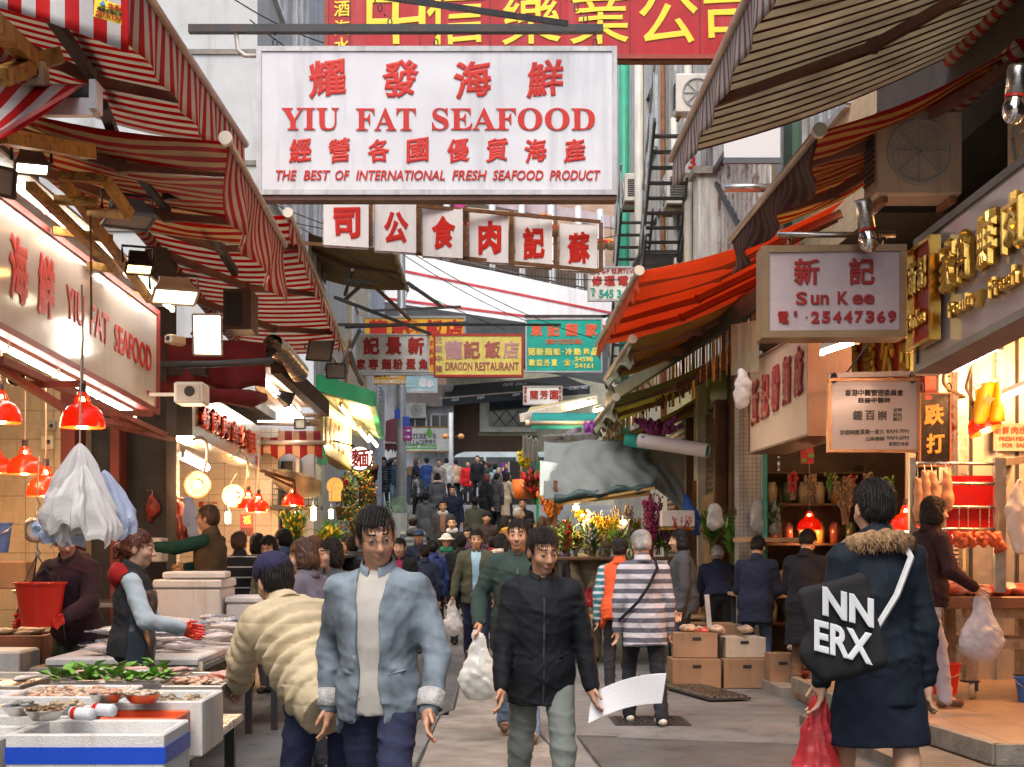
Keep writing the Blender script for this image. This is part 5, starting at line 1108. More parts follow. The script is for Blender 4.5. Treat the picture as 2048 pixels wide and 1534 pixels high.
t = tube_lamp(P(1908, 738, 12.3), P(2000, 694, 11.0), 'bright fluorescent tube above the swan neck lamps', drop=(0, 0, .05))
t = tube_lamp(P(2008, 796, 12.8), P(2080, 766, 12), 'fluorescent tube at the right edge over the fresh meat notice', drop=(0, 0, .05))
tube_lamp(P(1838, 628, 11.9), P(1818, 615, 12.6), 'short lit tube between the box sign and the pale board', drop=(0, 0, .05))
for x in (4.3, 5.1, 5.9):
    ld = bpy.data.lights.new('tube_light', 'POINT'); ld.energy = 75; ld.color = (1, .42, .14); ld.shadow_soft_size = .2
    lo = bpy.data.objects.new('tube_light', ld); col.objects.link(lo); lo.location = (x, 11.2, 3.2)
def bulb(label, px, py, d, h=.16, m=GLOWY, cl=.5, g=None):
    t = thing('bare_bulb', label, 'lamp', P(px, py, d), g); p = P(px, py, d)
    b = MB(); b.lathe([(0, 0), (.035, .01), (.036, h*.9), (.02, h)], 12, p); b.build('bulb', m, t, smooth=True)
    b = MB(); b.lathe([(.022, h), (.03, h+.03), (.012, h+.09), (0, h+.09)], 12, p); b.build('socket', ALU, t, smooth=True)
    b = MB(); b.tube([p+V((0, 0, h+.08)), p+V((.02, 0, h+.7*cl)), p+V((.1, .05, h+cl))], .006, 5); b.build('cord', PIPEW, t)
bulb('bare warm bulb hanging to the right of the red lamps', 627, 1042, 19.5, .2); bulb('smaller bare warm bulb by the kumquat tree', 662, 1038, 22.5, .15); bulb('bare warm bulb low behind the striped shopper', 456, 1048, 18.5, .16)
for i, (px, py, d) in enumerate(((690, 822, 23.2), (702, 845, 24.5), (728, 870, 26), (745, 880, 27.5))):
    tube_lamp(P(px-9, py-9, d), P(px+9, py+12, d+1.3), ('first', 'second', 'third', 'fourth')[i]+' warm tube under the green roof counted from the cream sign', GLOWY, .03, 'warm tubes under the green roof')
ld = bpy.data.lights.new('noodle_shop_light', 'POINT'); ld.energy = 60; ld.color = (1, .7, .3); ld.shadow_soft_size = .15; lo = bpy.data.objects.new('noodle_shop_light', ld); col.objects.link(lo); lo.location = P(715, 880, 25)
ld = bpy.data.lights.new('fish_shop_light', 'POINT'); ld.energy = 45; ld.color = (1, .68, .36); ld.shadow_soft_size = .3; lo = bpy.data.objects.new('fish_shop_light', ld); col.objects.link(lo); lo.location = (-3.9, 10.6, 2.6)
for p, e in (((-3.4, 16.6, 2.5), 35), ((-3.0, 18.6, 2.4), 20), (P(1170, 830, 23), 30), ((4.6, 15.5, 3.2), 25)):
    ld = bpy.data.lights.new('stall_light', 'POINT'); ld.energy = e; ld.color = (1, .6, .28); ld.shadow_soft_size = .15; lo = bpy.data.objects.new('stall_light', ld); col.objects.link(lo); lo.location = p
def spotcan(label, px, py, d, tilt=.15, ln=.2):
    p = P(px, py, d); M = Matrix.Translation(p) @ Matrix.Rotation(tilt, 4, 'Y'); t = thing('spot_lamp', label, 'lamp', M=M); r = .055
    b = MB(); b.lathe([(0, ln), (r*.9, ln), (r, ln-.02), (r, 0), (r*.9, 0)], 18); b.build('can', STEEL, t, smooth=True, local=True)
    b = MB(); b.lathe([(r*.8, .01), (r*1.15, -.05), (r*1.05, -.1), (r*.6, -.135), (0, -.145)], 18); b.build('reflector_bulb', mat('mirrored_bulb', (.75, .7, .66), .08, 1., bump=0), t, smooth=True, local=True)
    b = MB(); b.lathe([(r*1.02, .012), (r*1.02, -.004)], 18); b.build('ring', RED, t, local=True)
spotcan('silver spot lamp hanging from the rail above the box sign', 1734, 462, 9.1, -.15); spotcan('silver spot lamp at the top right edge', 2030, 196, 7.6, .1, .17)
# ------------------------------------------------------------------ wires across the street
def wire(label, a, b, sag=.15, r=.008, m=CABLE):
    q = MB(); q.tube([V(a).lerp(V(b), i/14)+V((0, 0, -sag*4*(i/14)*(1-i/14))) for i in range(15)], r, 5); q.build('overhead_wire', m, None, label, 'wire', 'wires across the street')
wire('thin overhead wire from the pale building to the old wall, lowest', P(545, 408, 20), P(1240, 560, 24), .3); wire('thin overhead wire crossing behind the six panels', P(560, 440, 21), P(1245, 470, 27), .3); wire('overhead wire running down to the yellow signs', P(600, 455, 24), P(1010, 660, 30), .1)
wire('overhead wire from the tan awning to the teal sign', P(800, 505, 24), P(1060, 645, 32), .1); wire('overhead wire sloping over the footbridge', P(830, 510, 24), P(1240, 690, 30), .2); wire('black wire hanging from the box sign rail to the wall', P(1760, 650, 9.5), P(1640, 800, 14), .05)
wire('faint wire at the top left beside the pale building', P(470, 0, 16), P(660, 90, 18), .05); wire('second faint wire at the top left beside the pale building', P(500, 40, 17), P(655, 140, 19), .05)
frame_bars('tangle of steel sign brackets behind the grey noodle sign', [(P(690, 655, 27), P(935, 646, 27)), (P(745, 622, 30), P(922, 614, 30)), (P(670, 595, 24), P(860, 668, 28)), (P(690, 560, 24), P(750, 566, 25)), (P(705, 540, 24), P(690, 590, 25)), (P(735, 560, 25), P(690, 600, 26)), (P(640, 650, 23), P(1120, 650, 31)), (P(815, 566, 26), P(885, 614, 28)), (P(680, 740, 24), P(720, 660, 25)), (P(700, 700, 23), P(720, 765, 24))], DARKM, .05)
frame_bars('rust red bracket struts behind the dark floodlights', [(P(700, 680, 24), P(690, 780, 24)), (P(735, 560, 26), P(820, 640, 28)), (P(695, 710, 24), P(725, 770, 24.5))], RUSTY, .05)
# ------------------------------------------------------------------ far street: post, pole, van, cone
t = thing('lamp_post', 'grey steel lamp post standing before the cross street', 'lamp post', (0, 0, 0)); d = 41; x = (803-VX)*d/F
mb = MB(); mb.tube([(x, d, gz(d)), (x, d, gz(d)+.6), (x, d, gz(d)+1.2), (x, d, 12)], [.15, .15, .15, .1], 12); mb.build('pole', mat('grey_post', (.28, .3, .31), .45, .4, dirt=.3), t, smooth=True)
q = MB()
for py in (840, 825): q.box(P(812 if py > 830 else 796, py+3, d-.12), (.2, .02, .28))
q.build('street_sign', mat('blue_sign', (.05, .1, .5), .4), t)
q = MB(); q.box(P(815, 868, d-.12), (.26, .02, .4)); so_ = q.build('arrow_sign', mat('purple_sign', (.3, .03, .25), .4), t)
L = Lettering(frame(P(815, 868, d-.14), (1, 0, 0), (0, 0, 1))); L.put('→', 0, .09, .18, .1, .03); L.put('→', 0, -.09, .18, .1, .03); L.build(so_, WHITE, 'arrow')
t = thing('sign_pole', 'slim pale pole with two small amber lamps', 'pole', P(902, 985, 50)); d = 50; x = (902-VX)*d/F
mb = MB(); mb.tube([(x, d, gz(d)), (x, d, P(0, 826, d).z)], .08, 10); mb.build('pole', mat('pale_post', (.45, .47, .48), .4), t, smooth=True)
mb = MB(); mb.bar(P(890, 875, d), P(922, 872, d), .05); mb.build('arm', DARKM, t)
for px in (891, 922): q = MB(); q.blob(P(px, 873, d), (.12, .12, .1)); q.build('lamp', mat('amber_lamp', (.7, .3, .1), .4), t, smooth=True)
t = thing('traffic_cone', 'orange and white barrier cone by the pale pole', 'traffic cone', P(893, 985, 49)); p = P(893, 985, 49); p.z = gz(49)
mb = MB(); mb.lathe([(.28, 0), (.28, .05), (.2, .06), (.15, .35)], 16, p); mb.lathe([(.12, .55), (.06, .95), (0, .95)], 16, p); mb.build('cone', mat('cone_orange', (.8, .14, .03), .5), t, smooth=True)
mb = MB(); mb.lathe([(.15, .35), (.12, .55)], 16, p); mb.build('band', WHITE, t, smooth=True)
t = thing('van', 'pale blue grey van passing on the cross street', 'van', (0, 53.5, gz(53.5))); y = 53.5; z = gz(y); cx = (1020-VX)*y/F
prof = [(-2.4, .35), (-2.4, 1.5), (-2.0, 1.9), (-1.7, 2.0), (1.5, 2.0), (2.0, 1.35), (2.5, 1.1), (2.6, .35)]
mb = MB(); n = len(prof); vs = [V((cx+a, y+s, z+b)) for s in (-.85, .85) for a, b in prof]; mb.add(vs, [tuple(range(n)), tuple(range(2*n-1, n-1, -1))]+[(i, n+i, n+(i+1) % n, (i+1) % n) for i in range(n)]); mb.build('body', mat('pale_van_paint', (.42, .5, .52), .3, bump=0, coat=.5), t)
mb = MB()
for a, b in ((-2.1, -1.0), (-.9, .2), (.3, 1.4)): mb.box((cx+(a+b)/2, y-.86, z+1.5), (b-a, .02, .6))
mb.build('side_window', WINDOW, t); 
for a in (-1.6, 1.7):
    mb = MB(); mb.lathe([(0, 0), (.33, 0), (.33, .2), (0, .2)], 18, (cx+a, y-.7, z+.33), Matrix.Rotation(R(90), 3, 'X')); wo = mb.build('wheel', BLACK, t); mb = MB(); mb.lathe([(0, .21), (.18, .21)], 14, (cx+a, y-.7, z+.33), Matrix.Rotation(R(90), 3, 'X')); mb.build('hub', ALU, wo)
mb = MB(); mb.bar((cx-2.4, y-.87, z+.75), (cx+2.5, y-.87, z+.75), .03, .06); mb.build('trim', BLACK, t)
ac_unit(facing(*P(833, 838, 57.2)), .8, .6, .4, 'far air conditioner under the pinkish balcony', ACW)
t = thing('hanging_banner', 'plain white roller banner fixed on the old right hand wall', 'banner', P(1500, 330, 15.5)); d = 15.5
mb = MB(); mb.box(P(1504, 255, d), (112*d/F, .02, 132*d/F)); mb.build('cloth', mat('white_banner', (.66, .68, .7), .6, var=.03, wave=(0, .2, .3), bump=.05), t)
mb = MB(); mb.box(P(1504, 322, d), (114*d/F, .05, .06)); mb.build('weight_bar', mat('slate_bar', (.1, .11, .13), .5), t)
pipe([P(1448, 376, 16), P(1570, 376, 16)], .05, STEEL, 'horizontal steel pole in front of the rusty shed', 'steel_pole')
pipe([(3.75, 15, 3.9), (3.6, 16.5, 4.2), (3.5, 19, 4.3), (3.5, 19.6, 5)], .08, PIPEB, 'blue grey elbow pipe above the orange awning', 'drain_pipe')
frame_bars('green trellis fence on the far left terrace', [(P(560+i*16, 398, 33), P(575+i*16, 438, 33)) for i in range(6)]+[(P(575+i*16, 398, 33), P(560+i*16, 438, 33)) for i in range(6)]+[(P(555, 398, 33), P(660, 398, 33)), (P(555, 438, 33), P(660, 438, 33))], mat('trellis_green', (.02, .22, .12), .6), .05, 'trellis')
t = thing('hanging_flag', 'small magenta banner hanging from the arcade', 'banner', P(920, 410, 48)); mb = MB(); mb.box(P(921, 408, 48), (.42, .03, .42)); mb.build('cloth', mat('magenta_cloth', (.42, .02, .16), .6), t)
fl_cols = [mat('red_flower', (.6, .04, .02), .6, var=.3), mat('orange_flower', (.75, .25, .02), .6, var=.3)]
for i, (px, py) in enumerate(((1203, 488), (1222, 488), (1112, 462), (1092, 440), (930, 455))):
    d = 46; t = thing('hanging_basket', ('first', 'second', 'third', 'fourth', 'fifth')[i]+' hanging flower basket along the arcade counted from the right', 'flower basket', P(px, py, d), 'hanging flower baskets of the arcade')
    mb = MB(); mb.lathe([(.0, -.22), (.14, -.18), (.2, 0)], 12, P(px, py, d)); mb.build('basket', PLY, t, smooth=True)
    mb = MB(); [mb.blob(P(px, py, d)+V((rnd.uniform(-.2, .2), rnd.uniform(-.15, .15), rnd.uniform(0, .16))), .05, 6) for _ in range(22)]; mb.build('flowers', fl_cols[i % 2], t)
    mb = MB(); mb.tube([P(px, py, d), P(px, py, d)+V((0, 0, .9))], .01, 5); mb.build('wire', DARKM, t)
# ------------------------------------------------------------------ stalls
def G(px, py, z=0.):                    # the point of a level surface at height z seen at that pixel
    d = (CH-z)*F/(py-VY); return V(((px-VX)*d/F, d, z))
FOAM = mat('white_foam', (.68, .67, .65), .7, var=.05, bump=.25, bs=150, dirt=.6, rust=.12, rustc=(.42, .35, .28), dirtc=(.4, .33, .25))
BLUET = mat('blue_tape', (.005, .06, .5), .3, var=.06, bump=.05)
CARD = mat('cardboard', (.27, .16, .09), .8, var=.2, bump=.1, dirt=.4)
PLASTR = mat('red_plastic', (.72, .03, .012), .35, var=.04, bump=0, trans=.12)
ICE = mat('crushed_ice', (.7, .72, .74), .3, bump=.5, bs=60)
FISHS = mat('silver_fish_skin', (.38, .38, .4), .25, .3, var=.35, vs=14, bump=.1, bs=120)
FISHP = mat('pale_fish_skin', (.6, .52, .5), .3, .1, var=.2, vs=12, bump=.1)
FLESH = mat('pink_fish_flesh', (.62, .34, .3), .35, var=.3, vs=14, bump=.15)
MEAT = mat('red_meat', (.32, .05, .035), .35, var=.5, vs=9, bump=.25, bs=25)
FATM = mat('meat_with_fat', (.55, .22, .15), .35, var=.5, vs=12, bump=.25, bs=25)
LEAF = mat('leaf_green_dark', (.05, .15, .03), .5, var=.4, vs=6, bump=.1)
LEAF2 = mat('leaf_green_bright', (.16, .36, .05), .45, var=.35, vs=6)
def open_box(label, x0, x1, y0, y1, z0, z1, m=FOAM, wt=.03, fill=None, fillz=.7, tape=None, name='foam_box', cat='box', group=None, fm=ICE):
    t = thing(name, label, cat, ((x0+x1)/2, (y0+y1)/2, z0), group); b = MB(); cx, cy, cz = (x0+x1)/2, (y0+y1)/2, (z0+z1)/2; h = z1-z0
    b.box((cx, y0+wt/2, cz), (x1-x0, wt, h), bev=.006); b.box((cx, y1-wt/2, cz), (x1-x0, wt, h), bev=.006); b.box((x0+wt/2, cy, cz), (wt, y1-y0-2*wt, h), bev=.006); b.box((x1-wt/2, cy, cz), (wt, y1-y0-2*wt, h), bev=.006); b.box((cx, cy, z0+.015), (x1-x0-2*wt, y1-y0-2*wt, .03)); b.build('tub', m, t)
    if fill: 
        b = MB(); zz = z0+h*fillz; b.sheet(lambda u, v: (x0+wt+(x1-x0-2*wt)*u, y0+wt+(y1-y0-2*wt)*v, zz+rnd.uniform(-.012, .012)), 10, 8); b.build(fill, fm, t)
    if tape:
        b = MB(); b.box((cx, y0-.002, z0+h*.62), (x1-x0+.004, .004, h*.3)); b.box((x1+.002, cy, z0+h*.62), (.004, y1-y0+.004, h*.3)); b.build('tape', tape, t)
    return t
def table(label, x0, x1, y0, y1, z, m=STEEL, legm=DARKM, th=.04, name='stall_table'):
    t = thing(name, label, 'table', ((x0+x1)/2, (y0+y1)/2, 0)); b = MB(); b.box(((x0+x1)/2, (y0+y1)/2, z-th/2), (x1-x0, y1-y0, th), bev=.008); b.build('table_top', m, t)
    for x in (x0+.06, x1-.06):
        for y in (y0+.06, y1-.06): b = MB(); b.bar((x, y, .004), (x, y, z-th), .05); b.build('leg', legm, t)
    return t
table('front fish stall table under the foam boxes', -2.6, -1.2, 5.0, 7.35, .6, STEEL); table('back fish stall table carrying the pile of fish', -2.75, -1.72, 8.75, 11.2, .72, STEEL)
open_box('front white foam box with a band of blue tape', -1.66, -1.1, 5.02, 5.46, .602, .8, tape=BLUET, fill='melted_ice', fillz=.5)
open_box('white foam box at the lower left corner', -2.12, -1.69, 5.0, 5.44, .602, .78, fill='crushed_ice')
open_box('wide white foam box behind the taped one', -2.05, -1.52, 5.5, 5.86, .602, .81, fill='crushed_ice', fillz=.6)
open_box('white foam box at the stall edge heaped with shells', -1.48, -1.12, 5.82, 6.3, .602, .83, fill='crushed_ice', fillz=.8)
open_box('white foam tray of shrimps in the middle of the stall', -1.98, -1.5, 5.9, 6.42, .602, .84, fill='crushed_ice', fillz=.85)
open_box('white foam tray of clams on the left of the stall', -2.5, -2.0, 5.6, 6.3, .602, .83, fill='crushed_ice', fillz=.85)
t = open_box('shallow orange red plastic basket on the stall', -1.46, -1.16, 5.5, 5.78, .7, .8, m=mat('orange_basket', (.75, .12, .03), .4, bump=0), wt=.012, name='basket', cat='basket')
open_box('green plastic crate under the edge of the fish stall', -1.42, -1.08, 5.9, 6.6, .02, .36, m=mat('green_crate', (.01, .2, .06), .45, wave=(2, .06, 1)), wt=.02, name='plastic_crate', cat='crate')
def tray(label, x0, x1, y0, y1, z):
    return open_box(label, x0, x1, y0, y1, z, z+.06, m=BRUSHED, wt=.008, name='steel_tray', cat='tray', fill='tray_water', fillz=.4, fm=STEEL)
tray('long steel tray with leaves and pink fish pieces', -1.98, -1.46, 6.6, 7.25, .78); tray('steel tray with a few meat slices at the stall edge', -1.42, -1.14, 6.4, 7.1, .78); tray('shallow steel tray at the left of the stall', -2.55, -2.05, 6.4, 7.1, .78)
def heap(name, label, cat, x0, x1, y0, y1, z, n, ms, kindf, kind='stuff'):
    b = MB()
    for _ in range(n):
        b.cur = rnd.randrange(len(ms)); c = V((rnd.uniform(x0, x1), rnd.uniform(y0, y1), z+rnd.uniform(0, .03))); kindf(b, c)
    return b.build(name, ms, None, label, cat, None, kind, smooth=True)
def k_shell(b, c): b.blob(c, (rnd.uniform(.018, .032), rnd.uniform(.014, .024), .012), 7, .1, Matrix.Rotation(rnd.uniform(0, 6), 3, 'Z') @ Matrix.Rotation(rnd.uniform(-.5, .5), 3, 'X'))
def k_shrimp(b, c):
    a = rnd.uniform(0, 6); pts = [c+V((math.cos(a+k*.6)*.03, math.sin(a+k*.6)*.03, .004*k)) for k in range(5)]; b.tube(pts, [.004, .009, .01, .007, .002], 6)
SHELL = [mat('brown_shell', (.2, .12, .06), .35, var=.4, vs=30), mat('tan_shell', (.45, .33, .2), .35, var=.3, vs=30), mat('grey_shell', (.25, .24, .22), .35, var=.3, vs=30)]
SHRIMP = [mat('shrimp_pink', (.6, .34, .22), .35, var=.25), mat('shrimp_pale', (.62, .48, .36), .35, var=.2)]
heap('shellfish', 'heap of brown shells in the foam box at the stall edge', 'shellfish', -1.44, -1.16, 5.88, 6.24, .78, 120, SHELL, k_shell)
heap('shellfish', 'clams spread on ice on the left of the stall', 'shellfish', -2.46, -2.04, 5.66, 6.26, .79, 170, SHELL, k_shell)
heap('shrimps', 'pinkish shrimps spread over the middle foam tray', 'shrimps', -1.94, -1.54, 5.96, 6.38, .80, 150, SHRIMP, k_shrimp)
heap('shrimps', 'shrimps and squid heaped in the right tray', 'shrimps', -1.38, -1.18, 6.46, 6.62, .82, 40, SHRIMP, k_shrimp)
bp = None
for i, (px, py, k, lab) in enumerate(((213, 1388, 1., 'steel bowl of shellfish in the middle of the stall'), (286, 1388, 1.1, 'larger steel bowl of shrimps right of the middle'), (90, 1421, 1., 'steel bowl of razor clams near the front'), (133, 1410, .95, 'steel bowl of clams just behind the razor clams'), (42, 1412, 1., 'steel bowl at the left edge of the stall'))):
    p = G(px, py, .87)
    t = thing('steel_bowl', lab, 'bowl', p, 'steel bowls on the fish stall'); r = .075*k
    b = MB(); b.lathe([(0, -.035), (r*.6, -.035), (r*.95, .0), (r, .004), (r*.93, .002), (r*.58, -.03), (0, -.03)], 24, p); b.build('bowl', BRUSHED, t, smooth=True)
    b = MB()
    for _ in range(22): a = rnd.uniform(0, 6.3); q = rnd.uniform(0, r*.75); b.blob(p+V((q*math.cos(a), q*math.sin(a), -.008+rnd.uniform(0, .02))), (.02, .012, .008), 6, .1, Matrix.Rotation(a*3, 3, 'Z'))
    b.build('contents', (SHRIMP+SHELL)[i % 5], t, smooth=True)
def make_fish(label, ln, m, dp=.24, th=.11, group=None):
    t = thing('fish', label, 'fish', (0, 0, 0), group); b = MB()
    pr = [(0, .02), (.06, .35), (.2, .85), (.38, 1), (.58, .8), (.78, .4), (.88, .22)]; n = 10; vs = []
    for s, k in pr:
        for j in range(n): a = 2*math.pi*j/n; vs.append((s*ln, math.cos(a)*k*ln*dp/2, math.sin(a)*k*ln*th/2))
    b.add(vs, [(i*n+j, i*n+(j+1) % n, (i+1)*n+(j+1) % n, (i+1)*n+j) for i in range(len(pr)-1) for j in range(n)]+[tuple(range(n-1, -1, -1)), tuple(range((len(pr)-1)*n, len(pr)*n))]); b.build('body', m, t, smooth=True, local=True)
    b = MB(); b.prism([(.87*ln, -.025*ln), (1.02*ln, -.12*ln), (.96*ln, 0), (1.02*ln, .12*ln), (.87*ln, .025*ln)], -.004, .004); b.prism([(.3*ln, .11*ln), (.45*ln, .17*ln), (.62*ln, .1*ln)], -.003, .003); b.build('fin', FISHS, t, local=True)
    b = MB(); b.blob((.09*ln, .012*ln, .03*ln), (.014*ln, .014*ln, .012*ln), 8); b.build('eye', BLACK, t, local=True)
    return t
gs = 'fish laid out on the back table'; pf = [make_fish('whole grey silver fish in the pile on the back table', .27, FISHS, .34, .2, group=gs), make_fish('whole pale pinkish fish in the pile on the back table', .29, FISHP, .36, .2, gs)]
b = MB(); b.box((-2.2, 9.98, .745), (.95, 2.3, .05), bev=.01); b.build('ice_board', FOAM, None, 'white foam board under the pile of fish', 'board')
used = [0, 0]
for i in range(74):
    k = rnd.randrange(2); x = rnd.uniform(-2.6, -1.9); y = 8.93+i*.029; fl_ = rnd.random() < .4; M = Matrix.Translation((x+(.3 if fl_ else 0), y, .8+rnd.uniform(0, .03)+.05*(i % 3))) @ Matrix.Rotation(rnd.uniform(-.5, .5)+(3.14 if fl_ else 0), 4, 'Z') @ Matrix.Rotation(rnd.uniform(-.06, .06), 4, 'Y')
    if not used[k]: pf[k].matrix_world = M; WM[pf[k].name] = M; used[k] = 1
    else: dup(pf[k], M=M)
gl = 'fish on the front stall'
pl = make_fish('pale whole fish lying on the front stall trays', .22, FISHP, .28, .13, gl); ps = make_fish('small silver fish lying on the front stall trays', .17, FISHS, .22, .1, gl)
for i, (x, y, z) in enumerate(((-1.9, 5.62, .76), (-1.8, 5.72, .77), (-1.66, 5.62, .76), (-1.72, 6.3, .83), (-2.3, 6.6, .83), (-2.2, 6.75, .83), (-1.3, 6.9, .83), (-2.4, 6.9, .83), (-1.36, 5.62, .76), (-1.9, 5.2, .75))):
    o = pl if i % 2 else ps; M = Matrix.Translation((x, y, z)) @ Matrix.Rotation(rnd.uniform(0, 6.3), 4, 'Z')
    if i < 2: o.matrix_world = M; WM[o.name] = M
    else: dup(o, M=M)
for i in range(7):
    f = Field(.01); x = -1.93+.07*i; f.cap((0, 0, 0), (.1, .02, .01), .03, .02, flat=(1, 1.3, .5)); f.cap((.02, .04, 0), (.13, .05, 0), .022, .016, flat=(1, 1, .5))
    skin('fish_fillet', f.mesh(), (FLESH, FISHP)[i % 3 == 1], M=Matrix.Translation((x, 6.75+.07*(i % 4), .86)) @ Matrix.Rotation(rnd.uniform(-.5, .9), 4, 'Z'), label='pink fish fillet lying on leaves in the long steel tray' if i % 3 != 1 else 'pale fish fillet lying on leaves in the long steel tray', cat='fish', group='fillets on the long steel tray')
b = MB()
for _ in range(120):
    px, py = rnd.uniform(-1.98, -1.46), 6.6+rnd.choice((rnd.uniform(-.03, .1), rnd.uniform(0, .65))); a = rnd.uniform(0, 6.3); ln = rnd.uniform(.04, .09); M = Matrix.Rotation(a, 3, 'Z') @ Matrix.Rotation(rnd.uniform(-.7, .1), 3, 'Y'); c = V((px, py, .84+rnd.uniform(0, .03)))
    b.add([c, c+M @ V((ln*.5, -.035, .012)), c+M @ V((ln, 0, .0)), c+M @ V((ln*.5, .035, .012)), c+M @ V((ln*.55, 0, -.006))], [(0, 1, 4), (1, 2, 4), (2, 3, 4), (3, 0, 4)])
b.build('lettuce', mat('lettuce_green', (.17, .36, .05), .5, var=.6, vs=20), None, 'green lettuce leaves round the pink fish in the steel tray', 'leaves', None, 'stuff')
for i, (x, y, lab) in enumerate(((-1.28, 6.75, 'dark red meat slice in the steel tray'), (-1.25, 6.95, 'pale pink meat slice in the steel tray'))):
    f = Field(.01); f.ell((0, 0, 0), (.07, .035, .018)); f.ell((.04, .02, .005), (.05, .03, .018)); skin('meat_slice', f.mesh(), (MEAT, FLESH)[i], M=Matrix.Translation((x, y, .835)), label=lab, cat='meat')
for i, (px, py) in enumerate(((165, 1428), (207, 1420))):
    p = G(px, py, .86); t = thing('drink_can', ('left', 'right')[i]+' white tin can with a red band lying on the ice', 'can', p); Q = Matrix.Rotation(R(90), 3, 'Y') @ Matrix.Rotation(.5, 3, 'X'); b = MB(); b.lathe([(0, -.05), (.021, -.05), (.023, -.046), (.023, .046), (.021, .05), (0, .05)], 18, p, Q); b.build('can', WHITE, t, smooth=True); b = MB(); b.lathe([(.0235, -.04), (.0235, -.02)], 18, p, Q); b.build('band', RED, t)
# coolers
def cooler(label, x0, x1, y0, y1, z0, z1, lid=True):
    t = thing('cool_box', label, 'cool box', ((x0+x1)/2, (y0+y1)/2, z0)); c = ((x0+x1)/2, (y0+y1)/2); b = MB(); h = z1-z0
    b.box((*c, z0+h*.42), (x1-x0, y1-y0, h*.84), bev=.015); b.build('tub', FOAM, t)
    if lid: b = MB(); b.box((*c, z1-h*.075), (x1-x0+.02, y1-y0+.02, h*.15), bev=.012); b.build('lid', FOAM, t)
cooler('large white foam cool box behind the pile of fish', -2.58, -2.05, 10.4+1.0, 12.1, .75, 1.2); cooler('white foam cool box to the right behind the pile of fish', -2.02, -1.6, 11.5, 12.1, .72, 1.06); 
b = MB(); b.box((-2.3, 11.75, 1.235), (.5, .6, .05), bev=.01, rz=.1); b.build('foam_slab', FOAM, None, 'loose foam lid lying on the large cool box', 'slab')
table('rough table carrying the white cool boxes', -2.8, -1.55, 11.3, 12.4, .72, mat('weathered_wood', (.2, .14, .09), .8, var=.3, bump=.3))
b = MB(); b.sheet(lambda u, v: (-2.68+.98*u, 8.86-.03*v, .75-.16*v+.012*math.sin(u*25)*v), 30, 4, th=.006); b.build('cloth_edge', mat('cream_cloth', (.5, .42, .28), .8), None, 'cream cloth hanging over the front of the fish board', 'cloth')
# hanging scale
p = P(68, 1060, 9.6); t = thing('hanging_scale', 'cream hanging dial scale with a steel pan on chains', 'scale', p); b = MB(); b.box(p+V((0, .07, 0)), (.15, .1, .17), bev=.03); b.build('case', mat('scale_cream', (.55, .42, .25), .4, rust=.4), t)
b = MB(); b.lathe([(0, .012), (.062, .012), (.065, 0)], 28, p+V((.01, .018, 0)), Matrix.Rotation(R(90), 3, 'X')); do = b.build('dial', mat('dial_face', (.7, .58, .5), .3, bump=0), t, smooth=False); b = MB(); b.lathe([(.066, .018), (.072, .012), (.072, -.01)], 28, p+V((.01, .018, 0)), Matrix.Rotation(R(90), 3, 'X')); b.build('bezel', STEEL, do)
b = MB(); b.bar(p+V((.01, .002, -.01)), p+V((.01, .002, .05)), .006, .004); b.build('needle', RED, do)
b = MB(); b.tube([p+V((0, .07, .085)), p+V((-.01, .07, .14)), p+V((.02, .07, .17)), p+V((0, .07, .22)), p+V((.01, .07, .5))], .006, 6); b.tube([p+V((0, .07, -.085)), p+V((.0, .07, -.13)), p+V((.02, .07, -.16)), p+V((0, .07, -.18)), p+V((-.015, .07, -.15))], .008, 6); b.build('hook', STEEL, t)
pc = p+V((0, .07, -.44)); b = MB(); b.lathe([(0, 0), (.14, .005), (.17, .03), (.165, .032), (.13, .012), (0, .008)], 24, pc); b.build('pan', STEEL, t, smooth=True); b = MB()
for a in (0, 2.1, 4.2): b.tube([pc+V((.15*math.cos(a), .15*math.sin(a), .03)), p+V((0, .07, -.17))], .005, 5)
b.build('chain', DARKM, t)
# bucket builder
def bucket(label, p, r, h, m, M=None, handle=True, name='bucket'):
    t = thing(name, label, 'bucket', p); b = MB(); b.lathe([(0, 0), (r*.74, 0), (r*.98, h*.96), (r*1.05, h*.96), (r*1.05, h), (r*.96, h), (r*.72, .01), (0, .01)], 28, p); b.build('tub', m, t, smooth=False)
    if handle: b = MB(); b.tube([V(p)+V((r*1.03*math.cos(a), -.06*math.sin(a)*2, h*.95-r*.9*math.sin(a)*.8)) for a in [math.pi*i/12 for i in range(13)]], .005, 6); b.build('handle', STEEL, t)
    return t
bucket('blue bucket hanging at the left edge of the tiled wall', P(-8, 1105, 11.5), .13, .24, mat('blue_bucket', (.03, .08, .3), .4, bump=0)); bucket('bright red bucket under the meat table', P(1888, 1388, 11.75), .135, .255, PLASTR)
bucket('blue yellow bucket cut by the right edge', (4.52, 11.6, .2), .12, .2, mat('blue_pail', (.03, .15, .5), .4)) 
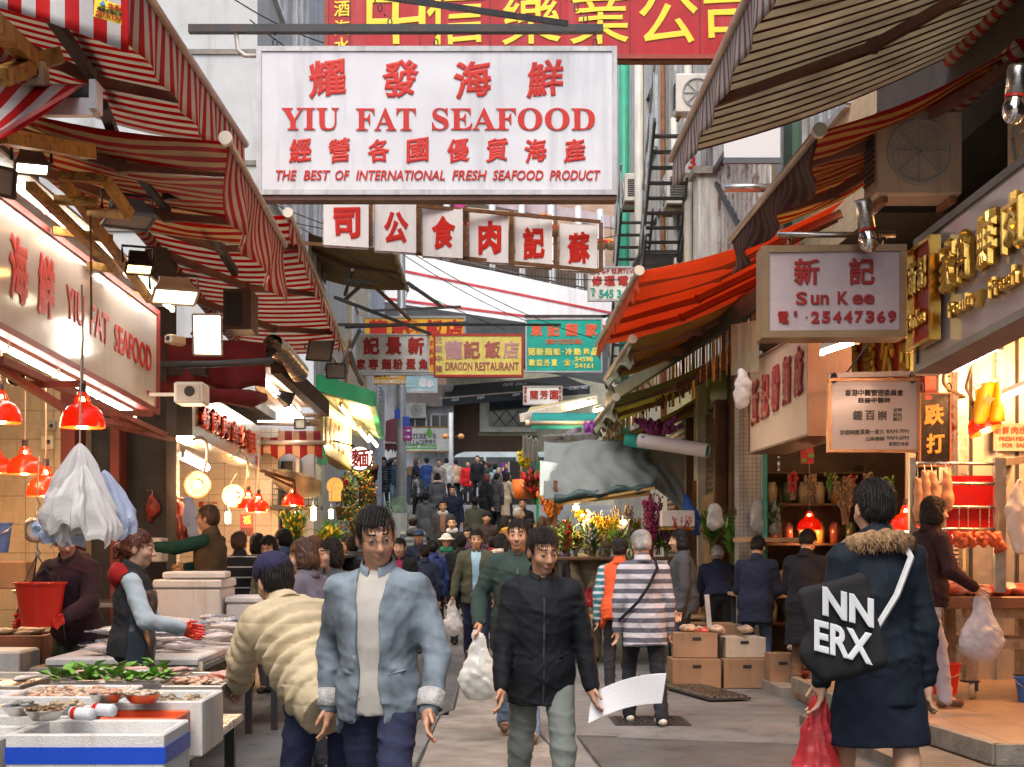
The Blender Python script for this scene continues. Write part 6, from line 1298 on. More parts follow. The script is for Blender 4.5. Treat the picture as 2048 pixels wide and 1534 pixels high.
# left low counter with boxes
table('dark wet steel counter at the left beside the fishmongers', -4.4, -2.93, 9.3, 10.6, .56, mat('wet_dark_steel', (.1, .08, .065), .3, .6, dirt=.4), th=.12); cooler('open cream foam box on the dark counter', -3.9, -3.05, 9.5, 9.95, .57, .8, False)
open_box('brown wooden tub of shellfish on the counter', -3.6, -3.05, 10.0, 10.45, .57, .84, m=mat('brown_tub', (.22, .07, .03), .5), name='wooden_tub', cat='tub', fill='water', fillz=.85, fm=BLACK)
for i in range(9):
    f = Field(.012); f.ell((0, 0, 0), (.055, .03, .025)); f.cap((.03, 0, 0), (.1, .01, .01), .02, .015); skin('geoduck', f.mesh(), SHELL[i % 2], M=Matrix.Translation((-3.52+.045*i, 10.15+.07*(i % 3), .84+.02*(i % 2))) @ Matrix.Rotation(rnd.uniform(-.6, .6), 4, 'Z'), label='brown shellfish piled in the wooden tub', cat='shellfish', group='shellfish in the wooden tub')
# bundle of white plastic bags hanging in front
p = P(160, 885, 7.0); t = thing('bag_bundle', 'big hanging bundle of white and pale blue plastic bags', 'plastic bags', p); BAGW = mat('white_plastic_bag', (.84, .83, .83), .3, var=.03, bump=.1, bs=12, trans=.5); BAGB = mat('pale_blue_bag', (.52, .6, .78), .4, var=.1, bump=.1, bs=12, trans=.4)

def pleats(m, name, ap, h, r, sk, sd, par):
    def fn(u, v):
        a = 2*math.pi*u; q = r*v**.75*(1+.2*math.sin(3*a+sd)+.16*math.sin(7*a+2*sd+2*v)+.1*math.sin(13*a+sd-3*v))*(1 if v < .8 else 1-.25*(v-.8)/.2); j = noise.noise(V((u*9+sd, v*6, sd)))*.02*v
        return ap+V((q*math.cos(a)+sk[0]*v+j, .55*q*math.sin(a)+sk[1]*v+j, -h*v*(1+.13*math.sin(2*a+sd)+.05*math.sin(9*a))))
    b = MB(); b.sheet(fn, 56, 16, th=.003); return b.build(name, m, par)
pleats(BAGW, 'white_bags', p, .4, .2, (-.03, 0), 1., t); pleats(BAGW, 'white_bags', p+V((.02, -.03, -.1)), .36, .17, (.02, -.05), 2.6, t); pleats(BAGB, 'blue_bags', p+V((.1, .08, -.13)), .3, .12, (.06, .02), 4., t); pleats(BAGB, 'blue_bags', p+V((-.06, .08, -.22)), .26, .14, (-.06, .02), 5.5, t); b = MB(); b.tube([p, p+V((0, .01, .25)), p+V((.01, 0, .5))], .004, 6); b.build('string', mat('pale_string', (.4, .36, .3), .6), t)
# meat hanging in the second shop
b = MB(); b.tube([P(296, 982, 14.6), P(372, 1000, 16)], .018, 8); b.build('meat_rail', RUSTY, None, 'rusty rail with hooks in the meat shop', 'rail', smooth=True)
for i in range(9):
    u = i/8; top_ = P(303+66*u, 986+14*u, 14.6+1.3*u); ln = rnd.uniform(.28, .62); f = Field(.016)
    f.cap((0, 0, -.05), (.02, 0, -ln*.6), .03, .07, k=.03, flat=(1, .7, 1)); f.cap((.02, 0, -ln*.5), (-.02, .02, -ln), .06, .025, k=.03); f.ell((.03, -.02, -ln*.5), (.04, .035, .1)); f.ell((-.03, .02, -ln*.7), (.035, .03, .09))
    t = thing('hanging_meat', ('long dark red', 'pale fatty', 'short dark red')[i % 3]+' meat cut on the rusty rail, '+('first', 'second', 'third', 'fourth', 'fifth', 'sixth', 'seventh', 'eighth', 'ninth')[i]+' from the camera', 'meat', top_, 'meat hanging in the second shop'); skin('cut', f.mesh(lambda q, D: D+.012*fold(q, 40, i)), (MEAT, FATM, MEAT)[i % 3], t); b = MB(); b.tube([top_+V((0, 0, .03)), top_+V((.012, 0, .01)), top_+V((0, 0, -.08))], .005, 5); b.build('hook', STEEL, t)
f = Field(.014); f.cap((0, 0, 0), (.02, 0, -.2), .05, .09, flat=(1, .6, 1)); f.cap((.03, 0, -.2), (.05, 0, -.36), .05, .06, flat=(1, .6, 1)); skin('bag_bunch', f.mesh(lambda q, D: D+.012*fold(q, 25)), BAGB, M=Matrix.Translation(P(378, 1000, 15.2)), label='pale blue plastic bags hanging beside the meat', cat='plastic bags')
table('meat shop counter behind the cool boxes', -3.9, -2.4, 13.0, 14.0, .95, STEEL); t = thing('digital_scale', 'grey electronic scale with a blue pan on the meat counter', 'scale', (-2.7, 13.2, .95)); b = MB(); b.box((-2.66, 13.3, 1.0), (.4, .35, .09), bev=.02); b.build('base', mat('scale_grey', (.25, .26, .28), .4), t); b = MB(); b.box((-2.66, 13.12, 1.07), (.36, .05, .08)); b.build('display', BLACK, t)
b = MB(); b.lathe([(.0, 0), (.13, 0), (.2, .06), (.19, .06), (.12, .01), (0, .01)], 22, (-2.78, 13.35, 1.05)); b.build('pan', mat('blue_pan', (.02, .1, .35), .4), t, smooth=True)
t = thing('gold_bag', 'shiny yellow foil bag hanging by the meat shop pillar', 'bag', P(330, 945, 15)); b = MB(); b.sheet(lambda u, v: P(316+28*u, 913+70*v, 15+.06*math.sin(u*8+v*5)), 10, 14, th=.01); b.build('foil', mat('gold_foil', (.65, .45, .08), .25, .6, bump=.4, bs=15), t, smooth=True)
t = tube_lamp(P(366, 912, 15.5), P(412, 935, 17.2), 'row of bright tubes inside the meat shop', TUBE, .05)
# cream umbrella and stall odds at the back left
t = thing('market_umbrella', 'folded back cream canvas umbrella over the far left stall', 'umbrella', P(600, 965, 18.6)); b = MB()
b.sheet(lambda u, v: P(545+98*u, 938+24*u*u+(26+24*math.sin(u*3.1))*v, 18.2+1.2*v+.06*math.sin(u*15)), 24, 8, th=.008); b.build('canvas', mat('cream_canvas', (.56, .48, .33), .8, trans=.3, dirt=.4), t, smooth=True); b = MB(); b.tube([P(520, 940, 18.3), P(588, 962, 18.5), P(590, 1000, 18.5)], .025, 8); b.tube([P(530, 948, 18.3), P(588, 975, 18.5)], .018, 6); b.build('pole', RUSTY, t)
t = thing('wire_cage', 'dark wire cage rack at the back of the far left stall', 'cage', P(560, 1000, 20)); b = MB()
for i in range(11): b.bar(P(545+i*9, 965, 20), P(545+i*9, 1012, 20), .012)
for j in range(5): b.bar(P(545, 967+j*11, 20), P(636, 967+j*11, 20), .012)
b.build('mesh', DARKM, t); b = MB(); b.box(P(590, 1016, 20), (.75, .3, .05)); b.build('shelf', DARKM, t)
# ------------------------------------------------------------------ plants and flowers
def kumquat(label, p, h, r, pot=True, fruit=70):
    t = thing('kumquat_tree', label, 'tree', p, 'kumquat trees by the noodle shop'); p = V(p)
    if pot: b = MB(); b.lathe([(0, 0), (.13, 0), (.18, .22), (.19, .24), (.16, .23), (0, .2)], 16, p); b.build('pot', mat('clay_pot', (.4, .25, .1), .6), t, smooth=True)
    b = MB(); b.tube([p+V((0, 0, .2)), p+V((.02, 0, h*.5)), p+V((0, 0, h*.8))], [.02, .015, .006], 6)
    for i in range(8): a = i*.8; b.tube([p+V((.01, 0, h*.35+.03*i)), p+V((r*.7*math.cos(a), r*.7*math.sin(a), h*.55+.05*i))], [.008, .003], 5)
    b.build('trunk', mat('twig_brown', (.1, .06, .03), .8), t); b = MB(); fr = MB()
    for i in range(520):
        v = V((rnd.gauss(0, 1), rnd.gauss(0, 1), rnd.gauss(0, 1))).normalized()*rnd.uniform(.35, 1)**.5; c = p+V((v.x*r, v.y*r, h*.62+v.z*h*.38)); a = V((rnd.uniform(-1, 1), rnd.uniform(-1, 1), rnd.uniform(-.6, .8))).normalized(); s = a.cross(V((0, 0, 1))).normalized()*.018
        b.add([c, c+a*.035+s, c+a*.075, c+a*.035-s], [(0, 1, 2, 3)])
        if i < fruit: fr.blob(p+V((v.x*r*1.02, v.y*r*1.02, h*.62+v.z*h*.38)), .02, 6)
    b.build('crown', LEAF, t); fr.build('fruit', mat('kumquat_orange', (.8, .28, .01), .4, bump=0), t, smooth=True); return t
for px, py, d, h, r, l in ((708, 1050, 23.5, 1.1, .3, 'kumquat tree full of orange fruit beside the bare bulb'), (718, 985, 25, 1.2, .34, 'darker kumquat tree under the round noodle sign'), (690, 985, 25.5, .8, .22, 'small kumquat tree behind the round sign bracket')):
    q = P(px, py, d); kumquat(l, (q.x, q.y, q.z-h*.62), h, r)
t = table('wooden stand carrying the kumquat trees', -2.5, -1.7, 22.8, 25.8, P(0, 1092, 23.5).z, WOOD)
def twigs(label, p, h, n, sp, stemm, tipm, tipr=.012, tips=9, name='flower_bunch', cat='flowers', wrap=None, lean=(0, 0), group=None, leafm=None):
    t = thing(name, label, cat, p, group); p = V(p); b = MB(); tb = MB(); lf = MB()
    for i in range(n):
        a = rnd.uniform(0, 6.3); q = rnd.uniform(.15, 1)*sp; e = p+V((q*math.cos(a)+lean[0]*h, q*math.sin(a)+lean[1]*h, h*rnd.uniform(.75, 1))); m = p.lerp(e, .5)+V((rnd.uniform(-.02, .02), rnd.uniform(-.02, .02), .03)); b.tube([p+V((rnd.uniform(-.03, .03), rnd.uniform(-.03, .03), 0)), m, e], .0035, 4)
        for k in range(tips):
            u = rnd.uniform(.35, 1.02); c = p.lerp(e, u)+V((rnd.uniform(-.02, .02), rnd.uniform(-.02, .02), 0)); tb.blob(c, (tipr, tipr, tipr*1.5), 5, .2)
        if leafm:
            for k in range(5):
                c = p.lerp(e, rnd.uniform(.2, .9)); v = V((rnd.uniform(-1, 1), rnd.uniform(-1, 1), rnd.uniform(0, 1))).normalized(); s = v.cross(V((0, 0, 1))).normalized()*.02; lf.add([c, c+v*.08+s, c+v*.2, c+v*.08-s], [(0, 1, 2, 3)])
    b.build('stem', stemm, t); 
    if tipr > .001: tb.build('blossom', tipm, t, smooth=True)
    if leafm: lf.build('leaf', leafm, t)
    if wrap: w_ = MB(); w_.lathe([(.05, 0), (sp*.5, h*.3), (sp*.75, h*.55)], 14, p); w_.build('wrapper', wrap, t, smooth=True)
    return t
STEM = mat('green_stem', (.08, .16, .04), .6); TWG = mat('brown_twig', (.09, .05, .03), .8); CLEAR = glassmat('clear_wrap', (.85, .88, .9), .1, .22)
BL = {n: mat(n+'_blossom', c, .6, var=.25, vs=8, bump=0) for n, c in (('yellow', (.75, .5, .02)), ('magenta', (.28, .02, .1)), ('white', (.7, .68, .6)), ('red', (.55, .02, .02)), ('silver', (.45, .4, .36)), ('purple', (.3, .06, .35)), ('orange', (.7, .2, .02)))}
stallz = .62
def at(px, py, d): q = P(px, py, d); return q
twigs('dense yellow blossom branches at the front of the flower stall', at(1212, 1112, 18), .5, 50, .2, TWG, BL['yellow'], .016, 12, wrap=CLEAR); twigs('tall magenta dyed stems tied in a bundle', at(1302, 1118, 17.6), .82, 40, .13, mat('magenta_stem', (.2, .02, .08), .6), BL['magenta'], .012, 14)
twigs('silver pussy willow twigs beside the yellow branches', at(1250, 1112, 18), .66, 36, .18, TWG, BL['silver'], .014, 10, wrap=CLEAR); twigs('second pale twig bundle in clear wrap', at(1182, 1108, 18.2), .55, 30, .15, TWG, BL['white'], .01, 8, wrap=CLEAR); twigs('small yellow flower pot under the shelf of the flower stall', at(1165, 1052, 18.6), .22, 30, .14, STEM, BL['yellow'], .016, 6)
twigs('red and orange flowers at the left side of the flower stall', at(1068, 1010, 21), .5, 40, .3, STEM, BL['red'], .035, 3, leafm=LEAF); twigs('yellow lilies at the left end of the flower stall', at(1072, 1000, 22), .4, 24, .25, STEM, BL['yellow'], .03, 3, leafm=LEAF2); twigs('yellow orchid pot on the orange stand', at(1050, 945, 26), .4, 16, .22, STEM, BL['yellow'], .035, 4, leafm=LEAF2)
twigs('red berries and orange blooms hanging under the tarpaulin', at(1105, 1050, 19.2), .45, 40, .25, TWG, BL['orange'], .02, 7); twigs('dark red willow bundle above the grey sacks', at(1492, 1010, 17), .34, 26, .08, mat('red_stem', (.35, .03, .04), .6), BL['red'], .01, 12)
for i, (px, py, d, h, l) in enumerate(((1470, 1130, 17.2, .62, 'tall green lily stems left of the grey sacks'), (1500, 1120, 17, .66, 'green leafy stems below the grey sacks'), (1425, 1100, 17.6, .5, 'dark green leafy stems behind the white foam box'), (1532, 1085, 16.8, .5, 'broad green leaves behind the sacks'), (1262, 1140, 16.8, .3, 'low white flowers with green leaves in front of the stall'))):
    twigs(l, at(px, py, d), h, 34, .2, STEM, BL['white'] if i == 4 else LEAF2, .02 if i == 4 else .008, 3, name='leafy_bunch', cat='plant', leafm=LEAF if i % 2 else LEAF2)
twigs('bare budding branches by the white foam box', at(1362, 1092, 16.6), .35, 16, .16, TWG, BL['red'], .008, 4, name='branch_bunch', cat='plant'); twigs('yellow chrysanthemums in the middle of the left crowd', at(660, 1110, 15), .3, 26, .14, STEM, BL['yellow'], .022, 4, leafm=LEAF2); twigs('yellow flowers and red twigs beside the low red lamps', at(592, 1100, 17), .5, 24, .2, STEM, BL['yellow'], .018, 4, leafm=LEAF2); table('flower stand behind the left crowd', -2.4, -1.4, 14.7, 17.4, 1.38, DARKM); twigs('purple orchids high on the stall roof', at(1178, 895, 20.5), .4, 16, .12, STEM, BL['purple'], .03, 5); twigs('white orchids high beside the purple ones', at(1225, 892, 20), .4, 16, .18, STEM, BL['white'], .03, 5); twigs('mauve blossom mass above the floral roll', at(1320, 880, 19.4), .3, 40, .4, STEM, BL['purple'], .025, 5)
twigs('bundle of dried flowers hanging in the dried goods shop', at(1690, 1050, 14.6), .5, 40, .12, mat('dried_stem', (.3, .2, .13), .8), mat('dried_head', (.35, .25, .16), .8), .012, 5, name='dried_flowers')
table('trestle of the flower stall under the blossoms', .95, 2.9, 17.4, 19.2, .62, PLY); table('raised display shelf under the blossom bunches', .98, 2.6, 17.55, 18.6, 1.34, WOOD); table('second trestle of the flower stall behind', .75, 1.7, 19.6, 22.6, .8, PLY)
# tarpaulin
TARP = mat('grey_green_tarpaulin', (.2, .225, .22), .85, var=.12, vs=2, bump=.15, bs=14, spec=.15); t = thing('tarpaulin', 'grey green tarpaulin draped over the flower stall roof', 'tarpaulin', P(1225, 950, 18.5))
def tf(u, v):
    px = 1088+280*u; tp_ = 884-6*math.sin(u*3)+22*max(0, u-.7)*4*.3+5*abs(math.sin(u*10)); bt_ = 1000-27*u if u < .8 else 978+(u-.8)*230
    y = tp_+(bt_-tp_)*v; f = math.sin(u*17+2*math.sin(v*3+u*4))*.5+.5*math.sin(u*31+v*6)+1.4*(.5-abs(math.sin(u*9+v*2.2+1.5*math.sin(v*4))))+.7*(.5-abs(math.sin(u*14-v*5))); return P(px, y, 18.9-1.1*v**.9+(.055*f+.03*math.sin(u*52+5*math.sin(v*5)))*(.4+v)-.25*math.sin(math.pi*u)*v)
b = MB(); b.sheet(tf, 90, 26, th=.008); b.build('sheet', TARP, t, smooth=True)
def tw(u, v): px = 1080+52*u*(1-.3*v); return P(px, 922+8*u+(70+8*u)*v, 18.4-.5*v+.05*math.sin(u*9+v*4))
b = MB(); b.sheet(tw, 14, 14, th=.008); b.build('pale_flap', mat('pale_green_tarpaulin', (.5, .58, .54), .5, bump=.1), t, smooth=True)
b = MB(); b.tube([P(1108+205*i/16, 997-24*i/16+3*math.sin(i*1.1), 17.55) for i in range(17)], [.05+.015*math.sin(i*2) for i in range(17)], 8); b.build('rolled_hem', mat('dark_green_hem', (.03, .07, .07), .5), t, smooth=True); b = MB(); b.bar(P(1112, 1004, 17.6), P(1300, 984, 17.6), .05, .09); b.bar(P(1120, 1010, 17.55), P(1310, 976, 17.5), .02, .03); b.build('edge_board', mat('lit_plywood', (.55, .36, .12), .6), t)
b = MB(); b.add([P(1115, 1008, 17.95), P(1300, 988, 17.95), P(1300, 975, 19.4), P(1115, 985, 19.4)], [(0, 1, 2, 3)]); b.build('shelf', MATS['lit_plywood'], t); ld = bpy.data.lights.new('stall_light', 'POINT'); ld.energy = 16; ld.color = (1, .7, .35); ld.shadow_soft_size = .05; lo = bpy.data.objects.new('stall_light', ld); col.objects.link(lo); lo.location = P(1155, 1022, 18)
for i, x in enumerate((1.0, 2.75)):
    for y in (17.9, 19.5): b = MB(); b.bar((x, y, .62), (x, y, 2.3), .05); b.build('stall_post', RUSTY, t)
bulb('bare warm bulb under the shelf of the flower stall', 1152, 1022, 18.1, .07, cl=.1); bulb('bright small bulb among the willow twigs', 1248, 1050, 17.9, .06, cl=.25)
# paper rolls
def roll(label, a, b, r, m, inner):
    t = thing('paper_roll', label, 'roll', V(a)); a, b = V(a), V(b); q = MB(); q.tube([a, b], r, 24, caps=False); q.build('sheet', m, t, smooth=True); q = MB(); u = (b-a).normalized(); q.tube([a+u*.002, b-u*.01], r*.82, 24, caps=False); e = q.build('inner_layer', inner, t, smooth=True); return t
PRINT = mat('floral_print', (.72, .68, .68), .4, var=.03, bump=0); _t = PRINT.node_tree; _b = _t.nodes['Principled BSDF']; tc = N(_t, 'TexCoord'); vo = N(_t, 'TexVoronoi', i_Scale=9.); _t.links.new(tc.outputs['Object'], vo.inputs['Vector']); cr = N(_t, 'ValToRGB'); _t.links.new(vo.outputs['Distance'], cr.inputs[0]); cr.color_ramp.elements[0].position = .18; cr.color_ramp.elements[1].position = .3
hs = N(_t, 'HueSaturation'); hs.inputs['Saturation'].default_value = .5; _t.links.new(vo.outputs['Color'], hs.inputs['Color']); old = _b.inputs['Base Color'].links[0].from_socket; _t.links.new(mix(_t, cr.outputs[0], (.6, .5, .3), old), _b.inputs['Base Color'])
mm = [l for l in _t.links if l.to_socket == _b.inputs['Base Color']][0].from_node; _t.links.new(hs.outputs[0], mm.inputs[6])
TEAL = mat('teal_lining', (.03, .45, .37), .4); 
for i in range(16):
    c_ = ('white', 'yellow', 'red', 'purple', 'silver', 'orange', 'magenta')[i*3 % 7]; twigs('wrapped bunch of '+c_+' flowers on the crowded shelf under the tarpaulin', at(1085+i*16.5, 1118-4*(i % 3), 17.75+.35*(i % 3)), .3+.06*(i % 4), 14, .11, STEM if i % 2 else TWG, BL[c_], .016, 5, wrap=CLEAR if i % 3 else None, leafm=(LEAF, LEAF2)[i % 2], group='bunches on the flower shelf')
roll('long white roll of floral paper lying on the stall roof', P(1279, 881, 17.6), P(1416, 902, 17.2), .088, PRINT, TEAL); roll('short teal roll behind the floral paper', P(1251, 878, 18.2), P(1300, 888, 18.1), .085, TEAL, TEAL)
t = thing('roof_sheet', 'pale corrugated plastic sheets heaped on the stall roof', 'plastic sheet', P(1080, 870, 20)); b = MB(); b.sheet(lambda u, v: P(1046+30*u, 870+4*math.sin(u*20)+42*v+10*u, 20.5+v*.4), 24, 4, th=.006); b.sheet(lambda u, v: P(1085+110*u, 872-6*u+22*v, 20+.5*v+.03*math.sin(u*60)), 60, 3, th=.006); b.build('sheet', mat('pale_plastic_sheet', (.62, .66, .66), .35, trans=.4), t); b = MB(); b.sheet(lambda u, v: P(1100+60*u, 868+6*math.sin(u*5)-8*u+10*v, 20.2+.1*math.sin(u*14)), 16, 4, th=.02); b.build('cloth', mat('mauve_cloth', (.3, .24, .32), .8), t, smooth=True)
t = thing('market_roof', 'white edged flat roof with warm lamps over the flower market', 'roof', P(1120, 820, 25)); b = MB(); b.bar(P(1044, 836, 24.5), P(1190, 800, 26), .1, .14); b.bar(P(1062, 850, 24), P(1196, 850, 24), .06, .1); b.build('edge', WHITE, t); b = MB(); b.add([P(1050, 832, 24.8), P(1195, 800, 26), P(1195, 790, 29), P(1060, 815, 29)], [(0, 1, 2, 3)]); b.build('soffit', mat('yellowed_board', (.5, .42, .2), .6), t)
for i, (px, py) in enumerate(((1128, 818), (1152, 812), (1172, 806), (1188, 822))): tube_lamp(P(px, py, 25.3), P(px+15, py-4, 26), ('leftmost', 'second', 'third', 'rightmost')[i]+' warm tube under the white edged market roof', GLOWY, .03, 'warm tubes of the market roof')
t = thing('foam_carton', 'white foam box standing beside the magenta stems', 'box', P(1352, 1050, 17.4)); b = MB(); b.box(P(1352, 1038, 17.5), (.4, .4, .2), bev=.01); b.build('tub', FOAM, t); b = MB(); b.box(P(1352, 1058, 17.5)+V((0, -.01, 0)), (.38, .4, .03)); b.build('base', YRUST, t)
f = Field(.02); f.cap((0, 0, 0), (.05, 0, -.3), .02, .12, k=.06, flat=(1, .6, 1)); f.cap((.05, 0, -.25), (.12, 0, -.45), .1, .06, flat=(1, .6, 1)); skin('cloth_bag', f.mesh(lambda q, D: D+.02*fold(q, 20)), mat('bright_blue_cloth', (.03, .12, .5), .6, bump=.1), M=Matrix.Translation(P(1373, 990, 17.8)), label='bright blue plastic sheet hanging at the end of the flower stall', cat='plastic sheet')
for i, (px, py, h) in enumerate(((1430, 1062, .3), (1518, 1070, .42), (1545, 1072, .42), (1502, 1060, .35))):
    f = Field(.018); f.cap((0, 0, .1), (0, 0, h*.75), .095, .085, k=.05, flat=(1, .8, 1)); f.cap((0, 0, h*.75), (.02, 0, h), .05, .02, k=.05); skin('sack', f.mesh(lambda q, D: D+.016*fold(q, 24, i)), mat('grey_sack', (.42, .44, .46), .45, var=.15, vs=8, trans=.2), M=Matrix.Translation(P(px, py, 16.4+.2*i)), label=('grey sack left of the leafy stems', 'tall grey printed sack below the red lamp', 'rightmost grey sack on the shelf', 'grey sack leaning behind the tall one')[i], cat='sack')
b = MB(); b.box(P(1540, 1080, 16.3), (.75, .5, .05)); b.build('shelf_board', PLY, None, 'plywood shelf carrying the grey sacks', 'shelf')
twigs('red bundled sticks standing on the upper shelf', at(1492, 1012, 16.9), .3, 22, .07, mat('red_stem', (0, 0, 0)), BL['red'], .008, 8, name='stick_bundle', cat='sticks')
# cardboard boxes
def carton(label, p, sx, sy, sz, m=CARD, rz=0., fill=True):
    t = thing('cardboard_box', label, 'box', p); b = MB(); p = V(p); b.box(p+V((0, 0, sz/2)), (sx, sy, sz), rz=rz, bev=.004); b.build('body', m, t); b = MB(); b.box(p+V((0, -sy/2-.001, sz*.75)), (.09, .004, .035), rz=rz); b.build('hand_hole', BLACK, t)
    b = MB(); b.box(p+V((0, 0, sz+.002)), (.05, sy*1.005, .003), rz=rz); b.build('tape', mat('brown_tape', (.35, .22, .1), .25), t); return t
carton('left cardboard box on the ground by the gutter plate', (2.28, 14.9, .004), .5, .45, .3); carton('right cardboard box on the ground next to the shoppers', (2.8, 14.9, .004), .48, .45, .3); carton('upper cardboard box stacked askew on the left one', (2.3, 15.0, .31), .46, .38, .26, mat('worn_cardboard', (.27, .165, .1), .75, var=.3, dirt=.5), -.09); carton('upper pale cardboard box of wrapped goods on the right one', (2.8, 15.03, .31), .42, .42, .21, mat('pale_cardboard', (.46, .38, .3), .7, dirt=.4), .06); carton('cardboard box behind the stack by the foam tub', (2.55, 15.7, .004), .6, .5, .62); carton('narrow cardboard box beside the dark coated shopper', (3.1, 14.5, .004), .26, .28, .38); carton('flat brown box on the trestle before the sacks', (3.3, 15.8, .98), .6, .4, .22); table('small trestle with boxes before the sacks', 2.9, 3.75, 15.4, 16.4, .95, PLY)
for i in range(16):
    x, y, z = ((2.1+rnd.uniform(0, .9)), 14.95+rnd.uniform(-.1, .2), .57+rnd.uniform(0, .05)) if i < 9 else (3.2+rnd.uniform(0, .5), 14.6+rnd.uniform(-.2, .6), .15+.12*(i-9)*.6)
    f = Field(.02); f.ell((0, 0, 0), (.09, .07, .045)); skin('wrapped_packet', f.mesh(lambda q, D: D+.014*fold(q, 40, i)), mat('wrapped_goods', (.5, .36, .26), .25, var=.6, vs=10, bump=.2) if i % 3 else mat('red_wrapped_goods', (.5, .07, .05), .25, var=.4, vs=10), M=Matrix.Translation((x, y, z)), label='shiny wrapped packet lying on the cardboard boxes' if i < 9 else 'wrapped packet in the pile behind the dark coated shopper', cat='packet', group='packets on the boxes' if i < 9 else 'packets in the pile')
b = MB(); b.bar((2.52, 15.2, .3), (2.48, 15.3, .95), .05); b.build('wooden_post', mat('grey_wood', (.4, .38, .36), .7), None, 'pale wooden post standing among the boxes', 'post')
# shelves inside the dried goods shop
t = thing('shelf_unit', 'warm lit shelf of jars inside the dried goods shop', 'shelf', (4.2, 17.9, .1)); b = MB()
for z in (.5, 1.0, 1.5, 2.0, 2.4): b.box((4.25, 18.1, z), (1.3, .4, .03))
b.box((3.6, 18.1, 1.3), (.04, .4, 2.4)); b.box((4.9, 18.1, 1.3), (.04, .4, 2.4)); b.build('board', WOOD, t)
jm = [mat('amber_jar', (.5, .22, .05), .2, var=.3), mat('red_jar', (.22, .05, .03), .25), mat('pale_jar', (.5, .4, .25), .3), mat('green_jar', (.09, .1, .05), .3)]
for i in range(24):
    x = 3.75+(i % 6)*.2; z = (.515, 1.015, 1.515, 2.015)[i//6]; b = MB(); b.lathe([(0, 0), (.065, 0), (.07, .2), (.05, .24), (.05, .27), (0, .27)], 10, (x, 18.02, z)); b.build('jar', jm[rnd.randrange(4)], None, 'jar on the shelf inside the dried goods shop', 'jar', 'jars in the dried goods shop', smooth=True)
for i in range(6): twigs(('first', 'second', 'third', 'fourth', 'fifth', 'sixth')[i]+' dried bundle hanging in a row over the shop goods, from the pillar', at(1585+i*38, 1000+6*(i % 2), 14.8+.2*i), .3, 14, .07, mat('dried_stem', (0, 0, 0)), (BL['red'], MATS['dried_head'], LEAF2)[i % 3], .014, 5, name='dried_bundle', cat='dried goods', group='dried bundles over the shop goods')
# wall goods behind the flower stall (chains, ribbons)
t = thing('ribbon_rack', 'long rack of hanging cords and gold chains under the dark awning edge', 'rack', P(1440, 700, 17)); b = MB(); b.bar(P(1215, 800, 22.4), P(1530, 590, 14.6), .06, .2); b.build('rail', mat('dark_green_rail', (.05, .07, .06), .5), t)
cm = (mat('brass_cords', (.35, .22, .06), .4, .4, var=.4), mat('maroon_cords', (.15, .04, .03), .7, var=.4))
for i in range(44): u = i/43; a = P(1225+290*u, 800-205*u, 22.3-7.4*u); b = MB(); b.bar(a, a+V((0, .02, -.5-.25*rnd.random())), .018+.02*(i % 3 == 0)); b.build('cord', cm[i % 2], t)
t = thing('plastic_curtain', 'yellowed clear plastic screen on a frame behind the box sign', 'screen', P(1500, 700, 14.5)); b = MB(); b.quad(P(1462, 752, 15), P(1518, 742, 14.3), P(1518, 640, 14.3), P(1462, 650, 15)); b.build('sheet', glassmat('yellowed_plastic', (.4, .36, .24), .25, .6), t); b = MB(); b.bar(P(1478, 650, 15), P(1478, 780, 15), .03); b.bar(P(1475, 715, 14.9), P(1522, 705, 14.5), .03); b.build('frame', PIPEB, t)
f = Field(.015); f.cap((0, 0, 0), (.01, 0, -.12), .03, .08, k=.04); f.ell((0, 0, -.25), (.08, .07, .12)); skin('plastic_bag', f.mesh(lambda q, D: D+.015*fold(q, 30)), BAGW, M=Matrix.Translation(P(1484, 742, 13.6)), label='grubby clear bag tied to the plastic screen', cat='bag')
# ------------------------------------------------------------------ meat stall on the right
t = thing('meat_table', 'heavy steel meat table on rubber castors', 'table', (4.6, 12, .2)); tz = P(0, 1192, 11.8).z
b = MB(); b.box((4.85, 12.05, tz-.05), (1.95, .85, .1), bev=.01); b.build('table_top', mat('wet_wood_top', (.17, .08, .05), .3, var=.3, bump=.1), t)
LEGM = mat('grimy_steel_leg', (.4, .3, .2), .5, .4, var=.25, rust=.45, vs=7, bump=.1)
for i, (x, y) in enumerate(((4.1, 11.8), (4.1, 12.35), (4.82, 11.8), (4.75, 12.35))):
    b = MB(); b.bar((x, y, .36), (x, y, tz-.1), .1); lo_ = b.build('leg', LEGM, t)
    b = MB(); b.lathe([(0, -.022), (.075, -.022), (.078, 0), (.075, .022), (0, .022)], 18, (x+.02, y, .278), Matrix.Rotation(R(62), 3, 'Z') @ Matrix.Rotation(R(90), 3, 'X')); wo = b.build('castor', mat('cream_rubber', (.55, .48, .36), .5), t, smooth=False); b = MB(); b.box((x, y, .35), (.13, .11, .015)); b.bar((x+.03, y-.035, .345), (x+.03, y-.035, .27), .05, .01); b.build('fork', DARKM, wo)
b = MB(); b.bar((4.1, 11.8, tz-.14), (5.6, 11.8, tz-.14), .09); b.bar((4.15, 11.8, .66), (4.8, 11.8, .66), .08); b.bar((4.12, 12.35, .66), (4.8, 12.35, .66), .08); b.build('cross_bar', LEGM, t)
RAWM = mat('raw_meat_lit', (.5, .1, .05), .3, var=.5, vs=12, bump=.3, bs=22)
